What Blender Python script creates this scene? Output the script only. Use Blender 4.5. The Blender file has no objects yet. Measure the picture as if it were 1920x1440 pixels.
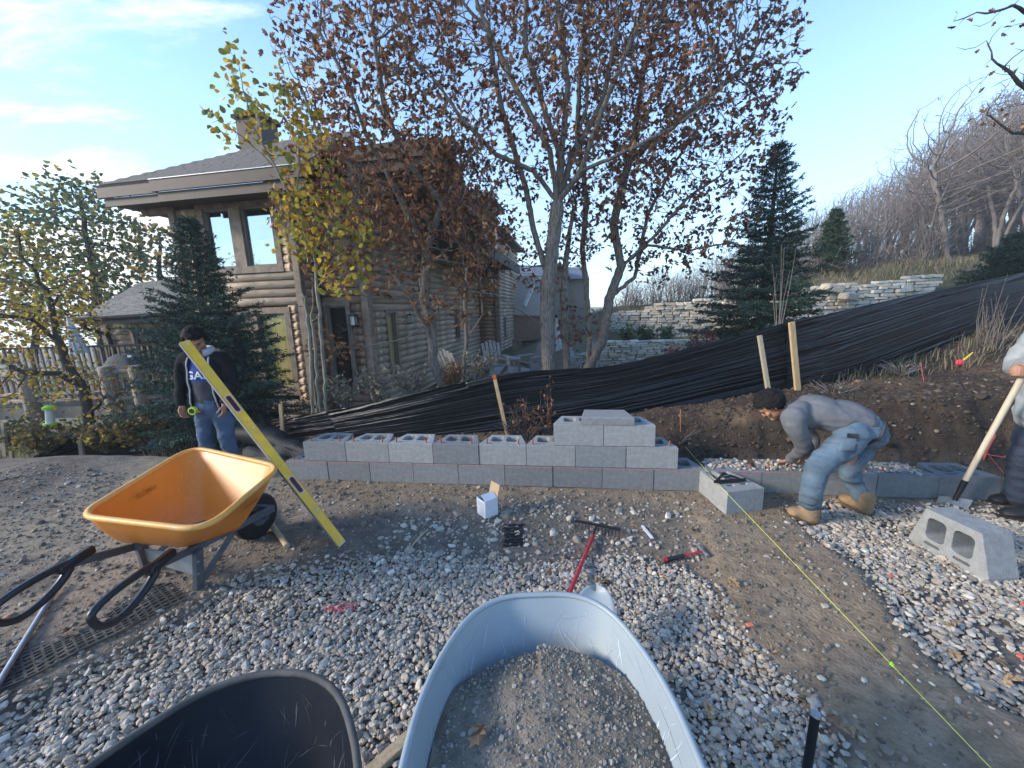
import bpy, math, random
import numpy as np
from mathutils import Vector, Matrix, Euler
random.seed(7); RNG = np.random.default_rng(7)
scene = bpy.context.scene
COL = scene.collection
PI = math.pi
# ------------------------------------------------------------------ camera
CAM_H, PITCH, ROLL, FPX = 1.66, 0.19, -0.03, 721.0
def ray(px, py):
    r, t = (px-960)/FPX, (720-py)/FPX
    cr, sr = math.cos(ROLL), math.sin(ROLL)
    r, t = cr*r-sr*t, sr*r+cr*t
    c, s = math.cos(PITCH), math.sin(PITCH)
    return Vector((r, c+t*s, t*c-s))
def aty(px, py, y):
    v = ray(px, py); return Vector((0, 0, CAM_H))+v*(y/v.y)
def atz(px, py, z):
    v = ray(px, py); return Vector((0, 0, CAM_H))+v*((z-CAM_H)/v.z)
fwd = ray(960, 720); rgt = (ray(961, 720)-fwd).normalized(); fwd.normalize(); upv = rgt.cross(fwd)
cam = bpy.data.cameras.new('camera'); camo = bpy.data.objects.new('camera', cam); COL.objects.link(camo)
camo.matrix_world = Matrix(((rgt.x, upv.x, -fwd.x, 0), (rgt.y, upv.y, -fwd.y, 0), (rgt.z, upv.z, -fwd.z, CAM_H), (0, 0, 0, 1)))
cam.sensor_width = 36; cam.lens = 36*FPX/1920; cam.clip_start = 0.05; cam.clip_end = 2000
scene.camera = camo
scene.view_settings.view_transform = 'Standard'; scene.view_settings.look = 'None'
scene.view_settings.gamma = 1; scene.view_settings.use_curve_mapping = False
scene.view_settings.exposure = 1.85
# ------------------------------------------------------------------ sky and sun
SUN_EL, SUN_AZ = math.radians(22), math.radians(-102)      # azimuth from +Y, clockwise positive
W = bpy.data.worlds.new('World'); scene.world = W; W.use_nodes = True
nt = W.node_tree; N = nt.nodes; Lk = nt.links
for n in list(N): N.remove(n)
out = N.new('ShaderNodeOutputWorld'); bg = N.new('ShaderNodeBackground'); sky = N.new('ShaderNodeTexSky')
sky.sky_type = 'NISHITA'; sky.sun_disc = False; sky.sun_elevation = SUN_EL; sky.sun_rotation = SUN_AZ
sky.air_density = 1.0; sky.dust_density = 0.6; sky.ozone_density = 1.6; sky.altitude = 1900
bg.inputs['Strength'].default_value = 0.14
tc = N.new('ShaderNodeTexCoord')
def math_node(op, a, b=None, nodes=N, links=Lk):
    m = nodes.new('ShaderNodeMath'); m.operation = op
    for i, v in enumerate((a, b)):
        if v is None: continue
        if isinstance(v, (int, float)): m.inputs[i].default_value = v
        else: links.new(v, m.inputs[i])
    return m.outputs[0]
sep = N.new('ShaderNodeSeparateXYZ'); Lk.new(tc.outputs['Generated'], sep.inputs[0])
zz = math_node('ADD', math_node('MAXIMUM', sep.outputs[2], 0.0), 0.12)
cx_ = math_node('DIVIDE', sep.outputs[0], zz); cy_ = math_node('DIVIDE', sep.outputs[1], zz)
comb = N.new('ShaderNodeCombineXYZ'); Lk.new(cx_, comb.inputs[0]); Lk.new(cy_, comb.inputs[1])
mp = N.new('ShaderNodeMapping'); mp.inputs['Rotation'].default_value = (0, 0, math.radians(-28)); mp.inputs['Scale'].default_value = (0.75, 1.5, 1)
Lk.new(comb.outputs[0], mp.inputs[0])
nz = N.new('ShaderNodeTexNoise'); nz.inputs['Scale'].default_value = 1.5; nz.inputs['Detail'].default_value = 9; nz.inputs['Roughness'].default_value = 0.62
nz.inputs['Distortion'].default_value = 0.35; Lk.new(mp.outputs[0], nz.inputs['Vector'])
def dotdir(px, py):
    d = ray(px, py).normalized()
    v = N.new('ShaderNodeVectorMath'); v.operation = 'DOT_PRODUCT'; Lk.new(tc.outputs['Generated'], v.inputs[0]); v.inputs[1].default_value = d
    return v.outputs['Value']
def mapr(x, a, b, c, d):
    m = N.new('ShaderNodeMapRange'); m.interpolation_type = 'SMOOTHSTEP'; Lk.new(x, m.inputs['Value'])
    for i, v in zip(('From Min', 'From Max', 'To Min', 'To Max'), (a, b, c, d)): m.inputs[i].default_value = v
    return m.outputs['Result']
# bank of bright cloud in the west (left), thinning to clear blue on the right
bank = mapr(dotdir(60, 330), 0.62, 0.98, -0.28, -0.02)
low = mapr(sep.outputs[2], 0.02, 0.36, 0.19, 0.0)
dens = mapr(math_node('ADD', math_node('ADD', nz.outputs['Fac'], bank), low), 0.47, 0.66, 0.0, 1.0)
cl = N.new('ShaderNodeMixRGB'); cl.inputs['Color2'].default_value = (2.9, 2.9, 2.85, 1)
hz = N.new('ShaderNodeMixRGB'); hz.inputs['Color2'].default_value = (1.75, 2.15, 2.35, 1)
hs = N.new('ShaderNodeHueSaturation'); hs.inputs['Saturation'].default_value = 1.0; tn = N.new('ShaderNodeMixRGB'); tn.blend_type = 'MULTIPLY'; tn.inputs['Fac'].default_value = 1; tn.inputs['Color2'].default_value = (.79, .95, 1.06, 1)
Lk.new(sky.outputs[0], tn.inputs['Color1']); Lk.new(tn.outputs[0], hs.inputs['Color'])
Lk.new(mapr(sep.outputs[2], -0.05, 0.72, 0.70, 0.0), hz.inputs['Fac']); Lk.new(hs.outputs[0], hz.inputs['Color1'])
Lk.new(dens, cl.inputs['Fac']); Lk.new(hz.outputs[0], cl.inputs['Color1'])
Lk.new(cl.outputs[0], bg.inputs['Color']); Lk.new(bg.outputs[0], out.inputs['Surface'])
sl = bpy.data.lights.new('sun', 'SUN'); so = bpy.data.objects.new('sun', sl); COL.objects.link(so)
sl.energy = 1.5; sl.angle = math.radians(14); sl.color = (1.0, 0.90, 0.76)
sd = Vector((math.sin(SUN_AZ)*math.cos(SUN_EL), math.cos(SUN_AZ)*math.cos(SUN_EL), math.sin(SUN_EL)))
so.rotation_euler = sd.to_track_quat('Z', 'Y').to_euler()
# ------------------------------------------------------------------ materials
def M(name, col, rough=0.7, var=0.25, scale=6.0, bump=0.0, bscale=60.0, metal=0.0, spec=0.35, col2=None, rnd=0.0,
      attr=False, inst=False, stretch=None, trans=0.0, dirt=None, dirt_amt=0.0, coat=0.0):
    m = bpy.data.materials.new(name); m.use_nodes = True; t = m.node_tree; n = t.nodes; l = t.links
    b = n['Principled BSDF']; b.inputs['Roughness'].default_value = rough; b.inputs['Metallic'].default_value = metal
    b.inputs['Specular IOR Level'].default_value = spec
    if coat: b.inputs['Coat Weight'].default_value = coat
    co = n.new('ShaderNodeTexCoord'); vec = co.outputs['Object']
    if stretch:
        mpn = n.new('ShaderNodeMapping'); mpn.inputs['Scale'].default_value = stretch; l.new(vec, mpn.inputs[0]); vec = mpn.outputs[0]
    no = n.new('ShaderNodeTexNoise'); no.inputs['Scale'].default_value = scale; no.inputs['Detail'].default_value = 6; no.inputs['Roughness'].default_value = 0.6
    l.new(vec, no.inputs['Vector'])
    c1 = tuple(max(0, c*(1-var)) for c in col[:3])+(1,); c2 = tuple(c*(1+var) for c in (col2 or col)[:3])+(1,)
    r = n.new('ShaderNodeMapRange'); r.inputs['From Min'].default_value = 0.3; r.inputs['From Max'].default_value = 0.7; l.new(no.outputs['Fac'], r.inputs['Value'])
    mx = n.new('ShaderNodeMixRGB'); mx.inputs['Color1'].default_value = c1; mx.inputs['Color2'].default_value = c2; l.new(r.outputs[0], mx.inputs['Fac'])
    cur = mx.outputs[0]
    def mul(a, bsock):
        q = n.new('ShaderNodeMixRGB'); q.blend_type = 'MULTIPLY'; q.inputs['Fac'].default_value = 1; l.new(a, q.inputs['Color1']); l.new(bsock, q.inputs['Color2']); return q.outputs[0]
    if attr or inst:
        a = n.new('ShaderNodeAttribute'); a.attribute_name = 'Col'; a.attribute_type = 'INSTANCER' if inst else 'GEOMETRY'; cur = mul(cur, a.outputs['Color'])
    if rnd:
        oi = n.new('ShaderNodeObjectInfo'); rr = n.new('ShaderNodeMapRange'); rr.inputs['To Min'].default_value = 1-rnd; rr.inputs['To Max'].default_value = 1+rnd
        l.new(oi.outputs['Random'], rr.inputs['Value']); cb = n.new('ShaderNodeCombineColor')
        for i in range(3): l.new(rr.outputs[0], cb.inputs[i])
        cur = mul(cur, cb.outputs[0])
    if dirt:
        nd = n.new('ShaderNodeTexNoise'); nd.inputs['Scale'].default_value = scale*0.7+2; nd.inputs['Detail'].default_value = 8; l.new(co.outputs['Object'], nd.inputs['Vector'])
        rd = n.new('ShaderNodeMapRange'); rd.inputs['From Min'].default_value = 0.48; rd.inputs['From Max'].default_value = 0.68; rd.inputs['To Max'].default_value = dirt_amt; l.new(nd.outputs['Fac'], rd.inputs['Value'])
        md = n.new('ShaderNodeMixRGB'); md.inputs['Color2'].default_value = tuple(dirt)+(1,); l.new(rd.outputs[0], md.inputs['Fac']); l.new(cur, md.inputs['Color1']); cur = md.outputs[0]
    l.new(cur, b.inputs['Base Color'])
    if bump:
        nb = n.new('ShaderNodeTexNoise'); nb.inputs['Scale'].default_value = bscale; nb.inputs['Detail'].default_value = 5; l.new(vec, nb.inputs['Vector'])
        bp = n.new('ShaderNodeBump'); bp.inputs['Strength'].default_value = bump; bp.inputs['Distance'].default_value = 0.01; l.new(nb.outputs['Fac'], bp.inputs['Height']); l.new(bp.outputs[0], b.inputs['Normal'])
    if trans:
        tr = n.new('ShaderNodeBsdfTranslucent'); l.new(cur, tr.inputs['Color']); ms = n.new('ShaderNodeMixShader'); ms.inputs[0].default_value = trans
        o = n['Material Output']; l.new(b.outputs[0], ms.inputs[1]); l.new(tr.outputs[0], ms.inputs[2]); l.new(ms.outputs[0], o.inputs['Surface'])
    return m
# ------------------------------------------------------------------ object helpers
def tag(o, label=None, cat=None, group=None, kind=None):
    if label: o['label'] = label
    if cat: o['category'] = cat
    if group: o['group'] = group
    if kind: o['kind'] = kind
    return o
def thing(name, label, cat, loc=(0, 0, 0), rz=0.0, group=None):
    o = bpy.data.objects.new(name, None); COL.objects.link(o); o.location = loc; o.rotation_euler = (0, 0, rz); o.empty_display_size = 0.1
    return tag(o, label, cat, group)
def basis(o):
    m = o.matrix_basis
    return (basis(o.parent) @ o.matrix_parent_inverse @ m) if o.parent else m
def link(name, me, parent=None, world=True, label=None):
    o = bpy.data.objects.new(name, me); COL.objects.link(o)
    if parent is not None:
        o.parent = parent
        if world: o.matrix_parent_inverse = basis(parent).inverted()
    if label: o['label'] = label
    return o
def copy_tree(o, parent=None):
    c = o.copy(); COL.objects.link(c)
    if parent is not None: c.parent = parent; c.matrix_parent_inverse = o.matrix_parent_inverse.copy()
    for ch in list(o.children): copy_tree(ch, c)
    return c
def mesh_np(name, V, F, mats, smooth=False, col=None, mi=None):
    """V (n,3), F list of tuples or (m,3|4) array; col per-vertex rgb"""
    me = bpy.data.meshes.new(name)
    if isinstance(F, np.ndarray):
        V = np.asarray(V, dtype=np.float32); k = F.shape[1]
        me.vertices.add(len(V)); me.vertices.foreach_set('co', V.ravel())
        me.loops.add(F.size); me.loops.foreach_set('vertex_index', F.astype(np.int32).ravel())
        me.polygons.add(len(F)); me.polygons.foreach_set('loop_start', np.arange(0, F.size, k, dtype=np.int32))
        me.polygons.foreach_set('loop_total', np.full(len(F), k, dtype=np.int32))
        me.update(calc_edges=True)
    else:
        me.from_pydata([tuple(v) for v in V], [], F)
    for m in (mats if isinstance(mats, (list, tuple)) else [mats]): me.materials.append(m)
    if smooth: me.polygons.foreach_set('use_smooth', np.ones(len(me.polygons), dtype=bool))
    if mi is not None: me.polygons.foreach_set('material_index', np.asarray(mi, dtype=np.int32))
    if col is not None:
        a = me.color_attributes.new('Col', 'FLOAT_COLOR', 'POINT'); c = np.ones((len(V), 4), dtype=np.float32); c[:, :3] = col; a.data.foreach_set('color', c.ravel())
    me.update()
    return me
class MB:
    def __init__(s): s.v = []; s.f = []; s.m = []
    def add(s, V, F, mi=0):
        o = len(s.v); s.v += [tuple(v) for v in V]; s.f += [tuple(i+o for i in f) for f in F]; s.m += [mi]*len(F); return s
    def box(s, c, d, rot=None, mi=0, taper=1.0, bev=0.0):
        x, y, z = [k/2 for k in d]
        if bev:
            b = min(bev, x*.9, y*.9, z*.9); pts = []
            for sz in (-1, 1):
                for inner in ((0, 1) if sz < 0 else (1, 0)): pass
            # chamfered box: rings
            def ring(zz, ins):
                return [(-x+ins, -y, zz), (x-ins, -y, zz), (x, -y+ins, zz), (x, y-ins, zz), (x-ins, y, zz), (-x+ins, y, zz), (-x, y-ins, zz), (-x, -y+ins, zz)]
            def ring2(zz):
                return [(-x+b, -y+b, zz), (x-b, -y+b, zz), (x-b, -y+b, zz), (x-b, y-b, zz), (x-b, y-b, zz), (-x+b, y-b, zz), (-x+b, y-b, zz), (-x+b, -y+b, zz)]
            V = [(-x+b, -y+b, -z), (x-b, -y+b, -z), (x-b, y-b, -z), (-x+b, y-b, -z)] + ring(-z+b, b) + ring(z-b, b) + [(-x+b, -y+b, z), (x-b, -y+b, z), (x-b, y-b, z), (-x+b, y-b, z)]
            F = [(3, 2, 1, 0), (20, 21, 22, 23)]
            for i in range(8): j = (i+1) % 8; F.append((4+i, 4+j, 12+j, 12+i))
            for i, (a, bb) in enumerate([(0, 1), (1, 2), (2, 3), (3, 0)]):
                p, q = 4+2*i, 4+2*i+1; F.append((a, bb, q, p)); F.append((20+a, 12+2*i, 12+2*i+1, 20+bb))
            for i in range(4):
                prev = 4+(2*i-1) % 8; F.append((i, 4+2*i, prev)); F.append((20+i, prev+8, 12+2*i))
        else:
            V = [(sx*x*(taper if sz > 0 else 1), sy*y*(taper if sz > 0 else 1), sz*z) for sz in (-1, 1) for sy in (-1, 1) for sx in (-1, 1)]
            F = [(0, 2, 3, 1), (4, 5, 7, 6), (0, 1, 5, 4), (2, 6, 7, 3), (0, 4, 6, 2), (1, 3, 7, 5)]
        R = rot if rot is not None else Matrix.Identity(3)
        if isinstance(R, (int, float)): R = Matrix.Rotation(R, 3, 'Z')
        return s.add([R @ Vector(v)+Vector(c) for v in V], F, mi)
    def bar(s, a, b, w, h, up=(0, 0, 1), mi=0, bev=0.0):
        a, b = Vector(a), Vector(b); d = b-a; L = d.length; d.normalize(); u = Vector(up)
        sx = d.cross(u)
        if sx.length < 1e-4: sx = d.cross(Vector((1, 0, 0)))
        sx.normalize(); u = sx.cross(d)
        R = Matrix((d, sx, u)).transposed()
        return s.box((a+b)/2, (L, w, h), R, mi, bev=bev)
    def tube(s, P, r, k=8, cap=True, mi=0, closed=False, sq=1.0, ref=None):
        P = [Vector(p) for p in P]; n = len(P); rr = list(r) if isinstance(r, (list, tuple, np.ndarray)) else [r]*n
        u = None; V = []
        for i in range(n):
            t = (P[(i+1) % n]-P[i-1]) if closed else (P[min(i+1, n-1)]-P[max(i-1, 0)])
            if t.length < 1e-9: t = Vector((0, 0, 1))
            t.normalize()
            if u is None:
                u = Vector(ref) if ref else (Vector((0, 0, 1)) if abs(t.z) < .9 else Vector((1, 0, 0)))
            u = (u-t*u.dot(t)); u.normalize(); w = t.cross(u)
            for j in range(k):
                a = 2*PI*j/k; V.append(P[i]+(u*math.cos(a)*sq+w*math.sin(a))*rr[i])
        F = []
        for i in range(n if closed else n-1):
            for j in range(k):
                a, b = i*k+j, i*k+(j+1) % k; c, d = ((i+1) % n)*k+(j+1) % k, ((i+1) % n)*k+j; F.append((a, b, c, d))
        if cap and not closed: F.append(tuple(reversed(range(k)))); F.append(tuple((n-1)*k+j for j in range(k)))
        return s.add(V, F, mi)
    def prism(s, poly, a, d, mi=0, axes=None):
        """extrude a list of 2D points (u,v) placed with axes (origin,U,V) along vector d"""
        O, U, Vv = axes if axes else (Vector(a), Vector((1, 0, 0)), Vector((0, 1, 0)))
        O = Vector(O); U = Vector(U); Vv = Vector(Vv); d = Vector(d); n = len(poly)
        V = [O+U*p[0]+Vv*p[1] for p in poly]; V += [v+d for v in V]
        F = [tuple(reversed(range(n))), tuple(range(n, 2*n))]+[(i, (i+1) % n, n+(i+1) % n, n+i) for i in range(n)]
        return s.add(V, F, mi)
    def grid(s, fn, nu, nv, mi=0, closed_u=False):
        V = [fn(i/(nu if closed_u else nu-1), j/(nv-1)) for j in range(nv) for i in range(nu)]; F = []
        for j in range(nv-1):
            for i in range(nu if closed_u else nu-1):
                F.append((j*nu+i, j*nu+(i+1) % nu, (j+1)*nu+(i+1) % nu, (j+1)*nu+i))
        return s.add(V, F, mi)
    def ell(s, c, r, nu=14, nv=9, R=None, mi=0):
        c = Vector(c); R = R or Matrix.Identity(3)
        def fn(a, b):
            ph = -PI/2+PI*b; return c+R @ Vector((r[0]*math.cos(ph)*math.cos(2*PI*a), r[1]*math.cos(ph)*math.sin(2*PI*a), r[2]*math.sin(ph)))
        return s.grid(fn, nu, nv, mi, True)
    def build(s, name, mats, parent=None, smooth=False, world=True, label=None, fix=False, auto=None):
        me = bpy.data.meshes.new(name); me.from_pydata(s.v, [], s.f)
        for m in (mats if isinstance(mats, (list, tuple)) else [mats]): me.materials.append(m)
        if any(s.m): me.polygons.foreach_set('material_index', s.m)
        if fix:
            import bmesh
            bm = bmesh.new(); bm.from_mesh(me); bmesh.ops.remove_doubles(bm, verts=bm.verts, dist=1e-5); bmesh.ops.recalc_face_normals(bm, faces=bm.faces); bm.to_mesh(me); bm.free()
        if smooth: me.polygons.foreach_set('use_smooth', [True]*len(me.polygons))
        if auto is not None:
            me.polygons.foreach_set('use_smooth', [True]*len(me.polygons)); me.set_sharp_from_angle(angle=math.radians(auto))
        me.update()
        return link(name, me, parent, world, label)
def eval_mesh(o, name):
    """bake an unlinked-later object's modifiers into a new mesh"""
    dg = bpy.context.evaluated_depsgraph_get(); me = bpy.data.meshes.new_from_object(o.evaluated_get(dg), depsgraph=dg); me.name = name
    return me
def drop(o):
    d = o.data; bpy.data.objects.remove(o, do_unlink=True)
def fbm(x, y, seed=0, octaves=5, base=1.0, gain=0.5):
    """cheap value noise, vectorised"""
    x = np.asarray(x, float); y = np.asarray(y, float); tot = np.zeros(np.broadcast(x, y).shape); amp = 1.0; f = base; norm = 0
    for o in range(octaves):
        X = x*f+o*17.3+seed*3.7; Y = y*f+o*9.1+seed*7.9
        xi = np.floor(X).astype(np.int64); yi = np.floor(Y).astype(np.int64); fx = X-xi; fy = Y-yi
        fx = fx*fx*(3-2*fx); fy = fy*fy*(3-2*fy)
        def h(a, b):
            v = (a*374761393+b*668265263+(seed+o)*1442695) & 0xffffffff
            v = ((v ^ (v >> 13))*1274126177) & 0xffffffff
            return ((v ^ (v >> 16)) & 0xffff)/65535.0
        n = (h(xi, yi)*(1-fx)+h(xi+1, yi)*fx)*(1-fy)+(h(xi, yi+1)*(1-fx)+h(xi+1, yi+1)*fx)*fy
        tot += amp*(n-0.5)*2; norm += amp; amp *= gain; f *= 2
    return tot/norm
def ss(a, b, x):
    t = np.clip((np.asarray(x, float)-a)/(b-a), 0, 1); return t*t*(3-2*t)
# ------------------------------------------------------------------ terrain
WX0, WY0, WYAW = -2.361, 3.765, 0.1341
WD = Vector((math.cos(WYAW), -math.sin(WYAW), 0)); WN = Vector((math.sin(WYAW), math.cos(WYAW), 0))
def wall_pt(s, d=0.0, z=0.0): return Vector((WX0, WY0, 0))+WD*s+WN*d+Vector((0, 0, z))
FENCE = [((2080, 560), (2080, 480), 6.9), ((1920, 603), (1920, 512), 6.0), ((1640, 702), (1640, 570), 4.9), ((1480, 732), (1480, 605), 4.4),
         ((1192, 779), (1160, 683), 4.6), ((953, 812), (925, 705), 5.0), ((700, 828), (660, 763), 5.4), ((530, 838), (530, 785), 5.7),
         ((430, 845), (430, 810), 5.9), ((300, 862), (290, 826), 6.15), ((155, 868), (155, 815), 6.2), ((50, 885), (60, 857), 6.0)]
FB = [aty(b[0], b[1], y) for b, t, y in FENCE]; FT = [aty(t[0], t[1], y) for b, t, y in FENCE]
ctrl = [(p.x, p.y, p.z+0.03) for p in FB]
ctrl += [(-4.2, 8, -.62), (-7, 8.5, -.95), (-3, 8.3, -.5), (-2, 12, -.45), (-1.0, 17, -.35), (0.7, 7, .15), (1.5, 8, .2), (3, 9, -.1), (-9, 8, -1.3), (-10, 12, -1.4),
         (-13, 16, -1.6), (-25, 30, -4), (-60, 60, -12), (1, 12, -.3), (3, 11.8, -.25), (5.5, 12, -.1), (2, 24, -.2), (-6, 30, -1), (0, 60, 0), (3, 13.4, .3), (6, 13.2, .6), (7.5, 13.0, .9),
         (4, 16.2, 1.45), (7.2, 17, 1.7), (8, 10, 1.05), (9.8, 10.6, 1.2), (11, 10.2, 1.4), (9.6, 12.2, 2.25), (12, 13.5, 2.8), (14, 8, 2.2),
         (3.5, 6.0, .55), (5.8, 7.5, 1.0), (25, 5, 5), (60, 0, 9), (9, 2.0, .9), (14, -6, 1), (-8, 4.6, -.9), (-14, 6, -1.7),
         (-30, 5, -4), (-60, 0, -10), (-3, 5.3, -.35), (-1, 5.0, -.05), (1, 5.2, .25)]
for px_, py_ in ((1160, 582), (1250, 574), (1340, 558), (1500, 532), (1700, 502), (1920, 464), (2200, 410)):
    for yy_, o_ in ((14.5, 0), (18, -.05), (23, -.2), (32, -.8), (60, -4)):
        if px_ < 1400 and yy_ < 17: continue
        p_ = aty(px_, py_, yy_); ctrl.append((p_.x, yy_, p_.z+o_))
ctrl = np.array(ctrl)
def _k(r): return np.where(r > 1e-9, r*r*np.log(r+1e-12), 0)
def _tps(c):
    n = len(c); d = np.hypot(c[:, None, 0]-c[None, :, 0], c[:, None, 1]-c[None, :, 1]); A = np.zeros((n+3, n+3))
    A[:n, :n] = _k(d)+np.eye(n)*0.02; A[:n, n] = 1; A[:n, n+1:] = c[:, :2]; A[n, :n] = 1; A[n+1:, :n] = c[:, :2].T
    return np.linalg.solve(A, np.r_[c[:, 2], 0, 0, 0])
_w = _tps(ctrl)
def upper(x, y):
    x = np.asarray(x, float); y = np.asarray(y, float); s = _w[-3]+_w[-2]*x+_w[-1]*y
    for i, c in enumerate(ctrl): s = s+_w[i]*_k(np.hypot(x-c[0], y-c[1]))
    return s
def poly_px(pts, z=0.0): return [tuple(atz(px, py, z)[:2]) for px, py in pts]
PA = poly_px([(-60, 1350), (200, 1218), (370, 1122), (440, 1078), (560, 1052), (700, 1030), (850, 1035), (1000, 1045), (1180, 1030), (1280, 1060), (1345, 1110), (1390, 1180), (1440, 1235), (1525, 1300), (1590, 1400), (1630, 1500)])+[(1.05, -1.5), (-3.2, -1.5)]
PS = poly_px([(620, 1035), (760, 962), (850, 940), (1000, 925), (1150, 925), (1290, 940), (1310, 1010), (1350, 1110), (1000, 1100)])
PB = poly_px([(1475, 962), (1530, 1005), (1610, 1060), (1670, 1140), (1745, 1215), (1830, 1290), (1930, 1345)])+[(2.3, 0.9), (2.5, -1.5), (7, -1.5), (7, 2.4), (3.9, 2.75), (3.4, 2.9), (2.6, 2.98), (2.2, 2.9)]
def sdist(poly, x, y):
    """signed distance, positive inside"""
    x = np.asarray(x, float); y = np.asarray(y, float); d = np.full(x.shape, 1e9); ins = np.zeros(x.shape, bool); n = len(poly)
    for i in range(n):
        ax, ay = poly[i]; bx, by = poly[(i+1) % n]; ex, ey = bx-ax, by-ay; t = np.clip(((x-ax)*ex+(y-ay)*ey)/(ex*ex+ey*ey), 0, 1)
        d = np.minimum(d, np.hypot(x-ax-t*ex, y-ay-t*ey)); c = ((ay > y) != (by > y)) & (x < (bx-ax)*(y-ay)/((by-ay) if by != ay else 1e-9)+ax); ins ^= c
    return np.where(ins, d, -d)
def yw(x): return WY0-math.tan(WYAW)*(np.asarray(x, float)-WX0)
def masks(x, y):
    wx = x+0.07*fbm(x*3, y*3, 3); wy = y+0.07*fbm(x*3+9, y*3, 4)
    a = sdist(PA, wx, wy); s = sdist(PS, wx, wy); b = sdist(PB, wx, wy)
    return a, s, b
def ground(x, y, fine=True):
    x = np.asarray(x, float); y = np.asarray(y, float)
    a, s, b = masks(x, y)
    pad = -0.055*np.maximum(ss(-.05, .10, a), np.maximum(ss(-.12, .12, s)*.8, ss(-.04, .08, b)))
    pad = pad+0.012*fbm(x*1.3, y*1.3, 5)+0.05*ss(-2.2, -4.5, x)*fbm(x*.9, y*.9, 8)+0.10*ss(-3.5, -5.5, x)*ss(2.5, 4, y)*(1-ss(4.2, 5, y))
    if fine: pad = pad+0.010*fbm(x*7, y*7, 6)*(0.5+0.5*ss(0, -.2, np.maximum(a, b)))
    # loose spoil just behind the wall and trench shoulder
    right = ss(-2.9, -2.0, x)
    edge = np.where(x > -2.4, yw(x)+.36, 4.35+0.25*fbm(x*.8, x*0+2, 2)); edge = yw(x)*0+right*(yw(x)+.36)+(1-right)*(4.35+0.2*fbm(x*.8, x*0+2, 2))
    wdt = 1.3-0.85*ss(-2.5, 1.5, x); m = ss(0, 1, (y-edge+0.10*fbm(x*2.2, y*2.2, 11)*ss(0, 2, x))/wdt)
    up = upper(np.clip(x, -60, 60), np.clip(y, -20, 62))
    up = up+0.05*fbm(x*.8, y*.8, 12)*ss(5, 8, y)+0.6*fbm(x*.06, y*.06, 15)*ss(20, 60, np.hypot(x, y))
    z = pad*(1-m)+up*m
    if fine:
        bank = m*(1-ss(5.2, 7, y))*ss(-1, 1, x)
        z = z+bank*(0.05*fbm(x*3.5, y*3.5, 21)+0.022*fbm(x*11, y*11, 22))
    return z
def gz(x, y): return float(ground(np.array([x]), np.array([y]))[0])
def onground(px, py):
    z = 0.0
    for _ in range(6): p = atz(px, py, z); z = gz(p.x, p.y)
    p.z = z; return p
def coords(lo, a, b, hi, st, g=1.16):
    L = [a]; d = st
    while L[-1] > lo: d = min(d*g, 12); L.append(L[-1]-d)
    Rr = list(np.arange(a+st, b, st)); d = st; Q = [b]
    while Q[-1] < hi: d = min(d*g, 12); Q.append(Q[-1]+d)
    return np.array(L[::-1]+Rr+Q)
gx = coords(-260, -4.6, 5.4, 260, .028); gy = coords(-40, -.4, 5.6, 330, .028)
GX, GY = np.meshgrid(gx, gy); GZ = ground(GX, GY)
nx, ny = len(gx), len(gy)
V = np.stack([GX.ravel(), GY.ravel(), GZ.ravel()], 1)
ii = np.arange(ny-1)[:, None]*nx+np.arange(nx-1)[None, :]
Fq = np.stack([ii, ii+1, ii+nx+1, ii+nx], -1).reshape(-1, 4)
xa, ya = V[:, 0], V[:, 1]; a_, s_, b_ = masks(xa, ya)
def mixc(c, d, t): return c*(1-t[:, None])+np.array(d)*t[:, None]
gc = np.tile(np.array([.195, .160, .122]), (len(V), 1))
gc = mixc(gc, (.250, .198, .140), ss(-.15, .35, fbm(xa*.9, ya*.9, 31)+.2*fbm(xa*6, ya*6, 32)))
gc = mixc(gc, (.115, .092, .072), ss(.05, .45, fbm(xa*1.6+4, ya*1.6, 33))*.8)
stx = ss(.32, .08, np.abs(ya-yw(xa)+.22))*ss(-2.5, -2, xa)*(1-ss(2, 2.6, xa)); gc = mixc(gc, (.215, .155, .098), stx*.8)
gc = mixc(gc, (.20, .150, .100), ss(-.02, -.08, a_)*ss(-.3, -.08, a_)*ss(.6, 1.0, xa)*.8)
berm = ss(.9, 1.3, xa)*(1-ss(3.2, 3.8, xa))*ss(.0, -.08, np.maximum(a_, b_))*ss(-.15, -.4, ya-yw(xa)); gc = mixc(gc, (.265, .188, .118), berm*(.55+.35*fbm(xa*3, ya*3, 77)))
gc = mixc(gc, (.15, .125, .10), np.maximum(ss(-.03, .08, a_), np.maximum(ss(-.1, .1, s_)*.8, ss(-.03, .08, b_))))
bk = ss(.33, .55, ya-yw(xa))*ss(-2.2, 0, xa)*(1-ss(5.4, 6.6, ya)); tanp = ss(.1, .5, fbm(xa*1.5, GZ.ravel()*3+ya, 35)+.3*ss(2.5, 4.5, xa))
bc = mixc(np.tile(np.array([.050, .037, .028]), (len(V), 1)), (.120, .080, .050), tanp); gc = gc*(1-bk[:, None])+bc*bk[:, None]
far = ss(6.2, 9, ya)+ss(-2.6, -5, xa)*ss(4.6, 5.4, ya); far = np.clip(far, 0, 1)
gc = gc*(1-far[:, None])+mixc(np.tile(np.array([.17, .14, .085]), (len(V), 1)), (.085, .085, .045), ss(-.2, .4, fbm(xa*.7, ya*.7, 41)))*far[:, None]
msoil = M('soil', (1, 1, 1), .95, .32, 14, bump=.9, bscale=55, attr=True, spec=.15)
me = mesh_np('ground', V, Fq, msoil, True, gc); go = link('ground', me); tag(go, kind='structure')
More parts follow.
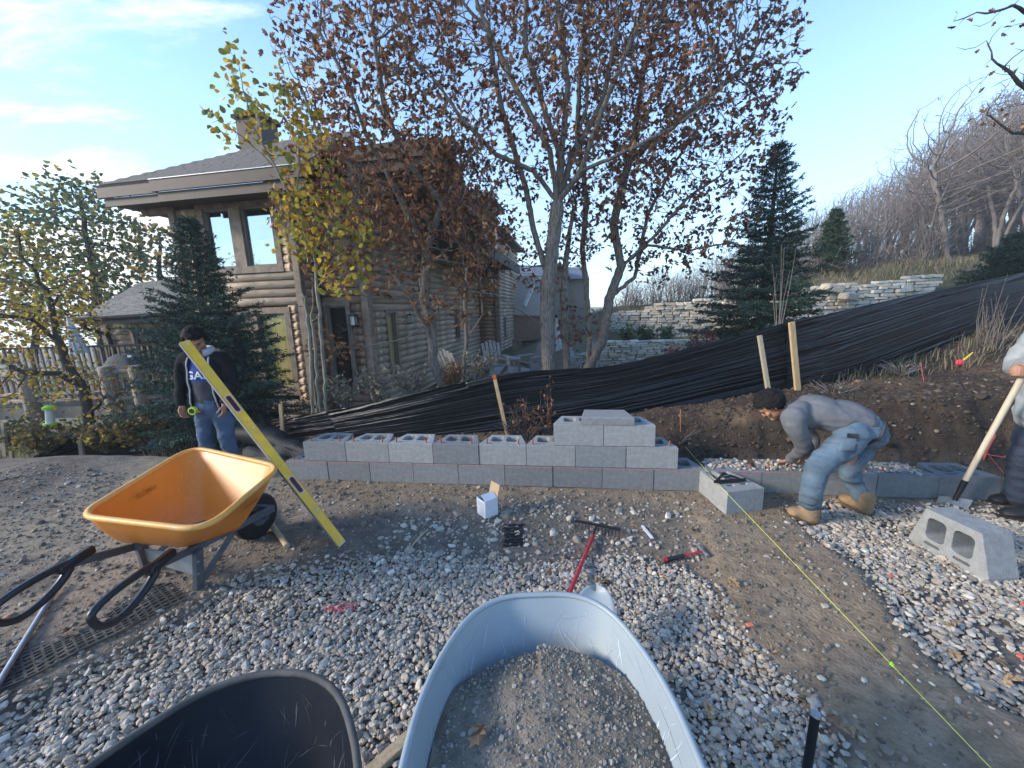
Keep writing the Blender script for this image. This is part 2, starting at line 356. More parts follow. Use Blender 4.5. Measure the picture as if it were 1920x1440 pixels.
hz_me = MB(); zl_, zh_ = float(GZ.min())-1.0, max(13.5, float(GZ.max())+1.0); hz_me.box((0, 145, (zl_+zh_)/2), (580, 420, zh_-zl_)); haze = hz_me.build('haze', []); haze['kind'] = 'stuff'
hm_ = bpy.data.materials.new('haze_air'); hm_.use_nodes = True; hm_.node_tree.nodes.remove(hm_.node_tree.nodes['Principled BSDF']); pv = hm_.node_tree.nodes.new('ShaderNodeVolumePrincipled'); pv.inputs['Density'].default_value = .0018; pv.inputs['Color'].default_value = (.93, .95, 1, 1); hm_.node_tree.links.new(pv.outputs[0], hm_.node_tree.nodes['Material Output'].inputs['Volume']); haze.data.materials.append(hm_)
# ------------------------------------------------------------------ instanced stones (nobody could count them)
def stone_group(name, mat, nvar=5, sub=2, strength=.55, hull=True):
    ng = bpy.data.node_groups.new(name, 'GeometryNodeTree'); ng.interface.new_socket('Geometry', in_out='INPUT', socket_type='NodeSocketGeometry'); ng.interface.new_socket('Geometry', in_out='OUTPUT', socket_type='NodeSocketGeometry')
    n, l = ng.nodes, ng.links; gi = n.new('NodeGroupInput'); go_ = n.new('NodeGroupOutput'); jn = n.new('GeometryNodeJoinGeometry')
    for i in range(nvar):
        ic = n.new('GeometryNodeMeshIcoSphere'); ic.inputs['Radius'].default_value = .5; ic.inputs['Subdivisions'].default_value = sub
        no = n.new('ShaderNodeTexNoise'); no.inputs['Scale'].default_value = 2.3; no.inputs['Detail'].default_value = 1.0
        ps = n.new('GeometryNodeInputPosition'); ad = n.new('ShaderNodeVectorMath'); ad.operation = 'ADD'; ad.inputs[1].default_value = (i*7.1, i*3.3, i*5.7); l.new(ps.outputs[0], ad.inputs[0]); l.new(ad.outputs[0], no.inputs['Vector'])
        sb = n.new('ShaderNodeVectorMath'); sb.operation = 'SUBTRACT'; sb.inputs[1].default_value = (.5, .5, .5); l.new(no.outputs['Color'], sb.inputs[0])
        sc = n.new('ShaderNodeVectorMath'); sc.operation = 'SCALE'; sc.inputs['Scale'].default_value = strength*1.6; l.new(sb.outputs[0], sc.inputs[0])
        sp = n.new('GeometryNodeSetPosition'); l.new(ic.outputs['Mesh'], sp.inputs['Geometry']); l.new(sc.outputs[0], sp.inputs['Offset'])
        cur = sp.outputs[0]
        if hull: hv = n.new('GeometryNodeConvexHull'); l.new(cur, hv.inputs[0]); cur = hv.outputs[0]
        sm = n.new('GeometryNodeSetMaterial'); sm.inputs['Material'].default_value = mat; l.new(cur, sm.inputs['Geometry'])
        g2 = n.new('GeometryNodeGeometryToInstance'); l.new(sm.outputs[0], g2.inputs[0]); l.new(g2.outputs[0], jn.inputs[0])
    iop = n.new('GeometryNodeInstanceOnPoints'); l.new(gi.outputs[0], iop.inputs['Points']); l.new(jn.outputs[0], iop.inputs['Instance']); iop.inputs['Pick Instance'].default_value = True
    def at(nm, ty):
        q = n.new('GeometryNodeInputNamedAttribute'); q.data_type = ty; q.inputs['Name'].default_value = nm; return q.outputs[0]
    l.new(at('idx', 'INT'), iop.inputs['Instance Index']); l.new(at('rot', 'FLOAT_VECTOR'), iop.inputs['Rotation']); l.new(at('scl', 'FLOAT_VECTOR'), iop.inputs['Scale'])
    l.new(iop.outputs[0], go_.inputs[0]); return ng
mgravel = M('gravel_stone', (1, 1, 1), .75, .16, 5, bump=.25, bscale=9, inst=True, spec=.3)
SG = stone_group('stones', mgravel)
PAL = np.array([[.35, .33, .31], [.28, .275, .27], [.43, .41, .38], [.33, .28, .235], [.24, .22, .20], [.39, .345, .29], [.34, .29, .27], [.54, .52, .49], [.21, .19, .175], [.34, .35, .36]])
PW = np.array([.18, .15, .14, .11, .1, .1, .09, .05, .05, .03])
def scatter(name, P, size, col=None, flat=.62, parent=None, group=SG):
    n = len(P); me = bpy.data.meshes.new(name); me.vertices.add(n); me.vertices.foreach_set('co', np.asarray(P, np.float32).ravel())
    def at(nm, ty, key, arr): a = me.attributes.new(nm, ty, 'POINT'); a.data.foreach_set(key, arr.ravel())
    at('rot', 'FLOAT_VECTOR', 'vector', np.stack([RNG.normal(0, .35, n), RNG.normal(0, .35, n), RNG.uniform(0, 6.28, n)], 1).astype(np.float32))
    sc = np.stack([size*RNG.uniform(.9, 1.45, n), size*RNG.uniform(.75, 1.1, n), size*flat*RNG.uniform(.7, 1.25, n)], 1)
    at('scl', 'FLOAT_VECTOR', 'vector', sc.astype(np.float32)); at('idx', 'INT', 'value', RNG.integers(0, 5, n).astype(np.int32))
    if col is None: col = PAL[RNG.choice(len(PAL), n, p=PW/PW.sum())]*RNG.uniform(.86, 1.2, (n, 1))*np.array([1.07, 1.0, .875])
    c = np.ones((n, 4), np.float32); c[:, :3] = col; at('Col', 'FLOAT_COLOR', 'color', c)
    o = link(name, me, parent); o['kind'] = 'stuff'; md = o.modifiers.new('stones', 'NODES'); md.node_group = group; return o
def rnd_pts(n, x0, x1, y0, y1): return RNG.uniform(x0, x1, n), RNG.uniform(y0, y1, n)
def vis(x, y, pad=60):
    """keep what the photo's surroundings could show: a generous wedge in front of the camera"""
    return (y > .25) & (np.abs(x) < 1.55*np.maximum(y, .3)+.9)
# dense bed
x, y = rnd_pts(240000, -3.4, 1.7, .3, 3.4); a, s, b = masks(x, y)
dens = np.clip(ss(-.06, .12, a)*(.72+.5*fbm(x*2, y*2, 51))*(1-.55*ss(2.1, 2.9, y)), 0, 1)
k = (RNG.uniform(0, 1, len(x)) < dens) & vis(x, y); x, y = x[k], y[k]
k = RNG.uniform(0, 1, len(x)) < .62; x, y = x[k], y[k]
sz = np.clip(RNG.lognormal(math.log(.0165), .36, len(x)), .008, .042); P = np.stack([x, y, ground(x, y, False)+RNG.uniform(.001, .024, len(x))], 1)
scatter('gravel', P, sz)
print('gravel', len(x))
x, y = rnd_pts(160000, 1.2, 6.5, .3, 3.2); a, s, b = masks(x, y)
dens = np.clip(ss(-.05, .10, b)*(.62+.8*fbm(x*2.3, y*2.3, 52)), 0, 1); k = (RNG.uniform(0, 1, len(x)) < dens*.55) & vis(x, y); x, y = x[k], y[k]
sz = np.clip(RNG.lognormal(math.log(.0185), .38, len(x)), .011, .06); P = np.stack([x, y, ground(x, y, False)+RNG.uniform(.001, .022, len(x))], 1)
scatter('gravel', P, sz, (PAL[RNG.choice(len(PAL), len(x), p=PW/PW.sum())]*RNG.uniform(.8, 1.25, (len(x), 1)))*np.array([1.05, .985, .86]))
# thin scatter of stones over the bare dirt, denser in the sparse area by the wall
x, y = rnd_pts(120000, -5.5, 5.5, .3, 4.6); a, s, b = masks(x, y); bern = np.maximum(a, b)
dens = .13+.45*ss(-.15, .2, s)*(.30+1.1*ss(-.2, .4, fbm(x*2.6, y*2.6, 53)))+.22*ss(-.25, 0, bern)+.05*ss(-2, -4, x)
dens = dens*(y < yw(x)-.01); k = (RNG.uniform(0, 1, len(x)) < dens*.34) & vis(x, y); x, y = x[k], y[k]
s2 = masks(x, y)[1]; sz = np.clip(RNG.lognormal(math.log(.010), .5, len(x)), .004, .04)*(1+.7*ss(-.1, .2, s2)); P = np.stack([x, y, ground(x, y)+sz*.12], 1)
scatter('pebbles', P, sz)
# soil clods
x, y = rnd_pts(60000, -5.5, 5.5, .3, 4.7); a, s, b = masks(x, y)
k = (RNG.uniform(0, 1, len(x)) < .55*(1-ss(-.1, .05, np.maximum(a, b)))) & vis(x, y) & (y < yw(x)-.02); x, y = x[k], y[k]
sz = np.clip(RNG.lognormal(math.log(.011), .5, len(x)), .004, .05); P = np.stack([x, y, ground(x, y)+sz*.1], 1)
c = np.array([.20, .16, .12])*RNG.uniform(.55, 1.25, (len(x), 1)); scatter('soil_clods', P, sz, c, .7)
# crumbly cut bank behind the wall: clods, roots litter, stones
x, y = rnd_pts(32000, -1.5, 9, 2.7, 6.4); k = (y > yw(x)+.40); x, y = x[k], y[k]
z = ground(x, y); sz = np.clip(RNG.lognormal(math.log(.016), .55, len(x)), .006, .08)
c = np.where(RNG.uniform(0, 1, (len(x), 1)) < .93, np.array([[.060, .044, .032]]), np.array([[.19, .15, .11]]))*RNG.uniform(.6, 1.4, (len(x), 1))
scatter('bank_clods', np.stack([x, y, z], 1), sz, c, .75)
# ------------------------------------------------------------------ concrete blocks
mblock = [M('concrete_%d' % i, c, .9, .16, 22, bump=.5, bscale=120, rnd=.14, spec=.15, dirt=d, dirt_amt=.18) for i, (c, d) in enumerate([((.20, .205, .205), (.14, .14, .135)), ((.27, .27, .26), (.20, .19, .17))])]
BL, BH, BD = .4572, .2032, .305
def rrect(x0, x1, y0, y1, r, n=4):
    P = []
    for cx, cy, a0 in ((x1-r, y1-r, 0), (x0+r, y1-r, 90), (x0+r, y0+r, 180), (x1-r, y0+r, 270)):
        for i in range(n+1): a = math.radians(a0+90*i/n); P.append((cx+r*math.cos(a), cy+r*math.sin(a)))
    return P
def holed_prism(outer, holes, h, name, mat, bev=.004):
    cu = bpy.data.curves.new(name, 'CURVE'); cu.dimensions = '2D'; cu.fill_mode = 'BOTH'; cu.extrude = h/2-bev; cu.bevel_depth = bev; cu.bevel_resolution = 1; cu.offset = -bev
    for P in [outer]+holes:
        s = cu.splines.new('POLY'); s.points.add(len(P)-1); s.use_cyclic_u = True
        for i, p in enumerate(P): s.points[i].co = (p[0], p[1], 0, 1)
    o = bpy.data.objects.new(name, cu); COL.objects.link(o); me = eval_mesh(o, name); bpy.data.objects.remove(o, do_unlink=True); bpy.data.curves.remove(cu)
    me.transform(Matrix.Translation((0, 0, h/2))); me.materials.clear(); me.materials.append(mat); me.polygons.foreach_set('use_smooth', [False]*len(me.polygons)); me.update()
    return me
g_ = .0025
def block_mesh(name, mat, slots=True):
    L = BL-g_*2; out = [(g_, .0), (BL-g_, 0), (BL-g_, .05), (BL-.075, BD), (.075, BD), (g_, .05)]
    holes = [rrect(.098, .208, .105, .255, .03), rrect(BL-.208, BL-.098, .105, .255, .03)]
    if slots: holes += [rrect(.10, .19, .058, .078, .009), rrect(BL-.19, BL-.10, .058, .078, .009)]
    return holed_prism(out, holes, BH-.003, name, mat)
bm_a, bm_b = block_mesh('concrete_block', mblock[0]), block_mesh('concrete_block', mblock[1])
mred = M('red_chalk', (.30, .15, .15), .9, .3, 30)
mpin = M('copper_pin', (.33, .10, .05), .5, .3, 30)
def place_block(s, d, z, label, me, group='stacked concrete wall blocks', name='concrete_block', jit=True):
    o = bpy.data.objects.new(name, me); COL.objects.link(o); p = wall_pt(s, d, z); o.location = p+WN*(random.uniform(-.003, .003) if jit else 0); o.rotation_euler = (0, 0, -WYAW+(random.uniform(-.006, .006) if jit else 0))
    tag(o, label, 'block', group); return o
ORD = ['first', 'second', 'third', 'fourth', 'fifth', 'sixth', 'seventh', 'eighth', 'ninth', 'tenth', 'eleventh', 'twelfth', 'thirteenth', 'fourteenth', 'fifteenth', 'sixteenth']
for k in range(14):
    extra = {9: 'below the step', 10: 'half hidden', 13: 'with empty cores'}.get(k, '')
    place_block(k*BL, 0, 0, f'grey concrete block in the bottom course, {ORD[k]} from the left end {extra}'.strip(), bm_a)
    if k <= 10:   # red chalk line snapped along the top front edge
        mb = MB(); mb.box((BL/2, -.0006, BH-.011), (BL-.014, .0012, .009))
        c = mb.build('chalk_line', mred, bpy.data.objects['concrete_block' if k == 0 else 'concrete_block.%03d' % k], world=False)
Z1, Z2, Z3 = BH, 2*BH, 3*BH
row2 = []
for k in range(8):
    s0 = .46*BL+k*BL; row2.append(s0)
    place_block(s0, .012, Z1, f'grey block in the second course, {ORD[k]} from its left end'+(' under the third course' if k in (5, 6, 7) else ' with open cores'), bm_b if k % 3 else bm_a)
row3 = [5.37*BL+.45*BL*0+.0, 6.37*BL]
row3 = [6.02*BL, 7.02*BL]
for k, s0 in enumerate(row3): place_block(s0, .024, Z2, ['left pale block of the top pair on the wall', 'right pale block of the top pair on the wall'][k], bm_b)
cap = MB(); cap.add([wall_pt(6.57*BL+u, .02+v, Z3+w) for u, v, w in [(0, 0, 0), (.475, 0, 0), (.43, .285, 0), (.045, .285, 0), (.006, .008, .07), (.469, .008, .07), (.425, .279, .07), (.05, .279, .07), (0, 0, .062), (.475, 0, .062), (.43, .285, .062), (.045, .285, .062)]],
        [(3, 2, 1, 0), (0, 1, 9, 8), (1, 2, 10, 9), (2, 3, 11, 10), (3, 0, 8, 11), (8, 9, 5, 4), (9, 10, 6, 5), (10, 11, 7, 6), (11, 8, 4, 7), (4, 5, 6, 7)])
tag(cap.build('cap_block', mblock[1]), 'flat light grey cap slab lying on top of the block wall', 'cap block')
# pins standing in the block tops
pm = MB(); pm.tube([(0, 0, -.03), (0, 0, .045)], .0075, 7); pinme = pm.build('pin', mpin, smooth=False); pinmesh = pinme.data; bpy.data.objects.remove(pinme)
def pin(s, d, z, label):
    o = bpy.data.objects.new('pin', pinmesh); COL.objects.link(o); o.location = wall_pt(s, d, z+.004); o.rotation_euler = (random.uniform(-.12, .12), random.uniform(-.12, .12), 0); tag(o, label, 'pin', 'copper coloured pins in the wall blocks')
pin(.05, .06, Z1, 'copper pin standing at the far left end of the bottom course')
for k in range(5):
    pin(row2[k]+.075, .05, Z2, f'copper pin at the left of the {ORD[k]} open block on the second course')
    pin(row2[k]+BL-.075, .05, Z2, f'copper pin at the right of the {ORD[k]} open block on the second course')
pin(row2[5]+.06, .05, Z2, 'copper pin beside the left block of the top pair')
pin(row2[7]+BL-.07, .06, Z2, 'copper pin on the right step of the second course')
for k in (9, 10, 11, 12):
    if k > 9: pin(k*BL+.075, .06, Z1, f'copper pin at the left of the {ORD[k]} bottom course block')
    if k < 12: pin((k+1)*BL-.075, .06, Z1, f'copper pin at the right of the {ORD[k]} bottom course block')
# gravel filling the cores of the bottom course
P = []
for k in (9, 10, 11, 12):
    for hx in (.098, BL-.208):
        for _ in range(95):
            u, v = RNG.uniform(-.005, .115), RNG.uniform(-.01, .16); P.append(tuple(wall_pt(k*BL+hx+u, .1+v, Z1-.012+RNG.uniform(-.01, .016))))
    for _ in range(45): P.append(tuple(wall_pt(k*BL+RNG.uniform(.03, BL-.03), RNG.uniform(.03, .29), Z1+RNG.uniform(0, .008))))
scatter('core_gravel', P, np.clip(RNG.lognormal(math.log(.021), .3, len(P)), .01, .04))
# loose corner block standing in front of the wall
cb = link('concrete_block', block_mesh('corner_block', mblock[0])); q = onground(1361, 965); q.z = gz(q.x+.12, q.y+.2)
cb.data.materials[0] = mblock[1]
dirv = (onground(1432, 958)-q); ang = math.atan2(dirv.y, dirv.x)
cb.scale = (.72, 1.5, 1.0); cb.location = q; cb.rotation_euler = (0, 0, ang+.03)
tag(cb, 'loose grey block sitting crosswise in front of the wall with a square on it', 'block')
# loose block lying tilted in the gravel at the right
lb = link('concrete_block', block_mesh('loose_block', mblock[1])); p0 = onground(1700, 1014); p1 = onground(1860, 1104)
ang = math.atan2(p1.y-p0.y, p1.x-p0.x)
lb.rotation_euler = Euler((math.radians(90), 0, ang)); mid = (p0+p1)/2
lb.matrix_basis = Matrix.Translation(p0+Vector((0, 0, -.01))) @ Matrix.Rotation(ang, 4, 'Z') @ Matrix.Rotation(math.radians(90), 4, 'X') @ Matrix.Translation((0, 0, -BH))
tag(lb, 'concrete block lying on its face in the gravel with its hollow cores showing', 'block')
# bent wire rods and speed square on the corner block
msteel = M('dull_steel', (.32, .34, .36), .45, .2, 20, metal=.7); mblackp = M('black_plastic', (.012, .013, .015), .45, .2, 20, spec=.4)
sq = MB(); o = q+Vector((0, 0, BH+.006)); ex = Vector((math.cos(ang-ang), 0, 0))
a = atz(1338, 905, q.z+BH+.012); b = atz(1397, 901, q.z+BH+.012); c = atz(1356, 886, q.z+BH+.012)
def slab(mb, pts, h):
    n = len(pts); mb.add([Vector(p) for p in pts]+[Vector(p)+Vector((0, 0, h)) for p in pts], [tuple(reversed(range(n))), tuple(range(n, 2*n))]+[(i, (i+1) % n, n+(i+1) % n, n+i) for i in range(n)])
def lerp(p, q, t): return p+(q-p)*t
cen = (a+b+c)/3
for i, (u, v) in enumerate(((a, b), (b, c), (c, a))): slab(sq, [u, v, lerp(v, cen, .34), lerp(u, cen, .34)], .006)
slab(sq, [lerp(a, c, .45), lerp(b, c, .45), lerp(b, c, .52), lerp(a, c, .52)], .006); slab(sq, [a, b, b+Vector((0, -.012, 0)), a+Vector((0, -.012, 0))], .022)
tag(sq.build('speed_square', mblackp), 'black triangular speed square lying on the loose corner block', 'square')
tb = MB(); w0 = atz(1323, 914, q.z+.02); w1 = atz(1344, 897, q.z+BH+.012); tb.tube([w0, w1, atz(1368, 890, q.z+BH+.02)], .006, 6)
tag(tb.build('line_rod', msteel), 'thin pale rod leaning over the edge of the corner block', 'rod')

# ------------------------------------------------------------------ silt fence
def plastic():
    m = bpy.data.materials.new('black_film'); m.use_nodes = True; n, l = m.node_tree.nodes, m.node_tree.links; b = n['Principled BSDF']
    b.inputs['Base Color'].default_value = (.0045, .006, .0085, 1); b.inputs['Roughness'].default_value = .28; b.inputs['Specular IOR Level'].default_value = .28
    uv = n.new('ShaderNodeUVMap'); mp_ = n.new('ShaderNodeMapping'); mp_.inputs['Scale'].default_value = (.16, 22, 1); mp_.inputs['Rotation'].default_value = (0, 0, 0); l.new(uv.outputs[0], mp_.inputs[0])
    no = n.new('ShaderNodeTexNoise'); no.inputs['Scale'].default_value = 2.0; no.inputs['Detail'].default_value = 5; l.new(mp_.outputs[0], no.inputs['Vector'])
    bp = n.new('ShaderNodeBump'); bp.inputs['Strength'].default_value = .6; bp.inputs['Distance'].default_value = .02; l.new(no.outputs['Fac'], bp.inputs['Height']); l.new(bp.outputs[0], b.inputs['Normal'])
    return m
mfilm = plastic(); mstake = M('pine_stake', (.46, .31, .16), .75, .25, 12, stretch=(8, 8, .6)); mstake_old = M('weathered_stake', (.33, .27, .18), .8, .25, 12, stretch=(8, 8, .6))
fence = thing('silt_fence', 'long wrinkled black plastic silt fence stretched between wooden stakes up the slope', 'silt fence', tuple(FB[4]))
def poly_at(P, t):
    i = min(int(t), len(P)-2); return P[i].lerp(P[i+1], t-i)
def smooth_at(P, t):
    i = min(int(t), len(P)-2); f = t-i; p0, p1, p2, p3 = P[max(i-1, 0)], P[i], P[i+1], P[min(i+2, len(P)-1)]
    return .5*((2*p1)+(p2-p0)*f+(2*p0-5*p1+4*p2-p3)*f*f+(3*p1-3*p2+p3-p0)*f*f*f)
def film(t0, t1, nu, nv, off=0.0, sag=0.0, amp=.02, seed=0, vlo=-.12, vhi=1.0):
    us = np.linspace(t0, t1, nu); Bt = np.array([smooth_at(FB, t) for t in us]); Tp = np.array([smooth_at(FT, t) for t in us])
    vs = np.linspace(vlo, vhi, nv); U, Vv = np.meshgrid(us, vs); Pp = Bt[None]*(1-Vv[..., None])+Tp[None]*Vv[..., None]
    w = fbm(U*1.1, Vv*13+U*1.6, seed, 4)*amp+fbm(U*.5+3, Vv*34+U*4.0, seed+5, 3)*amp*.55+fbm(U*2.2, Vv*2, seed+9, 3)*amp*1.3
    w = w*(.25+1.5*ss(-.35, .35, fbm(U*.8+seed, Vv*2.2+U*.5, seed+13, 3)))
    Pp[..., 1] += off+w-.0; Pp[..., 2] += fbm(U*3, Vv*0+1, seed+3, 3)*.009*np.clip(Vv, 0, 1)+fbm(U*9, Vv*0+7, seed+4, 2)*.006*np.clip(Vv, 0, 1)
    n = nu*nv; ii = np.arange(nv-1)[:, None]*nu+np.arange(nu-1)[None]; F = np.stack([ii, ii+1, ii+nu+1, ii+nu], -1).reshape(-1, 4)
    me = mesh_np('film', Pp.reshape(-1, 3), F, mfilm, True); uvl = me.uv_layers.new(name='UVMap'); li = np.zeros(len(me.loops), np.int32); me.loops.foreach_get('vertex_index', li)
    length = np.r_[0, np.cumsum(np.linalg.norm(np.diff(Bt, axis=0), axis=1))]; uu = np.tile(length, nv); vv = (Vv*.85).ravel()+uu*.045+seed; uvl.data.foreach_set('uv', np.stack([uu, vv], 1)[li].astype(np.float32).ravel())
    o = link('film', me, fence); so_ = o.modifiers.new('thickness', 'SOLIDIFY'); so_.thickness = .002; return o
film(0, 3.02, 260, 130, 0, amp=.011, seed=1); film(2.98, 6.3, 300, 130, .012, amp=.013, seed=2); film(6.2, 9.0, 220, 70, .03, amp=.05, seed=3); film(8.95, 11, 150, 50, .02, amp=.05, seed=4)
# heavy lap folded over along the top edge
fl = film(.2, 5.2, 260, 16, -.03, amp=.012, seed=7, vlo=.90, vhi=1.015); fl.name = 'top_fold'
def stake(top, bot, y0, y1, mat, w=.045, h=.028, cap_=None):
    a = aty(*top, y0); b = aty(*bot, y1); d = (a-b).normalized(); m = MB(); m.bar(b-d*.1, a, w, h, (0, -1, 0), bev=.003)
    s_ = m.build('stake', mat, fence)
    if cap_: c = MB(); c.bar(a-d*.06, a+d*.001, w+.002, h+.002, (0, -1, 0)); c.build('painted_tip', cap_, s_)
    return s_
mtip = M('orange_tip', (.45, .09, .03), .7, .2, 20)
stake((1484, 604), (1496, 735), 4.30, 4.28, mstake, .062, .03)
stake((1424, 629), (1456, 828), 3.95, 3.72, mstake_old, .042, .03)
stake((926, 703), (952, 818), 4.88, 4.80, mstake, .045, .03, mtip)
stake((526, 758), (530, 812), 5.60, 5.60, mstake, .05, .03)
stake((149, 802), (154, 852), 6.10, 6.05, mstake_old, .07, .04)
stake((6, 792), (10, 845), 6.3, 6.3, mstake_old, .06, .04)
stake((18, 800), (22, 850), 6.6, 6.6, mstake_old, .06, .04)
# sagging roll of black plastic
mroll = M('black_wrinkled_film', (.009, .011, .014), .55, .2, 10, bump=1.0, bscale=30, stretch=(3, 1, 1), spec=.15)
pa, pb, pc, pd = aty(440, 812, 5.3), aty(490, 815, 5.0), aty(545, 838, 4.6), aty(590, 852, 4.3)
rl = MB(); pts = [pa.lerp(pb, i/6) for i in range(6)]+[pb.lerp(pc, i/8) for i in range(8)]+[pc.lerp(pd, i/8) for i in range(9)]
rl.tube(pts, [.10+.045*math.sin(i*.21)+random.uniform(-.008, .008) for i in range(len(pts))], 20)
ro = rl.build('plastic_roll', mroll, smooth=True)
tag(ro, 'rolled black plastic sheeting lying on the ground at the left end of the wall', 'plastic roll')
for v in ro.data.vertices:
    f = float(fbm(v.co.x*9, v.co.z*9, 3)); g = float(fbm(v.co.x*30, v.co.z*3, 5)); v.co += v.normal*(.03*f+.016*g)
sg = MB()
def flapfn(a, b):
    p = aty(455+150*a, 842+50*b, 4.75-.55*a-.4*b); p.z += .03*math.sin(a*17)+.02*math.sin(b*11+a*5); return p
sg.grid(flapfn, 30, 12); tag(sg.build('plastic_flap', mroll, smooth=True), 'loose black plastic sheet slumping between the roll and the bottom course', 'plastic sheet')
# ------------------------------------------------------------------ log house
E1 = Vector((.985, -.174, 0)); E2 = Vector((.174, .985, 0)); HR = math.atan2(E1.y, E1.x); R1 = Matrix.Rotation(HR, 3, 'Z'); R2 = Matrix.Rotation(HR+PI/2, 3, 'Z')
mlogA = M('log_siding', (.45, .335, .23), .72, .35, 5, bump=.6, bscale=26, stretch=(.55, 4, 4), rnd=.14, dirt=(.07, .055, .045), dirt_amt=.5)
mlogShade = M('shaded_log', (.32, .21, .14), .75, .3, 5, bump=.5, bscale=26, stretch=(.55, 4, 4), rnd=.12)  # log siding with shade painted into its colour, for recessed and wing-end walls
mtrim = M('timber_trim', (.25, .19, .14), .75, .28, 6, bump=.4, bscale=30, dirt=(.08, .065, .05), dirt_amt=.5)
mfascia = M('brown_fascia', (.075, .052, .038), .6, .15, 4)
mroof = M('roof_shingle', (.13, .11, .09), .9, .35, 40, bump=.6, bscale=120, rnd=.2); mroofT = M('tan_shingle', (.27, .235, .19), .9, .3, 40, bump=.5, bscale=120, rnd=.2)
mframe = M('window_frame', (.16, .15, .13), .5, .1, 5)
def glass(name='window_glass', base=(.02, .025, .03), rough=.04):
    m = bpy.data.materials.new(name); m.use_nodes = True; n, l = m.node_tree.nodes, m.node_tree.links; b = n['Principled BSDF']
    t = n.new('ShaderNodeBsdfTransparent'); g = n.new('ShaderNodeBsdfGlossy'); g.inputs['Roughness'].default_value = rough; g.inputs['Color'].default_value = (.9, .93, .95, 1)
    f = n.new('ShaderNodeLayerWeight'); f.inputs['Blend'].default_value = .5; pw = n.new('ShaderNodeMath'); pw.name = 'pw'; pw.operation = 'POWER'; pw.inputs[1].default_value = 3.5; l.new(f.outputs['Facing'], pw.inputs[0]); mx = n.new('ShaderNodeMixShader'); ad = n.new('ShaderNodeMath'); ad.name = 'base_refl'; ad.operation = 'ADD'; ad.inputs[1].default_value = .045; ad.use_clamp = True
    l.new(pw.outputs[0], ad.inputs[0]); l.new(ad.outputs[0], mx.inputs[0]); t.inputs['Color'].default_value = (.92, .93, .91, 1); l.new(t.outputs[0], mx.inputs[1]); l.new(g.outputs[0], mx.inputs[2]); l.new(mx.outputs[0], n['Material Output'].inputs['Surface']); return m
mglass = glass(); mglassR = glass('sky_mirror_glass'); mglassR.node_tree.nodes['base_refl'].inputs[1].default_value = .42
def blind_mat():
    m = M('bamboo_blind', (.85, .68, .27), .8, .15, 12, stretch=(3, 3, 60)); n, l = m.node_tree.nodes, m.node_tree.links
    return m
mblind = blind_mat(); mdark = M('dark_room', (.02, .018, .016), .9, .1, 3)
house = thing('log_house', 'two storey brown log house with overhanging shingle roof behind the trees', 'house', (-4.2, 8, -.6), HR)
# half-round log, unit length along X
_n = 7; LV = []; R_ = .082
for xx in (0, 1):
    for j in range(_n+1): a = -PI/2+PI*j/_n; LV.append((xx, -.055*math.cos(a)-.012, R_*math.sin(a)))
    LV.append((xx, .03, R_)); LV.append((xx, .03, -R_))
_m = _n+3; LF = [(j, j+1, _m+j+1, _m+j) for j in range(_m-1)]+[(_m-1, 0, _m, 2*_m-1), tuple(reversed(range(_m))), tuple(range(_m, 2*_m))]
def logmesh(mat):
    me = bpy.data.meshes.new('log'); me.from_pydata(LV, [], LF); me.materials.append(mat)
    for p in me.polygons: p.use_smooth = p.index < _n
    me.update(); return me
LMA, LMShade = logmesh(mlogA), logmesh(mlogShade)
PITCHL = .165
def wall(root, O, U, L, z0, z1, holes, lm, backmat=None, top=None):
    """courses of logs along unit vector U from O, with window holes (u0,u1,za,zb); top(u) gives local wall height"""
    ang = math.atan2(U.y, U.x); n = int((z1-z0)/PITCHL)
    for i in range(n):
        z = z0+(i+.5)*PITCHL; segs = [(0.0, L)]
        if top:
            us = [u for u in np.linspace(0, L, 60) if top(u) > z]
            if not us: continue
            segs = [(min(us), max(us))]
        for (a, b, za, zb) in holes:
            if za < z < zb:
                ns = []
                for s, e in segs:
                    if b <= s or a >= e: ns.append((s, e)); continue
                    if a > s+.02: ns.append((s, a))
                    if b < e-.02: ns.append((b, e))
                segs = ns
        for s, e in segs:
            if e-s < .03: continue
            o = bpy.data.objects.new('log', lm); COL.objects.link(o); o.parent = root; o.matrix_parent_inverse = basis(root).inverted()
            o.location = O+U*s+Vector((0, 0, z)); o.rotation_euler = (0, 0, ang); o.scale = (e-s, 1+random.uniform(-.12, .12), 1)
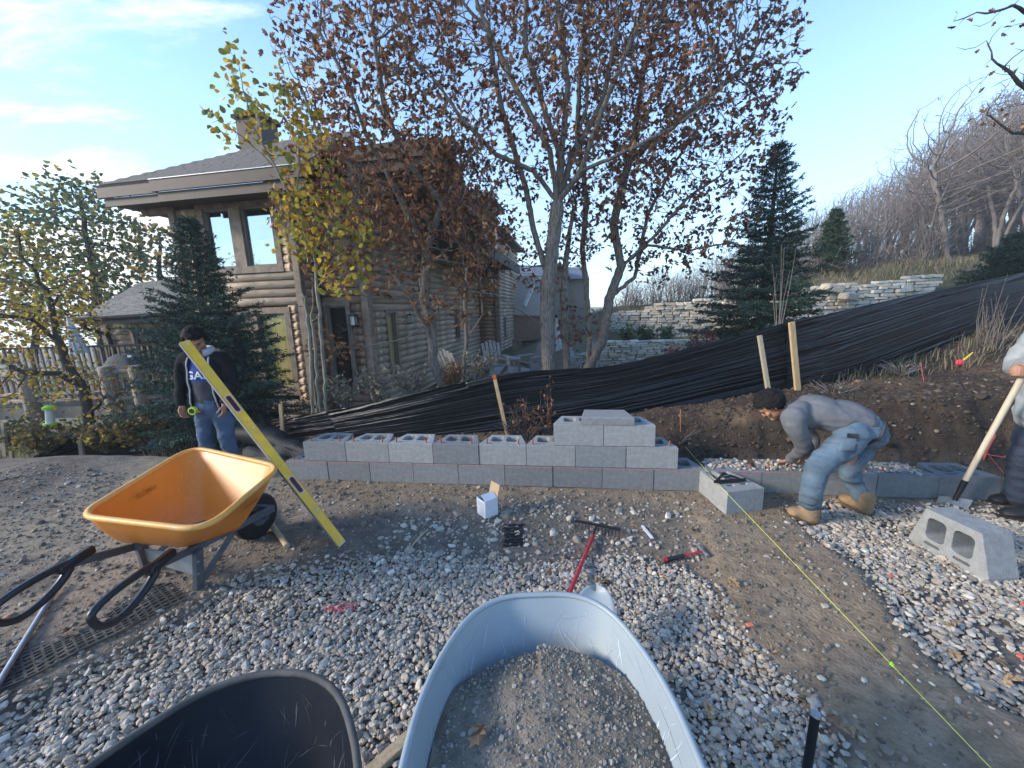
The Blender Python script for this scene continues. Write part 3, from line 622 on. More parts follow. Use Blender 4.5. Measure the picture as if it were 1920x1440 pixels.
def window(root, O, U, u0, u1, za, zb, kind='blind', trim=.12, mull=None):
    """framed window filling a hole: trim, frame, pane, blind"""
    ang = math.atan2(U.y, U.x); R = Matrix.Rotation(ang, 3, 'Z'); Nn = Vector((U.y, -U.x, 0)); P = lambda u, d, z: O+U*u+Nn*d+Vector((0, 0, z))
    uc, zc, w, h = (u0+u1)/2, (za+zb)/2, u1-u0, zb-za; t = trim
    f = MB()
    f.box(P(uc, .035, zb-t/2), (w+.02, .09, t), R); f.box(P(uc, .035, za+t/2), (w+.02, .09, t), R); f.box(P(u0+t/2, .032, zc), (t, .085, h-2*t+.004), R); f.box(P(u1-t/2, .032, zc), (t, .085, h-2*t+.004), R)
    wobj = f.build('window', mtrim, root)
    i0, i1, j0, j1 = u0+t, u1-t, za+t, zb-t; g = MB(); s = .035
    g.box(P(uc, -.0, j1-s/2), (i1-i0, .05, s), R); g.box(P(uc, 0, j0+s/2), (i1-i0, .05, s), R); g.box(P(i0+s/2, 0, zc), (s, .048, j1-j0-2*s), R); g.box(P(i1-s/2, 0, zc), (s, .048, j1-j0-2*s), R); g.build('frame', mframe, wobj)
    pn = MB(); pn.box(P(uc, -.022, zc), (i1-i0-s, .006, j1-j0-s), R); pn.build('pane', mglassR if kind == 'sky' else mglass, wobj)
    if kind in ('blind', 'halfblind', 'sky'):
        hh = (j1-j0) if kind == 'blind' else (j1-j0)*.45; zb0 = j0 if kind != 'halfblind' else j1-hh; bl = MB(); nsl = max(6, int(hh/.022))
        for q_ in range(nsl): bl.box(P(uc, -.035, zb0+hh*(q_+.5)/nsl), (i1-i0-.02, .004, hh/nsl*.86), R)
        for uu in (.22, .5, .78): bl.box(P(i0+(i1-i0)*uu, -.031, zb0+hh/2), (.006, .003, hh), R)
        bl.build('blind', mblind, wobj)
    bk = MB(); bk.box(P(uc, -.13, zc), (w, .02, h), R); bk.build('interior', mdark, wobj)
    return wobj
C0 = Vector((-4.2, 8.0, 0)); ZB = -.75
def zat(px, py, P): return aty(px, py, P.y).z
# bay
bayW = 2.63; A0 = C0-E1*bayW; topz = 4.02
wall(house, A0, E1, bayW, ZB, topz, [(.55, 2.36, 2.55, 3.95), (1.05, 2.32, -.08-.02, 1.88)], LMA)
wu = lambda px, py: None
window(house, A0, E1, .55, 1.42, 2.55, 3.95, 'sky', .13); window(house, A0, E1, 1.42, 2.36, 2.55, 3.95, 'sky', .13)
window(house, A0, E1, .55+.15, 1.45, .02, 1.86, 'blind', .13); window(house, A0, E1, 1.45, 2.36, .02, 1.86, 'blind', .13)
def post(P, z0, z1, w, mat, name='corner_board', R=R1, root=None):
    m = MB(); m.box((P.x, P.y, (z0+z1)/2), (w, w, z1-z0), R, bev=.01); return m.build(name, mat, root or house)
post(A0-E1*.03-E2*.03, ZB, topz, .15, mtrim); post(C0+E1*.03-E2*.03, ZB, topz, .15, mtrim)
# bay return and recessed entry wall
B0 = C0+E1*.05; wall(house, B0, E2, .55, ZB, topz, [], LMShade)
D0 = B0+E2*.55; DL = 1.02; wall(house, D0, E1, DL, ZB, 4.6, [(.02, .68, -.1, 1.95)], LMShade)
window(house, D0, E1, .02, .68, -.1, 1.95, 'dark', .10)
C1 = D0+E1*DL; post(C1+E1*.04-E2*.04, ZB, 4.9, .17, mtrim)
# long side
def sidetop(u): return 4.95 if u < 1.0 else max(3.75, 4.95-(u-1.0)*.5)
wall(house, C1+E1*.04, E2, 9.2, ZB, 5.0, [(.62, 1.16, .35, 1.75), (2.95, 3.55, .6, 1.7), (.7, 1.2, 3.0, 4.1), (2.6, 3.2, 2.3, 3.4), (5.6, 6.2, .6, 1.7)], LMA, top=sidetop)
S0 = C1+E1*.04
window(house, S0, E2, .62, 1.16, .35, 1.75, 'blind', .07); window(house, S0, E2, 2.95, 3.55, .6, 1.7, 'halfblind', .07); window(house, S0, E2, .7, 1.2, 3.0, 4.1, 'sky', .07); window(house, S0, E2, 2.6, 3.2, 2.3, 3.4, 'sky', .07); window(house, S0, E2, 5.6, 6.2, .6, 1.7, 'dark', .07)
# wing
W0 = S0+E2*9.2; wall(house, W0, E1, .87, ZB, 5.9, [], LMShade); W1 = W0+E1*.87; post(W1+E1*.03-E2*.03, ZB, 5.9, .2, mtrim)
wall(house, W1, E2, 6.0, ZB, 5.0, [(1.0, 1.7, .3, 1.4), (3.9, 4.7, -.3, 1.7)], LMA); window(house, W1, E2, 1.0, 1.7, .3, 1.4, 'dark', .08); window(house, W1, E2, 3.9, 4.7, -.3, 1.7, 'dark', .08)
m = MB(); m.box(W0+E1*.3-E2*.1+Vector((0, 0, 6.0)), (1.6, 3.0, .16), R1); m.box(W0+E1*.3+E2*3.5+Vector((0, 0, 5.1)), (1.8, 7.0, .14), R1); m.build('wing_roof', mroof, house)
# solid core so no light leaks through
core = MB(); core.box(A0+E1*1.4+E2*3.2+Vector((0, 0, 1.6)), (2.6, 6.0, 4.8), R1); core.box(A0+E1*.75+E2*1.6+Vector((0, 0, 1.6)), (1.2, 2.9, 4.8), R1)
core.box(C1-E1*2.5+E2*6.2+Vector((0, 0, 1.4)), (4.6, 11.0, 4.2), R1); core.box(W1-E1*1.5+E2*3.2+Vector((0, 0, 2)), (2.6, 5.8, 5.0), R1); core.build('inner_wall', mdark, house)
# roofs: bay roof eave facing the camera
def slope_roof(O, U, Vd, L, D, th=.05, name='roof', mat=None, rows=True, root=None, skew=0.0, skl=0.0):
    """shingled plane from eave origin O, along U length L, up-slope vector Vd length D; each shingle course its own strip"""
    Nn = U.cross(Vd).normalized(); base = MB(); base.add([O, O+U*L, O+U*(L-skew)+Vd*D, O+U*skl+Vd*D, O+Nn*th, O+U*L+Nn*th, O+U*(L-skew)+Vd*D+Nn*th, O+U*skl+Vd*D+Nn*th], [(3, 2, 1, 0), (4, 5, 6, 7), (0, 1, 5, 4), (1, 2, 6, 5), (2, 3, 7, 6), (3, 0, 4, 7)])
    r = base.build(name, mroof if mat is None else mat, root or house); sh = MB(); n = int(D/.14)
    for i in range(n):
        u = skl*(i+.6)/n; Le = L-skew*i/n
        while u < Le-.01:
            w = min(random.choice((.17, .22, .28, .33)), Le-u); c = O+U*(u+w/2)+Vd*(i*.14+.075)+Nn*(th+.010+random.uniform(0, .006))
            Rm = Matrix((U, Vd, Nn)).transposed(); sh.box(c, (w-.006, .155, .010), Rm @ Matrix.Rotation(.05, 3, 'X')); u += w
    s = sh.build('shingle', mroof if mat is None else mat, r); s['kind'] = 'stuff'; return r
EA = A0-E1*.98-E2*.62; EA.z = zat(200, 345, EA)-.10; Lb = 4.45
up1 = (E2*math.cos(.58)+Vector((0, 0, math.sin(.58)))).normalized()
slope_roof(EA+Vector((0, 0, .02)), E1, up1, Lb, 2.4, skl=2.9)
fa = MB()
for (u0, u1, dd, zt, zb_) in ((0, 1.35, .0, .02, -.16), (.08, 1.40, .05, -.16, -.31), (1.33, Lb, -.07, .04, -.16), (1.42, Lb, -.02, -.16, -.33)):
    fa.box(EA+E1*(u0+u1)/2+E2*dd+Vector((0, 0, (zt+zb_)/2)), (u1-u0, .05, zt-zb_-.004), R1)
fa.build('fascia', mfascia, house)
sf = MB(); sf.box(EA+E1*(Lb/2)+E2*.75+Vector((0, 0, -.24)), (Lb-.1, 1.4, .03), R1); sf.build('soffit', mfascia, house)
dr = MB(); dr.box(EA+E1*(1.33+(Lb-1.33)/2)-E2*.10+Vector((0, 0, .05)), (Lb-1.33, .02, .012), R1); dr.build('drip_edge', msteel, house)
cr = MB(); Pc = A0-E1*.35-E2*.04; cr.box(Pc+Vector((0, 0, topz-.08)), (.75, .2, .30), R1, bev=.04); cr.build('corbel', mtrim, house)
# main roof: front eave, rake descending toward the back
MR = Vector((-1.22, 7.9, 4.80)); ML = 3.9; MO = MR-E1*ML
up2 = (E2*math.cos(.16)+Vector((0, 0, math.sin(.16)))).normalized(); dn2 = (E2*math.cos(.42)-Vector((0, 0, math.sin(.42)))).normalized()
slope_roof(MO, E1, up2, ML, .8, name='main_roof'); base2 = MO+up2*.8
rf = MB(); rf.add([base2, base2+E1*ML, base2+E1*ML+dn2*3.4, base2+dn2*3.4]+[p+Vector((0, 0, -.22)) for p in (base2, base2+E1*ML, base2+E1*ML+dn2*3.4, base2+dn2*3.4)], [(0, 1, 2, 3), (7, 6, 5, 4), (0, 4, 5, 1), (1, 5, 6, 2), (2, 6, 7, 3), (3, 7, 4, 0)]); rf.build('main_roof', mroof, house)
fa2 = MB(); fa2.box(MO+E1*ML/2+Vector((0, 0, -.1)), (ML, .06, .26), R1); fa2.box(MO+E1*ML/2+E2*.06+Vector((0, 0, -.33)), (ML-.1, .06, .2), R1); fa2.build('fascia', mfascia, house)
sf2 = MB(); sf2.box(MO+E1*ML/2+E2*.6+Vector((0, 0, -.34)), (ML-.15, 1.1, .04), R1); sf2.build('soffit', mfascia, house)
lo = base2+E1*ML+dn2*3.4; lr = MB(); lr.box(lo-E1*1.2+E2*3.0+Vector((0, 0, -.05)), (2.4, 6.0, .16), R1); lr.box(lo-E1*.02+E2*3.0+Vector((0, 0, -.22)), (.05, 6.0, .2), R1); lr.build('lower_roof', mroof, house)
# corbels under the long eave
for i in range(4): c = MB(); c.box(S0+E1*.35+E2*(3.8+i*1.6)+Vector((0, 0, 3.45)), (.8, .18, .22), R1); c.build('corbel', mtrim, house)
# chimney
ch = MB(); CP = aty(488, 278, 10.0); ch.box(CP+Vector((0, 0, .0)), (.62, .55, 1.1), R1); ch.build('chimney', mfascia, house)
c2 = MB(); c2.box(CP+Vector((0, 0, .58)), (.74, .66, .07), R1); chc = bpy.data.objects[house.name]; c2.build('chimney_cap', mdark, house)
c3 = MB(); zt = aty(500, 222, 10.0).z; c3.box(CP+Vector((0, 0, .61+(zt-CP.z-.61)/2)), (.60, .52, max(.2, zt-CP.z-.61)), R1, taper=.82); c3.build('chimney_hood', mfascia, house)
# lanterns
def lantern(P, root):
    b = MB(); b.box(P+Vector((0, -.01, .02)), (.05, .05, .2), R1); b.bar(P+Vector((0, -.02, .1)), P+Vector((0, -.13, .16)), .015, .015); b.box(P+Vector((0, -.13, .10)), (.15, .15, .03), R1); b.box(P+Vector((0, -.13, -.12)), (.13, .13, .02), R1)
    for sx in (-.055, .055):
        for sy in (-.055, .055): b.bar(P+Vector((sx, -.13+sy, -.12)), P+Vector((sx, -.13+sy, .09)), .012, .012)
    l_ = b.build('lantern', mblackp, root); g = MB(); g.box(P+Vector((0, -.13, -.01)), (.1, .1, .18), R1); g.build('lantern_glass', mlan, l_)
mlan = M('frosted_glass', (.55, .55, .52), .3, .1, 5)
LP = D0+E1*.80-E2*.08; lantern(Vector((LP.x, LP.y, aty(669, 600, LP.y).z)), house)
LP2 = S0+E2*1.95+E1*.08; lantern(Vector((LP2.x, LP2.y, 1.52)), house)
# vent hood low on the bay wall
vb = MB(); vp = A0+E1*1.65-E2*.1+Vector((0, 0, -.45)); vb.box(vp, (.16, .14, .14), R1); vb.build('vent', mtrim, house)

# ------------------------------------------------------------------ low wing at the left
wing = thing('cabin_wing', 'low log building with a hipped shingle roof and a black gutter at the left', 'building', (-10.6, 11, -1), 0)
X0_ = aty(210, 640, 11.0); wall(wing, Vector((X0_.x, 11.0, 0)), Vector((1, 0, 0)), 2.9, -1.0, 1.75, [(.62, 1.9, -.3, 1.5)], LMA)
window(wing, Vector((X0_.x, 11.0, 0)), Vector((1, 0, 0)), .62, 1.9, -.3, 1.5, 'dark', .08)
post(Vector((X0_.x-.04, 10.95, 0)), -1.0, 1.75, .16, mtrim, root=wing, R=Matrix.Identity(3))
co2 = MB(); co2.box((X0_.x+1.9, 12.6, .3), (3.5, 2.9, 2.6)); co2.build('inner_wall', mdark, wing)
e0, e1_ = aty(148, 597, 10.4), aty(340, 585, 10.4); r0, r1_ = aty(262, 530, 13.2), aty(345, 522, 13.2)
hr = MB(); back = aty(150, 578, 15.5); hr.add([e0, e1_, r1_, r0, Vector((e0.x, 16.0, e0.z)), Vector((e1_.x, 16, e1_.z))], [(0, 1, 2, 3), (4, 0, 3), (5, 4, 3, 2), (1, 5, 2)]); hroof = hr.build('roof', mroofT, wing)
sh = MB(); nrow = 24
for i in range(nrow):
    t = i/nrow; t2 = (i+1.1)/nrow; a, b = e0.lerp(r0, t), e1_.lerp(r1_, t); c, d = e1_.lerp(r1_, t2), e0.lerp(r0, t2); up_ = Vector((0, -.003, .022)); u = 0
    while u < 1:
        w = random.uniform(.045, .09); v = min(1, u+w); lift = up_*random.uniform(.8, 1.6); sh.add([a.lerp(b, u)+lift, a.lerp(b, v-.003)+lift, d.lerp(c, v-.003)+Vector((0, 0, .004)), d.lerp(c, u)+Vector((0, 0, .004)), a.lerp(b, u), a.lerp(b, v-.003)], [(0, 1, 2, 3), (4, 5, 1, 0)]); u = v
s = sh.build('shingle', mroofT, hroof); s['kind'] = 'stuff'
fw = MB(); fw.bar(e0+Vector((0, .0, -.10)), e1_+Vector((0, 0, -.10)), .05, .2); fw.build('fascia', mfascia, wing)
gt = MB(); gt.tube([e0+Vector((-.02, -.08, -.04)), e1_+Vector((0, -.08, -.04))], .06, 8); gt.build('gutter', mdark, wing)
dp = MB(); dp.tube([aty(152, 603, 10.35), aty(162, 617, 10.4), aty(200, 627, 10.7), aty(207, 640, 10.85), aty(215, 700, 10.85)], .05, 8); dp.build('downspout', mdark, wing, smooth=True)
# ------------------------------------------------------------------ deck with log railing
mpost = M('peeled_log', (.235, .185, .14), .8, .3, 7, bump=.5, bscale=25, stretch=(3, 3, .6)); mdeck = M('deck_board', (.21, .175, .135), .8, .2, 8, rnd=.1)
deck = thing('deck', 'raised wooden deck with thick log posts and a baluster railing at the left', 'deck', (-9, 8.4, -1.2))
yd = 8.3
def dxy(px, py, y=yd): return aty(px, py, y)
zr = dxy(220, 697).z; zb2 = dxy(200, 770).z
bx0, bx1 = dxy(-160, 760).x, dxy(470, 745).x
dk = MB(); dk.box(((bx0+bx1)/2, yd+.06, dxy(120, 772).z-.02), (bx1-bx0, .09, .26)); dk.build('rim_beam', mdeck, deck)
nb = 14
for i in range(nb): d_ = MB(); d_.box(((bx0+bx1)/2, yd+.16+i*.15, dxy(120, 772).z+.13), (bx1-bx0, .14, .035)); d_.build('board', mdeck, deck)
for px in (-60, 65, 217, 272, 420):
    p = dxy(px, 760); m = MB(); m.tube([(p.x, yd-.02, -1.6), (p.x, yd-.02, zr+.10), (p.x, yd-.02, zr+.13)], [.15, .14, .11], 14); m.build('post', mpost, deck, smooth=True)
for za in (zr+.0, dxy(150, 735).z-.02, ):
    m = MB(); m.tube([(bx0, yd, za), (bx1, yd, za)], .055, 10); m.build('rail', mpost, deck, smooth=True)
m = MB(); m.tube([(bx0, yd, dxy(120, 755).z+.06), (bx1, yd, dxy(120, 755).z+.06)], .055, 10); m.build('rail', mpost, deck, smooth=True)
bmh = MB(); bmh.box((0, 0, 0), (.045, .045, 1)); bo = bmh.build('baluster', mpost); bal = bo.data; bpy.data.objects.remove(bo); za, zb3 = dxy(120, 755).z+.06, zr
x = bx0+.1
while x < bx1:
    o = bpy.data.objects.new('baluster', bal); COL.objects.link(o); o.parent = deck; o.matrix_parent_inverse = basis(deck).inverted(); o.location = (x, yd, (za+zb3)/2); o.scale = (1, 1, zb3-za); x += .135
# far railing of the deck
for xx in np.arange(-13.5, -9.0, .16):
    o = bpy.data.objects.new('baluster', bal); COL.objects.link(o); o.parent = deck; o.matrix_parent_inverse = basis(deck).inverted(); o.location = (xx, 10.3, .62); o.scale = (1, 1, .8)
m = MB(); m.box((-11.3, 10.3, 1.04), (4.6, .07, .05)); m.build('rail', mdark, deck)
# covered grill and folded umbrella
mcover = M('grill_cover', (.045, .052, .055), .75, .2, 6, bump=.5, bscale=8)
g0 = aty(242, 705, 9.4); gr = MB()
def gf(a, b):
    an = 2*PI*a; w = 1.0 if b < .05 else (1.0-.08*b if b < .7 else .92-1.4*(b-.7)**1.2); cx = math.copysign(abs(math.cos(an))**.45, math.cos(an)); sy = math.copysign(abs(math.sin(an))**.5, math.sin(an))
    return Vector((g0.x+.52*w*cx*(1+.03*math.sin(an*9)), g0.y+.3*w*sy, g0.z-.55+1.12*min(b, 1)**1.0*(1-.10*abs(cx)*(b > .75))))
gr.grid(gf, 36, 14, closed_u=True); gr.add([gf(i/36, 1.0) for i in range(36)], [tuple(range(36))]); tag(gr.build('grill', mcover, smooth=True), 'barbecue grill under a dark fabric cover standing on the deck', 'grill')
lg = MB(); lg.box(aty(243, 668, 9.09), (.1, .01, .05)); lgo = lg.build('logo_patch', mlan, bpy.data.objects['grill'])
def umbrella(px, top, bot, y, w, label):
    a, b = aty(px[0], top, y), aty(px[1], bot, y); rt = thing('patio_umbrella', label, 'umbrella', (b.x, b.y, b.z-.6)); m = MB()
    def fn(u, v):
        p = a.lerp(b, v); r = w*(.12+.88*v**.8)*(1+.22*math.sin(u*2*PI*9)*v); return p+Vector((r*math.cos(2*PI*u), r*math.sin(2*PI*u), 0))
    m.grid(fn, 54, 10, closed_u=True); m.build('canopy', mumb, rt, smooth=True)
    p = MB(); p.tube([b+Vector((0, 0, -1.0)), a+Vector((0, 0, .05))], .022, 8); p.build('pole', mpost, rt); q = MB(); q.ell(a+Vector((0, 0, .06)), (.05, .05, .06)); q.build('finial', mdark, rt)
mumb = M('umbrella_cloth', (.50, .50, .47), .85, .12, 6)
umbrella((126, 150), 592, 662, 9.3, .15, 'closed pale fabric patio umbrella standing on the left deck')
umbrella((1043, 1046), 596, 684, 14, .24, 'closed white patio umbrella behind the oak trunk on the far patio')
# ------------------------------------------------------------------ neighbouring house far behind
nb_ = thing('neighbour_house', 'distant grey roofed house with a small gable seen between the oak trunks', 'house', (3, 26, 0))
mgr = M('grey_roof', (.14, .155, .17), .85, .15, 10); mwl = M('tan_siding', (.27, .235, .18), .8, .15, 10)
P = lambda px, py, y=26: aty(px, py, y)
m = MB(); a, b, c, d = P(950, 527, 24), P(1105, 522, 24), P(1100, 502, 28), P(975, 497, 28); m.add([a, b, c, d, d+Vector((0, 0, -1)), c+Vector((0, 0, -1))], [(0, 1, 2, 3), (3, 2, 5, 4)]); m.build('roof', mgr, nb_)
m = MB(); a, b = P(950, 527, 24.3), P(1105, 522, 24.3); m.add([a, b, Vector((b.x, 24.3, -.5)), Vector((a.x, 24.3, -.5)), Vector((a.x, 29, a.z)), Vector((b.x, 29, b.z)), Vector((b.x, 29, -.5)), Vector((a.x, 29, -.5))], [(0, 1, 2, 3), (1, 5, 6, 2), (4, 0, 3, 7), (5, 4, 7, 6)]); m.build('wall', mwl, nb_)
pk, l1, r1 = P(1050, 489, 23), P(1031, 515, 23), P(1072, 522, 23); m = MB()
for s_, e_ in ((pk, l1), (pk, r1)): m.add([s_, e_, e_+Vector((0, 3, 0)), s_+Vector((0, 3, 0)), s_+Vector((0, 0, -.15)), e_+Vector((0, 0, -.15)), e_+Vector((0, 3, -.15)), s_+Vector((0, 3, -.15))], [(0, 1, 2, 3), (4, 7, 6, 5), (0, 4, 5, 1), (1, 5, 6, 2)])
m.build('gable_roof', mtrim, nb_); m = MB(); m.add([pk+Vector((0, .4, -.15)), l1+Vector((.1, .4, -.1)), r1+Vector((-.1, .4, -.1)), l1+Vector((.1, .4, -2.5)), r1+Vector((-.1, .4, -2.5))], [(0, 1, 2), (1, 3, 4, 2)]); m.build('gable_wall', mwl, nb_)
m = MB(); a, b, c, d = P(960, 590, 21), P(1018, 592, 21), P(1010, 517, 23.5), P(965, 517, 23.5); m.add([a, b, c, d], [(0, 1, 2, 3)]); m.build('porch_roof', mroofT, nb_); m = MB(); m.bar(P(1000, 535, 21.5), P(983, 575, 20.6), .12, .2); m.build('bargeboard', mumb, nb_)
m = MB(); a, b = P(962, 592, 21.2), P(1018, 594, 21.2); m.add([a, b, Vector((b.x, 21.2, -.5)), Vector((a.x, 21.2, -.5))], [(0, 1, 2, 3)]); m.build('porch_wall', mlogShade, nb_)
# porch rail by the wing
pr = thing('porch_railing', 'dark wooden porch railing at the foot of the far wing', 'railing', (1.4, 18, -.3)); rp = [P(978, 641, 16), P(1018, 639, 16)]
m = MB(); m.bar(rp[0], rp[1], .1, .08); m.build('rail', mdark, pr); lowz = P(1000, 660, 16).z
m = MB(); m.bar(Vector((rp[0].x, 16, lowz)), Vector((rp[1].x, 16, lowz)), .08, .06); m.build('rail', mdark, pr)
for i in range(8): x = rp[0].x+(rp[1].x-rp[0].x)*(i+.5)/8; m = MB(); m.box((x, 16, (lowz+rp[0].z)/2), (.04, .04, rp[0].z-lowz)); m.build('baluster', mdark, pr)
m = MB(); a = P(967, 640, 15.9); m.box((a.x, 15.9, a.z-.55), (.28, .28, 1.3)); m.build('post', mtrim, pr)
bx = MB(); a = P(1071, 655, 15); bx.box((a.x, 15.2, a.z-.15), (.42, .5, 1.1)); tag(bx.build('wooden_bin', mtrim), 'brown wooden box pillar behind the oak trunks beside the stone wall', 'post')
# patio slab
ps = MB(); ps.box((1.6, 13.0, -.30), (5.2, 5.0, .12)); tag(ps.build('patio', M('patio_stone', (.30, .28, .25), .85, .2, 3)), kind='structure')
# white slatted garden chairs
mwh = M('weathered_white', (.32, .31, .29), .7, .15, 10)
def chair_thing(P0, rz, label, sc=1.0):
    t = thing('garden_chair', label, 'chair', P0, rz, 'weathered white garden chairs on the patio'); t.scale = (sc, sc, sc)
    def pt(name, fn): m = MB(); fn(m); m.build(name, mwh, t, world=False)
    for i in range(5): pt('back_slat', lambda m, i=i: m.bar((-.2+i*.1, .18, .36), (-.22+i*.11, .46, 1.0-.04*abs(i-2)), .08, .02, (0, 1, 0)))
    for i in range(5): pt('seat_slat', lambda m, i=i: m.box((0, -.30+i*.1, .40-.02*i), (.5, .085, .02)))
    for sx in (-1, 1):
        pt('armrest', lambda m: m.box((sx*.32, -.05, .58), (.12, .68, .025))); pt('leg', lambda m: m.box((sx*.28, -.33, .28), (.05, .08, .57))); pt('leg', lambda m: m.bar((sx*.27, -.3, .36), (sx*.27, .45, .03), .03, .1))
    return t
for px, py, y, rz, sc, lb in ((929, 700, 9.2, .3, .9, 'garden chair nearest the house wall, left of the little table'), (858, 716, 8.6, 2.6, .9, 'garden chair with its slatted back against the dry shrubs by the house'), (1000, 694, 10.5, -.9, .9, 'garden chair leaning back just left of the oak trunk'),
                          (1082, 690, 10.5, .8, .8, 'garden chair between the oak trunk and the twin trunks'), (1110, 686, 10.8, -.5, .8, 'garden chair right behind the twin oak trunks')):
    p = aty(px, py, y); chair_thing((p.x, p.y, p.z-.12), rz, lb, sc)
tb_ = thing('side_table', 'small white side table between the garden chairs', 'table', tuple(aty(955, 700, 9.4)-Vector((0, 0, .1))))
m = MB(); m.tube([(0, 0, .46), (0, 0, .49)], .26, 16); m.build('table_top', mwh, tb_, world=False)
for a in range(3): m = MB(); m.bar((.1*math.cos(a*2.1), .1*math.sin(a*2.1), .46), (.2*math.cos(a*2.1), .2*math.sin(a*2.1), 0), .03, .03); m.build('leg', mwh, tb_, world=False)
# ------------------------------------------------------------------ dry stone walls
mstone = [M('sandstone_%d' % i, c, .9, .25, 6, bump=.7, bscale=25, rnd=.22, spec=.2) for i, c in enumerate([(.60, .55, .46), (.54, .50, .43), (.60, .51, .38)])]
stv = []
for v in range(9):
    m = MB(); rr = random.Random(v); V8 = [(sx*.5*rr.uniform(.82, 1.0), sy*.5*rr.uniform(.85, 1.0), sz*.5*rr.uniform(.78, 1.0)) for sz in (-1, 1) for sy in (-1, 1) for sx in (-1, 1)]
    m.add(V8, [(0, 2, 3, 1), (4, 5, 7, 6), (0, 1, 5, 4), (2, 6, 7, 3), (0, 4, 6, 2), (1, 3, 7, 5)]); o = m.build('stone', mstone[v % 3])
    import bmesh; bm = bmesh.new(); bm.from_mesh(o.data); bmesh.ops.bevel(bm, geom=bm.edges[:], offset=.09, segments=1, affect='EDGES'); bm.to_mesh(o.data); bm.free(); stv.append(o.data); bpy.data.objects.remove(o)
def stone_wall(label, pts, zlo, zhi, rowh, wmin, wmax, batter=.12):
    """pts polyline (world xy), zlo/zhi functions of t (0..1)"""
    pts = [Vector(p) for p in pts]; L = [0]
    for i in range(1, len(pts)): L.append(L[-1]+(pts[i]-pts[i-1]).length)
    T = L[-1]
    def at(s):
        for i in range(1, len(pts)):
            if s <= L[i] or i == len(pts)-1: d = (pts[i]-pts[i-1]); return pts[i-1]+d*((s-L[i-1])/d.length), math.atan2(d.y, d.x)
    root = thing('stone_wall', label, 'stone wall', (pts[0].x, pts[0].y, zlo(0))); n = 0; z = 0.0; hmax = max(zhi(t/20)-zlo(t/20) for t in range(21)); bk = MB()
    while z < hmax:
        h = rowh*random.uniform(.7, 1.3); s = random.uniform(-.2, 0)
        while s < T:
            w = random.uniform(wmin, wmax); t = max(0, min(1, (s+w/2)/T)); c, an = at(max(0, min(T, s+w/2)))
            if zlo(t)+z < zhi(t)+random.uniform(-.04, .04):
                o = bpy.data.objects.new('stone', random.choice(stv)); COL.objects.link(o); o.parent = root; o.matrix_parent_inverse = basis(root).inverted()
                nn = Vector((-math.sin(an), math.cos(an))); pos = c+nn*(batter*z+random.uniform(-.04, .04)); o.location = (pos.x, pos.y, zlo(t)+z+h/2); o.rotation_euler = (random.uniform(-.05, .05), random.uniform(-.06, .06), an+random.uniform(-.1, .1)); o.scale = (w*1.03, .32*random.uniform(.8, 1.2), h*1.08); n += 1
            s += w
        z += h
    for i in range(12):
        a, an = at(T*i/12); b, _ = at(T*(i+1)/12); nn = Vector((-math.sin(an), math.cos(an)))*.13; t = (i+.5)/12; p, q = a+nn, b+nn; hb = Vector((batter*hmax*-math.sin(an), batter*hmax*math.cos(an)))
        bk.add([(p.x, p.y, zlo(t)-.2), (q.x, q.y, zlo(t)-.2), (q.x+hb.x, q.y+hb.y, zhi(t)-.04), (p.x+hb.x, p.y+hb.y, zhi(t)-.04)], [(0, 1, 2, 3)])
    bk.build('backing', msoil_dark, root); print('stones', label[:20], n)
msoil_dark = M('dark_soil', (.075, .06, .045), .95, .3, 10)
w1a, w1b, w1c = aty(1130, 690, 12.2), aty(1290, 690, 11.8), aty(1400, 690, 11.3)
ztop1 = [aty(1130, 640, 12.2).z, aty(1300, 640, 11.8).z]
stone_wall('lower pale dry stone terrace wall left of the right spruce', [(w1a.x, 12.2), (w1b.x, 11.8), (w1c.x, 11.2)], lambda t: -.35, lambda t: ztop1[0]+(ztop1[1]-ztop1[0])*t, .066, .15, .38)
w2a, w2b, w2c = aty(1148, 600, 14.4), aty(1235, 600, 13.6), aty(1400, 600, 13.0)
za2, zb2_ = aty(1235, 580, 13.6).z, aty(1400, 556, 13.0).z
stone_wall('upper pale dry stone terrace wall with shrubs planted at its foot', [(w2a.x, 14.4), (w2b.x, 13.6), (w2c.x, 13.0)], lambda t: .45, lambda t: za2-.12*(t < .25)+(zb2_-za2)*t, .082, .18, .42)
w3a, w3b = aty(1490, 600, 10.8), aty(1750, 560, 10.4)
zt3 = [aty(1490, 553, 10.8).z, aty(1750, 520, 10.4).z]
stone_wall('pale dry stone wall above the black fence on the right', [(w3a.x-.9, 11.2), (w3a.x, 10.8), (w3b.x, 10.4)], lambda t: 1.02+.1*t, lambda t: zt3[0]+(zt3[1]-zt3[0])*t, .085, .18, .45)
for px, py, y, s_, lb in ((1560, 540, 10.6, .5, 'large tan boulder sitting on the right stone wall'), (1590, 556, 10.4, .42, 'tan boulder bulging from the face of the right stone wall'), (1530, 541, 10.9, .3, 'small rounded tan boulder at the left top of the right stone wall')):
    o = bpy.data.objects.new('boulder', stv[2]); COL.objects.link(o); o.location = aty(px, py, y); o.scale = (s_, s_*.7, s_*.5); o.rotation_euler = (.1, .1, random.uniform(-.4, .4)); tag(o, lb, 'boulder')
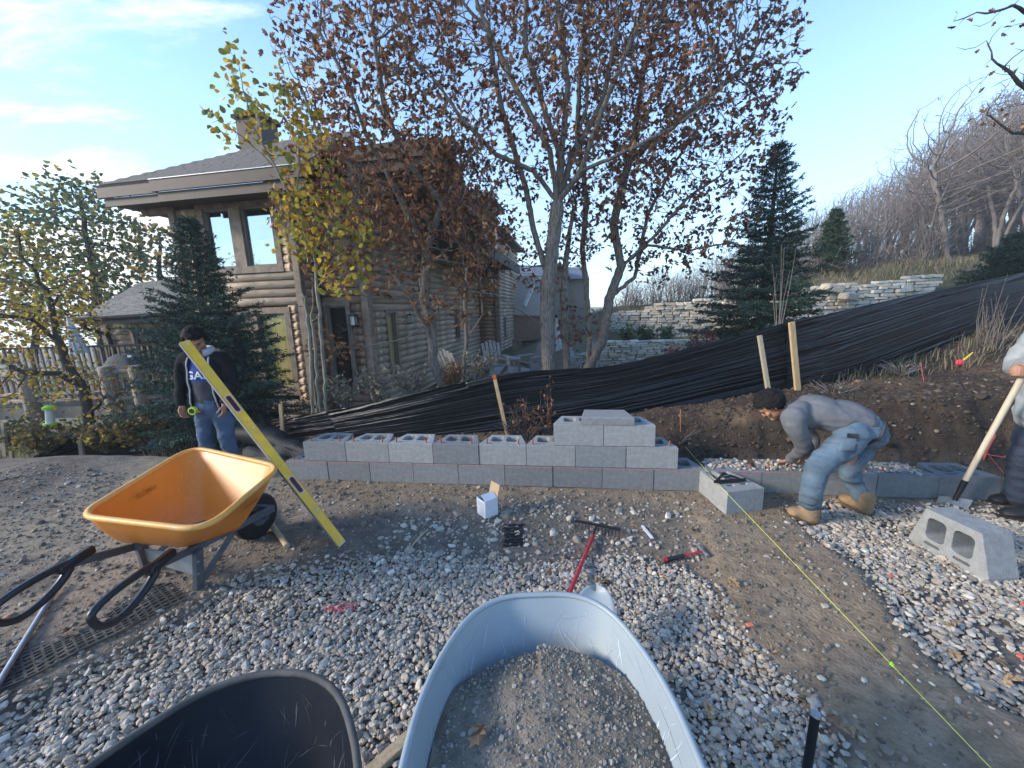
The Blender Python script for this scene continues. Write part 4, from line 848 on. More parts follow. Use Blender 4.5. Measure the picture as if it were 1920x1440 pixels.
# ------------------------------------------------------------------ materials for tools
def scratch_mat(name, col, rough, scol, amt=.5, metal=0.0, spec=.4, dirt=(.12, .10, .08), dirt_amt=.3, zdirt=None):
    m = M(name, col, rough, .08, 3, metal=metal, spec=spec, dirt=dirt, dirt_amt=dirt_amt); n, l = m.node_tree.nodes, m.node_tree.links; b = n['Principled BSDF']
    cur = b.inputs['Base Color'].links[0].from_socket; co = n.new('ShaderNodeTexCoord')
    for i, (rx, sc) in enumerate((((.3, .2, .5), 3), ((1.1, .4, -.7), 4), ((.2, 1.3, 1.2), 5))):
        mp_ = n.new('ShaderNodeMapping'); mp_.inputs['Rotation'].default_value = rx; mp_.inputs['Scale'].default_value = (sc*.9, sc*14, sc*14); l.new(co.outputs['Object'], mp_.inputs[0])
        no = n.new('ShaderNodeTexNoise'); no.inputs['Scale'].default_value = 1; no.inputs['Detail'].default_value = 3; no.inputs['Distortion'].default_value = .4; l.new(mp_.outputs[0], no.inputs['Vector'])
        r = n.new('ShaderNodeMapRange'); r.inputs['From Min'].default_value = .655; r.inputs['From Max'].default_value = .69; r.inputs['To Max'].default_value = amt; l.new(no.outputs['Fac'], r.inputs['Value'])
        mx = n.new('ShaderNodeMixRGB'); mx.inputs['Color2'].default_value = tuple(scol)+(1,); l.new(r.outputs[0], mx.inputs['Fac']); l.new(cur, mx.inputs['Color1']); cur = mx.outputs[0]
    l.new(cur, b.inputs['Base Color']); return m
morange = scratch_mat('orange_poly', (.72, .235, .022), .42, (.75, .42, .12), .35, dirt=(.50, .22, .06), dirt_amt=.25); morange_rim = M('orange_rim_worn', (.72, .34, .07), .45, .18, 9, dirt=(.55, .36, .16), dirt_amt=.6)
msilver = scratch_mat('blue_grey_paint', (.27, .31, .335), .42, (.4, .45, .48), .12, spec=.5, dirt=(.30, .33, .30), dirt_amt=.35)
mnavy = scratch_mat('black_blue_poly', (.006, .009, .015), .5, (.03, .035, .04), .1, dirt=(.03, .032, .034), dirt_amt=.3, spec=.22); mnavy_rim = M('dusty_rim', (.06, .058, .055), .8, .3, 12, dirt=(.16, .14, .12), dirt_amt=.5)
mgreybar = M('grey_painted_steel', (.075, .092, .115), .42, .15, 8, spec=.5, dirt=(.16, .14, .12), dirt_amt=.35); mrubber = M('black_rubber', (.014, .015, .016), .62, .2, 20)
mgrip = M('black_grip', (.012, .014, .017), .38, .2, 15, spec=.5); mgalv = M('galvanised', (.32, .35, .36), .5, .2, 10, metal=.4)
def rquad(c, rad, z, n=7):
    """rounded polygon through corner list (CCW) with radii"""
    out = []; k = len(c)
    for i in range(k):
        p, q, r = Vector(c[i-1][:2]), Vector(c[i][:2]), Vector(c[(i+1) % k][:2]); a = (p-q).normalized(); b = (r-q).normalized(); zi = c[i][2] if len(c[i]) > 2 else z
        zp, zn = (c[i-1][2], c[(i+1) % k][2]) if len(c[i]) > 2 else (z, z); la, lb_ = (p-q).length, (r-q).length; R_ = rad[i] if isinstance(rad, (list, tuple)) else rad; R_ = min(R_, la*.48, lb_*.48)
        A, B = q+a*R_, q+b*R_; zA, zB = zi+(zp-zi)*R_/la, zi+(zn-zi)*R_/lb_
        for j in range(n+1):
            t = j/n; P2 = A*(1-t)**2+q*2*t*(1-t)+B*t*t; out.append(Vector((P2.x, P2.y, zA*(1-t)**2+zi*2*t*(1-t)+zB*t*t)))
    return out
def tray(root, rim, bot, th, mbody, mrim, rr=.016, lip=0.02, rings=9, bulge=.10):
    n = len(rim); m = MB(); cr_ = sum(rim, Vector())/n; cb_ = sum(bot, Vector())/n
    def prof(off):
        Vv = []
        for k in range(rings+1):
            t = k/rings
            for a, b in zip(bot, rim):
                p = a.lerp(b, t); zt = t**1.0; c = cb_.lerp(cr_, t); o = (p-c); o.z = 0; s = 1+bulge*math.sin(PI*t)*.35-off/max(o.length, .05)
                if t < .12: s *= .965+.3*t
                Vv.append(Vector((c.x+o.x*s, c.y+o.y*s, p.z+(off if t < .05 else 0))))
        return Vv
    outer, inner = prof(0), prof(th); F = []; F2 = []
    for k in range(rings):
        for i in range(n): j = (i+1) % n; F.append((k*n+i, k*n+j, (k+1)*n+j, (k+1)*n+i)); F2.append((k*n+i, (k+1)*n+i, (k+1)*n+j, k*n+j))
    m.add(outer, F+[tuple(reversed(range(n)))]); m.add(inner, F2+[tuple(range(n))]); body = m.build('tray', mbody, root, smooth=True)
    body.data.set_sharp_from_angle(angle=math.radians(50))
    r = MB(); r.tube([p+Vector((0, 0, .002)) for p in rim], rr, 10, closed=True, ref=(0, 0, 1)); r.build('rim', mrim, root, smooth=True); return body
def loop_grip(root, a, b, side, w=.125, mat=None):
    """closed D-loop grip from bar end a out to b"""
    d = (b-a); L = d.length; d.normalize(); s = Vector((0, 0, -1)); s = (s-d*s.dot(d)).normalized(); m = MB(); P = []
    for i in range(28):
        t = 2*PI*i/28; P.append(a+d*(L*(.5-.5*math.cos(t)))+s*(w*math.sin(t)*(1.0 if math.sin(t) > 0 else .30)*(.55+.45*(.5-.5*math.cos(t)))))
    m.tube(P, [.0155+.006*(1-abs(math.sin(PI*i/28))) for i in range(28)], 10, closed=True, ref=side); m.bar(a-d*.12, a+d*.06, .045, .05, bev=.012); return m.build('grip', mat or mgrip, root, smooth=False, auto=40)
# ------------------------------------------------------------------ orange wheelbarrow
ob = thing('wheelbarrow', 'orange plastic tray wheelbarrow with grey frame and black loop grips on the dirt', 'wheelbarrow', (-2.1, 2.3, 0))
rim_o = rim = rquad([tuple(atz(146, 968, .64)), tuple(atz(384, 996, .64)), tuple(atz(527, 876, .655)), tuple(atz(360, 838, .67))], [.13, .16, .15, .22], .64, 8)
bot = rquad([tuple(atz(215, 1018, .33)), tuple(atz(352, 1028, .325)), tuple(atz(462, 988, .30)), tuple(atz(372, 975, .30))], [.07, .07, .08, .08], .3, 8)
tr_ = tray(ob, rim, bot, .006, morange, morange_rim, .0165)
wr = atz(293, 1060, .46); wf = atz(512, 953, .26); wl = atz(130, 1057, .46); wl2 = atz(246, 1026, .37); wlf = wf+Vector((-.14, .03, 0))
b_ = MB(); b_.bar(wr, atz(352, 1034, .31), .038, .042, bev=.004); b_.bar(atz(352, 1034, .31), wf, .038, .042, bev=.004); b_.build('frame_bar', mgreybar, ob)
b_ = MB(); k1 = atz(248, 1026, .325); b_.bar(wl, k1, .038, .042, bev=.004); b_.bar(k1, wlf, .038, .042, bev=.004); b_.build('frame_bar', mgreybar, ob)
loop_grip(ob, wr, atz(170, 1158, .47), (1, 0, 0)); loop_grip(ob, wl, atz(-22, 1155, .44), (1, 0, 0))
lr0 = onground(372, 1102); ll0 = onground(276, 1062); gl_ = MB(); gl_.bar(lr0, atz(371, 1034, .30), .03, .055, (0, 1, 0), bev=.003); gl_.build('leg', mgreybar, ob)
gl_ = MB(); gl_.bar(ll0+Vector((0, 0, .0)), atz(264, 1024, .32), .03, .055, (0, 1, 0), bev=.003); gl_.build('leg', mgreybar, ob)
gl_ = MB(); gl_.bar(lr0+Vector((.01, .01, .03)), atz(436, 1000, .27), .012, .035, (0, 0, 1)); gl_.build('brace', mgreybar, ob)
gl_ = MB(); gl_.bar(ll0+Vector((.01, .01, .03)), atz(350, 985, .27), .012, .035, (0, 0, 1)); gl_.build('brace', mgreybar, ob)
pc = MB(); u0, u1 = lr0.lerp(atz(371, 1034, .30), .32), ll0.lerp(atz(264, 1024, .32), .3); v0, v1 = lr0.lerp(atz(371, 1034, .30), .85), ll0.lerp(atz(264, 1024, .32), .92)
pc.add([u0, u1, v1, v0, u0+Vector((0, .006, 0)), u1+Vector((0, .006, 0)), v1+Vector((0, .006, 0)), v0+Vector((0, .006, 0))], [(0, 1, 2, 3), (7, 6, 5, 4), (0, 4, 5, 1), (3, 2, 6, 7)]); pc.build('cross_panel', mgalv, ob)
for t_ in (.45, .78):
    bo = MB(); pp = lr0.lerp(atz(371, 1034, .30), t_)+Vector((.012, -.018, 0)); bo.ell(pp, (.009, .008, .009), 8, 6); bo.build('bolt', mgalv, ob)
wc = atz(452, 1020, 0); wc = onground(462, 1020)+Vector((.03, .10, .17)); wh = MB(); axd = Vector((.957, -.29, 0))
wh.tube([wc-axd*.045, wc-axd*.04, wc-axd*.02, wc+axd*.02, wc+axd*.04, wc+axd*.045], [.11, .15, .172, .172, .15, .11], 28); tyre = wh.build('wheel', mrubber, ob, smooth=False, auto=35)
hb_ = MB(); hb_.tube([wc-axd*.052, wc+axd*.052], .065, 20); hb_.tube([wc-axd*.12, wc+axd*.12], .012, 8); hb_.build('hub', mgreybar, tyre)
for sx in (-1, 1): a_b = MB(); a_b.bar(wc+axd*.1*sx, (wf if sx > 0 else wlf)+Vector((0, -.03, 0)), .02, .02); a_b.build('axle_bracket', mgreybar, ob)
fr = MB(); fr.bar(wf, wlf, .03, .035); fr.build('front_bar', mgreybar, ob)
# lettering helpers: text as flat mesh following two world vectors
def text_mesh(name, txt, O, U, Vv, h, mat, parent, thick=.0008, shear=0.0, width=None):
    cu = bpy.data.curves.new(name, 'FONT'); cu.body = txt; cu.size = 1; cu.extrude = 0; cu.offset = .022; cu.shear = shear; cu.align_x = 'LEFT'
    o = bpy.data.objects.new(name, cu); COL.objects.link(o); me = eval_mesh(o, name); bpy.data.objects.remove(o, do_unlink=True)
    U = Vector(U).normalized(); Vv = Vector(Vv); Vv = (Vv-U*Vv.dot(U)).normalized(); Nn = U.cross(Vv); xs = [v.co.x for v in me.vertices]; W_ = max(xs)-min(xs); s = h/.72; sx = (width/W_) if width else s
    for v in me.vertices: x, y = v.co.x-min(xs), v.co.y; v.co = Vector(O)+U*x*sx+Vv*y*s+Nn*thick
    me.materials.clear(); me.materials.append(mat); return link(name, me, parent)
# side lettering on the near right flank of the tray
ta, tb2 = rim[8+8+1], None
def tray_pt(s, t): # s along the right side from rear to front, t height fraction
    a = Vector(rim[9+8]); b = Vector(rim[18]); c = Vector(bot[17]); d = Vector(bot[18]); return c.lerp(d, s).lerp(a.lerp(b, s), t)
O_, Ue, Vt = tray_pt(.52, .66), tray_pt(.92, .66)-tray_pt(.52, .66), tray_pt(.52, .9)-tray_pt(.52, .66)
Nn = Ue.normalized().cross(Vt.normalized()); O_ = O_+Nn*.020
text_mesh('lettering', 'TRUE TEMPER', O_, Ue, Vt, .036, mblackp, tr_, .004, .5, Ue.length*.98)
mfade = M('faded_print', (.42, .16, .02), .5, .3, 20)
a = Vector(rim[0]).lerp(Vector(rim[-1]), .30); lft0 = Vector(bot[0]).lerp(Vector(rim[0]), .72).lerp(Vector(bot[-1]).lerp(Vector(rim[-1]), .72), .32); lft1 = Vector(bot[0]).lerp(Vector(rim[0]), .72).lerp(Vector(bot[-1]).lerp(Vector(rim[-1]), .72), .62); vv = Vector(rim[0])-Vector(bot[0])
text_mesh('faded_lettering', 'TRUE TEMPER', lft0+Vector((.022, 0, .0)), lft1-lft0, (0, 0, 1), .03, mfade, tr_, .003, .4, (lft1-lft0).length)
# ------------------------------------------------------------------ foreground barrows (trays seen from the handle end)
def fore_barrow(cx, hw, yf, yr, zr, label, mb_, mr_, name, skew=0.0, fw_=.60):
    root = thing('wheelbarrow', label, 'wheelbarrow', (cx, .6, 0))
    rim = rquad([(cx-hw, yr, zr), (cx+hw, yr, zr), (cx+hw*1.0+skew*.3, yf*.75+yr*.25, zr+.0), (cx+hw*fw_+skew, yf, zr+.02), (cx-hw*fw_+skew, yf, zr+.02), (cx-hw*1.0+skew*.3, yf*.75+yr*.25, zr)], [.12, .12, .26, .16, .16, .26], zr, 7)
    bt = rquad([(cx-hw*.72, yr+.10, zr-.27), (cx+hw*.72, yr+.10, zr-.27), (cx+hw*.66, yf*.72, zr-.29), (cx+hw*.42, yf-.20, zr-.30), (cx-hw*.42, yf-.20, zr-.30), (cx-hw*.66, yf*.72, zr-.29)], [.08, .08, .15, .1, .1, .15], zr, 7)
    b = tray(root, rim, bt, .004, mb_, mr_, .0095, rings=10)
    for sx in (-1, 1):
        m = MB(); m.bar((cx+sx*.26, -.45, .62), (cx+sx*.17, .25, zr-.31), .04, .04, bev=.004); m.bar((cx+sx*.17, .25, zr-.31), (cx+sx*.09, yf+.08, .2), .04, .04, bev=.004); m.build('frame_bar', mgreybar, root)
        m = MB(); m.bar((cx+sx*.2, .35, 0), (cx+sx*.17, .42, zr-.3), .03, .04); m.build('leg', mgreybar, root)
    wc = Vector((cx, yf+.04, .18)); m = MB(); m.tube([wc+Vector((s, 0, 0)) for s in (-.045, -.04, -.02, .02, .04, .045)], [.11, .15, .18, .18, .15, .11], 24); w_ = m.build('wheel', mrubber, root, auto=35)
    m = MB(); m.tube([wc-Vector((.1, 0, 0)), wc+Vector((.1, 0, 0))], .012, 8); m.build('axle', mgalv, w_); return root, b, rim, bt
sbr, sbt, srim, sbot = fore_barrow(.058, .335, 1.19, .02, .65, 'blue grey metal wheelbarrow in the foreground heaped with crushed stone and soil', msilver, msilver, 'silver', .015)
bbr, bbt, brim, bbot = fore_barrow(-.70, .368, .918, -.2, .65, 'empty dark scratched wheelbarrow tray in the bottom left foreground', mnavy, mnavy_rim, 'black', .02, .42)
def scratches(body, rim_, bot_, mat, n, seed, amp=1.0):
    from mathutils.bvhtree import BVHTree
    rng = random.Random(seed); me = body.data; bv = BVHTree.FromPolygons([v.co[:] for v in me.vertices], [p.vertices[:] for p in me.polygons]); m = MB(); k = len(rim_); cb_ = sum(bot_, Vector())/k
    for _ in range(n):
        i = rng.randrange(k); t = rng.random()**.7; p = Vector(bot_[i]).lerp(Vector(rim_[i]), t); q = Vector(rim_[(i+1) % k])-Vector(rim_[i]); up_ = Vector(rim_[i])-Vector(bot_[i]); q.normalize(); up_.normalize(); a = rng.gauss(PI/2, .7); d = (q*math.cos(a)+up_*math.sin(a))
        L_ = rng.choice((.02, .03, .05, .09, .16))*rng.uniform(.6, 1.4); w = rng.choice((.0006, .0009, .0015))*amp; pts = []
        for s in range(9):
            x = p+d*L_*(s/8-.5)+q*.008*math.sin(s*.5+i)*L_*6*rng.uniform(.8, 1.2); inn = (cb_+Vector((0, 0, .2))-x).normalized(); h = bv.ray_cast(x+inn*.10, -inn)
            if h[0] is None or h[0].z > rim_[0].z-.008: pts = []; break
            pts.append((h[0]+inn*.0014, inn))
        if len(pts) < 9: continue
        V_ = []
        for s in range(9): x, inn = pts[s]; tg = (pts[min(s+1, 8)][0]-pts[max(s-1, 0)][0]).normalized(); sd = tg.cross(inn).normalized()*w*math.sin(PI*(s+.3)/8.6); V_ += [x-sd, x+sd]
        m.add(V_, [(2*s, 2*s+1, 2*s+3, 2*s+2) for s in range(8)])
    o = m.build('scratches', mat, body); o['kind'] = 'stuff'
mscr = M('bare_scratch', (.48, .54, .58), .45, .15, 20); mscrd = M('grey_scratch', (.09, .10, .11), .7, .2, 20); mdry = M('dried_mud', (.30, .26, .20), .9, .2, 20)
scratches(sbt, srim, sbot, mscr, 260, 1, .9); scratches(bbt, brim, bbot, mscrd, 240, 2, .7); scratches(tr_, [p for p in rim], [p for p in bot], M('pale_scuff', (.80, .42, .10), .6, .1, 20), 120, 3, .9)
# load of soil in the silver barrow
cx = .058; nu, nv = 46, 60; Vx = []; Fc = []
def load_z(x, y): return .588-.03*np.abs((x-cx)/.3)**2*1.2+.014*fbm(x*5, y*5, 61)+.006*fbm(x*22, y*22, 62)-.03*ss(.92, 1.06, y)*(x < .06)
RX = []
for j in range(nv):
    y = .10+(1.055-.10)*j/(nv-1)
    wl_ = .30*min(1.0, math.sqrt(max(0.0, 1-max(0, (y-.66)/.40)**4.5)))+.004
    for i in range(nu):
        x = cx+wl_*(2*i/(nu-1)-1)+.010; RX.append((x, y))
RX = np.array(RX); xs = np.abs(RX[:, 0]-cx)/.30; LZ = load_z(RX[:, 0], RX[:, 1]); Vl = np.c_[RX, LZ]
ii = np.arange(nv-1)[:, None]*nu+np.arange(nu-1)[None]; Fl = np.stack([ii, ii+1, ii+nu+1, ii+nu], -1).reshape(-1, 4)
ld = link('soil_load', mesh_np('soil_load', Vl, Fl, msoil, True, np.array([.20, .165, .125])*(1+.5*fbm(RX[:, 0]*4, RX[:, 1]*4, 63))[:, None])); tag(ld, 'heap of brown soil and fine gravel filling the blue grey wheelbarrow', 'soil', kind=None)
n = 9000; ux, uy = RNG.uniform(-1, 1, n), RNG.uniform(.1, 1.06, n); wl_ = .29*np.minimum(1, np.sqrt(np.clip(1-np.clip((uy-.66)/.40, 0, 1)**4.5, 0, 1))); X = cx+.01+ux*wl_
sz = np.clip(RNG.lognormal(math.log(.0034), .6, n), .0016, .014); colr = np.array([.23, .205, .17])*RNG.uniform(.5, 1.5, (n, 1)); scatter('load_stones', np.stack([X, uy, load_z(X, uy)+sz*.15], 1), sz, colr)
# ------------------------------------------------------------------ spirit level leaning on the orange tray
myel = M('yellow_paint', (.78, .45, .02), .38, .12, 12, spec=.45, dirt=(.45, .34, .1), dirt_amt=.4); mgrey = M('grey_edge', (.22, .22, .22), .55, .12, 10); mvial = M('red_vial', (.16, .008, .012), .3, .2, 8, spec=.6)
L0 = onground(640, 1020); 
cands = [aty(345, 641, yy) for yy in np.linspace(2.0, 3.0, 200)]; cands = [c for c in cands if c.y < 2.75]
Ltop = min(cands, key=lambda c: abs((c-L0).length-1.83))
lv = thing('spirit_level', 'long yellow spirit level with red vials leaning against the orange wheelbarrow', 'level', tuple(L0))
d = (Ltop-L0).normalized(); view = (Vector((0, 0, CAM_H))-(L0+Ltop)/2).normalized(); side = d.cross(view).normalized()      # width direction across the face
face = side.cross(d).normalized()
if face.dot(view) < 0: face = -face
tilt = Matrix.Rotation(math.radians(22), 3, d); side = tilt @ side; face = tilt @ face
hw_ = .031; m = MB(); c = (L0+Ltop)/2
Rl = Matrix((d, side, face)).transposed()
m.box(c, ((Ltop-L0).length, .063, .026), Rl, bev=.003); body = m.build('body', myel, lv)
m = MB()
for s in (-1, 1): m.box(c+side*s*.032+face*0, ((Ltop-L0).length-.01, .002, .025), Rl)
m.build('rail', mgrey, lv)
for s in (-.0285, .0285): m = MB(); m.box(c+side*s+face*.0125, ((Ltop-L0).length-.012, .0035, .003), Rl); m.build('ridge', myel, lv)
for t, ln in ((.30, .15), (.70, .15)):
    p = L0.lerp(Ltop, t)+face*.0115; w = MB(); pl = [(ln/2*math.cos(a)*1.0, .019*math.sin(a)) for a in np.linspace(0, 2*PI, 24, endpoint=False)]
    pl = rrect(-ln/2, ln/2, -.021, .021, .018); w.prism(pl, p, face*.003, axes=(p, d, side)); wo = w.build('vial_bezel', mlan, lv)
    w = MB(); pl = rrect(-ln/2+.006, ln/2-.006, -.0165, .0165, .0155); w.prism(pl, p+face*.003, face*.0015, axes=(p+face*.003, d, side)); w.build('vial_ring', mvial, wo)
    w = MB(); pl = rrect(-ln/2+.016, ln/2-.016, -.010, .010, .0095); w.prism(pl, p+face*.0045, face*.001, axes=(p+face*.0045, d, side)); w.build('vial', M('vial_dark', (.06, .004, .006), .2, .1, 5), wo)
for t, mt in ((.17, mlan), (.58, mlan), (.40, mgrey), (.61, mgrey), (.985, mlan), (.01, mlan)):
    w = MB(); p = L0.lerp(Ltop, t)+face*.0118; w.tube([p, p+face*.0012], .011 if mt is mlan else .005, 14); w.build('badge', mt, lv)
ec = MB(); ec.box(L0-d*.002, (.006, .060, .024), Rl); ec.build('end_cap', mlan, lv)
# ------------------------------------------------------------------ small things on the ground
mwood = M('tool_wood', (.42, .33, .21), .7, .25, 10, stretch=(6, 6, 1)); mwhite = M('white_card', (.62, .63, .66), .7, .06, 5); mkraft = M('kraft_card', (.42, .29, .17), .8, .1, 8); mprint = M('grey_print', (.28, .28, .30), .8, .2, 30)
bx_ = thing('cardboard_box', 'small white cardboard box standing open on the dirt in front of the wall', 'box', tuple(onground(911, 974)))
bp_ = onground(911, 974); by = math.radians(38); RB = Matrix.Rotation(by, 3, 'Z'); U, Vv = RB @ Vector((1, 0, 0)), RB @ Vector((0, 1, 0)); w = .125; h = .155
for nm, o, a in (('side_panel', 0, U), ('side_panel', 0, Vv)): pass
def panel(p, a, b, th, name, mat, root): m = MB(); nn = a.cross(b).normalized()*th; m.add([p, p+a, p+a+b, p+b, p+nn, p+a+nn, p+a+b+nn, p+b+nn], [(3, 2, 1, 0), (4, 5, 6, 7), (0, 1, 5, 4), (1, 2, 6, 5), (2, 3, 7, 6), (3, 0, 4, 7)]); return m.build(name, mat, root)
o0 = bp_; zz_ = Vector((0, 0, 1)); pR = panel(o0, U*w, zz_*h, .002, 'side_panel', mwhite, bx_); pL = panel(o0, Vv*w, zz_*h, -.002, 'side_panel', mwhite, bx_)
panel(o0+Vv*w, U*w, zz_*h, -.002, 'side_panel', mwhite, bx_); panel(o0+U*w, Vv*w, zz_*h, .002, 'side_panel', mwhite, bx_); panel(o0, U*w, Vv*w, .002, 'base_panel', mkraft, bx_)
panel(o0+U*w+zz_*h, Vv*w, zz_*.10+U*.03, .002, 'lid_flap', mkraft, bx_); panel(o0+zz_*h+U*.0, U*w*.98, zz_*.035+Vv*.06, .002, 'front_flap', mwhite, bx_)
inn = MB(); inn.box(o0+(U+Vv)*w/2+zz_*h*.8, (w*.96, w*.96, .01), by); inn.build('dark_contents', mblackp, bx_)
for i in range(6): m = MB(); L_ = w*random.uniform(.45, .75); m.box(o0+Vv*(w*.12+L_/2)-U*.0022+zz_*(h*.80-i*.019), (.0006, L_, .005), by); m.build('print_line', mprint, pL)
# rake
rk = thing('garden_rake', 'garden rake with a red and white banded handle and black steel head on gravel', 'rake', tuple(onground(1110, 1005)))
mredp = M('red_fibreglass', (.42, .018, .035), .38, .12, 10, spec=.5); r0_, r1_ = onground(1078, 988), onground(1163, 1005); r0_.z += .055; r1_.z += .055
m = MB(); m.bar(r0_, r1_, .012, .022, bev=.002); m.build('head_bar', mblackp, rk)
for i in range(14): p = r0_.lerp(r1_, (i+.3)/13.6); m = MB(); m.tube([p, p+Vector((-.004, -.012, -.03)), p+Vector((-.01, -.03, -.058))], [.004, .0036, .002], 5); m.build('tine', mblackp, rk)
ha = onground(1112, 1012)+Vector((0, 0, .03)); hb2 = onground(1070, 1128)+Vector((0, 0, .045)); hd = (hb2-ha); full = ha+hd*1.9; full.z = .05
def seg(a, b, r, mat, nm, root): m = MB(); m.tube([a, b], r, 12); return m.build(nm, mat, root, auto=40)
seg(ha, full, .0125, mredp, 'handle', rk); seg(ha-hd*.02+Vector((0, 0, .004)), (r0_+r1_)/2, .008, mblackp, 'socket', rk)
for t, ln, mt in ((.36, .012, mwhite), (.52, .035, mlan), (.97, .05, mwhite)): p = ha+hd*t; seg(p, p+hd.normalized()*ln, .0142, mt, 'band', rk)
# hammer
hm = thing('hammer', 'claw hammer with black grip and red tipped handle lying on the gravel', 'hammer', tuple(onground(1285, 1048))); p0, p1 = onground(1245, 1055)+Vector((0, 0, .02)), onground(1318, 1040)+Vector((0, 0, .025))
dd = (p1-p0).normalized(); L_ = (p1-p0).length; seg(p0, p0+dd*.02, .015, mredp, 'butt_cap', hm); m = MB(); m.tube([p0+dd*.02, p0+dd*L_*.25, p0+dd*L_*.5], [.014, .0125, .013], 10); m.build('grip', mgrip, hm, auto=40); seg(p0+dd*L_*.5, p1, .008, mredp, 'handle', hm)
sd_ = Vector((-dd.y, dd.x, 0)); m = MB(); m.tube([p1-sd_*.055-dd*.0, p1-sd_*.04, p1-sd_*.015, p1+sd_*.02, p1+sd_*.07+dd*.01, p1+sd_*.10-dd*.005], [.014, .014, .010, .011, .007, .003], 10); m.build('hammer_head', msteel, hm, auto=40)
# bundle of black ridged strips
st = thing('strip_bundle', 'stack of short black wavy plastic strips lying on the dirt', 'strips', tuple(onground(962, 1025)))
for i in range(8):
    a, b = onground(944+random.uniform(-2, 2), 1026-i*5.4), onground(981+random.uniform(-2, 3), 1023-i*5.2); m = MB(); a.z += .012+.006*(i % 2); b.z += .012; Pp = [a.lerp(b, t/8)+Vector((0, 0, .005*math.sin(t*1.9+i))) for t in range(9)]
    m.tube(Pp, .0085, 6); m.build('strip', mblackp, st, smooth=True)
m = MB(); a, b = onground(1204, 990)+Vector((0, 0, .02)), onground(1223, 1014)+Vector((0, 0, .02)); m.bar(a, b, .022, .006); tag(m.build('wood_sliver', mwhite), 'pointed white sliver of wood lying in the gravel right of the rake', 'sliver')
m = MB(); a, b = onground(771, 1028)+Vector((0, 0, .012)), onground(803, 996)+Vector((0, 0, .02)); m.tube([a, a.lerp(b, .5)+Vector((0, 0, .006)), b], [.006, .008, .004], 6); tag(m.build('wood_sliver', mwood), 'thin tan splinter of wood lying on the dirt by the level', 'sliver')
m = MB(); m.tube([onground(539, 1028)+Vector((0, 0, .02)), onground(487, 962)+Vector((0, 0, .05)), onground(470, 945)+Vector((0, 0, .05))], [.02, .019, .019], 12); tag(m.build('broken_handle', mwood, auto=40), 'grey weathered wooden handle end lying behind the wheel of the orange wheelbarrow', 'handle')
a, b = onground(114, 1102), onground(-25, 1332); a.z += .03; b.z += .025; m = MB(); m.tube([a, b, b+(b-a)*.3], .0135, 12); tag(m.build('metal_pipe', msteel, auto=40), 'thin grey pipe lying across the black mesh mat at the left edge', 'pipe')
a, b = onground(20, 1160), onground(-60, 1200); m = MB(); m.tube([a+Vector((0, 0, .012)), b+Vector((0, 0, .012))], .009, 8); tag(m.build('rusty_rod', mpin, auto=40), 'short dark rod lying under the left grip of the orange wheelbarrow', 'rod')
# scrap of timber between the two foreground trays
a, b = onground(722, 1437)+Vector((0, 0, .03)), onground(770, 1392)+Vector((0, 0, .03)); m = MB(); m.bar(a+(a-b)*2, b, .05, .03, bev=.003); tag(m.build('timber_offcut', mwood), 'grey timber offcut lying between the two foreground wheelbarrows', 'timber')
# shovel blade behind the silver barrow
sh_ = thing('shovel', 'shovel with a rounded pale steel blade lying behind the blue grey wheelbarrow', 'shovel', tuple(onground(1130, 1160)))
bc = atz(1112, 1168, .12); m = MB()
def bl(u, v):
    w_ = .105*math.sqrt(max(0, 1-(max(0, v-.35)/.65)**2)); x = (2*u-1)*w_; return bc+Vector((.88, -.30, .12)).normalized()*x+Vector((.25, .80, .28)).normalized()*(v*.26-.08)+Vector((0, 0, 1))*(.03*(2*u-1)**2+.02*(1-v))
m.grid(bl, 14, 16); bo_ = m.build('blade', msilver, sh_, smooth=True); sm = bo_.modifiers.new('t', 'SOLIDIFY'); sm.thickness = .003
m = MB(); s0_, s1_ = bl(.5, .0), bl(.5, .62); m.tube([s0_+(s0_-s1_)*2.5+Vector((0, 0, -.16)), s0_+Vector((0, 0, .008)), s1_+Vector((0, 0, .004))], [.019, .018, .006], 12); m.build('socket', msilver, sh_, auto=40)
# black stake at the bottom right
m = MB(); tp = aty(1527, 1340, 1.0); m.tube([(tp.x, 1.0, -.1), (tp.x+.003, 1.0, tp.z-.012), (tp.x+.003, 1.0, tp.z)], [.0135, .0135, .0115], 14); bs = m.build('steel_stake', mblackp, auto=40); tag(bs, 'black round steel stake driven upright in the gravel at the bottom right', 'stake')
m = MB(); m.tube([(tp.x+.003, 1.0, tp.z), (tp.x+.004, 1.0, tp.z+.008)], [.017, .014], 14); m.build('mushroomed_head', msteel, bs, auto=40)
# mason's line
mline = M('yellow_line', (.62, .66, .10), .6, .1, 10); mpink = M('pink_line', (.62, .08, .12), .6, .1, 10)
A_ = aty(1285, 838, 3.72); q2 = atz(1362, 924, q.z+BH+.006); B_ = onground(1838, 1474); B_.z += .10
m = MB(); m.tube([A_, q2, B_, B_+(B_-q2)*.4], .0016, 5); tag(m.build('string_line', mline), "taut yellow mason's line running from the wall over the corner block towards the camera", 'string')
kp = q2.lerp(B_, .80); m = MB()
for i in range(5): m.ell(kp+Vector((random.uniform(-.006, .006), random.uniform(-.006, .006), random.uniform(-.004, .006))), (.006, .005, .005), 7, 5)
tag(m.build('string_knot', M('neon_green', (.45, .85, .05), .6, .1, 5)), 'bright yellow green knot on the string line near the bottom right', 'knot')
m = MB(); gp = aty(1285, 838, 3.72); m.tube([(gp.x+.03, 3.9, gz(gp.x, 3.9)-.1), (gp.x+.01, 3.9, gp.z+.35)], .006, 6); tag(m.build('iron_rod', mpin), 'thin dark rod standing in the bank at the step of the wall', 'rod')
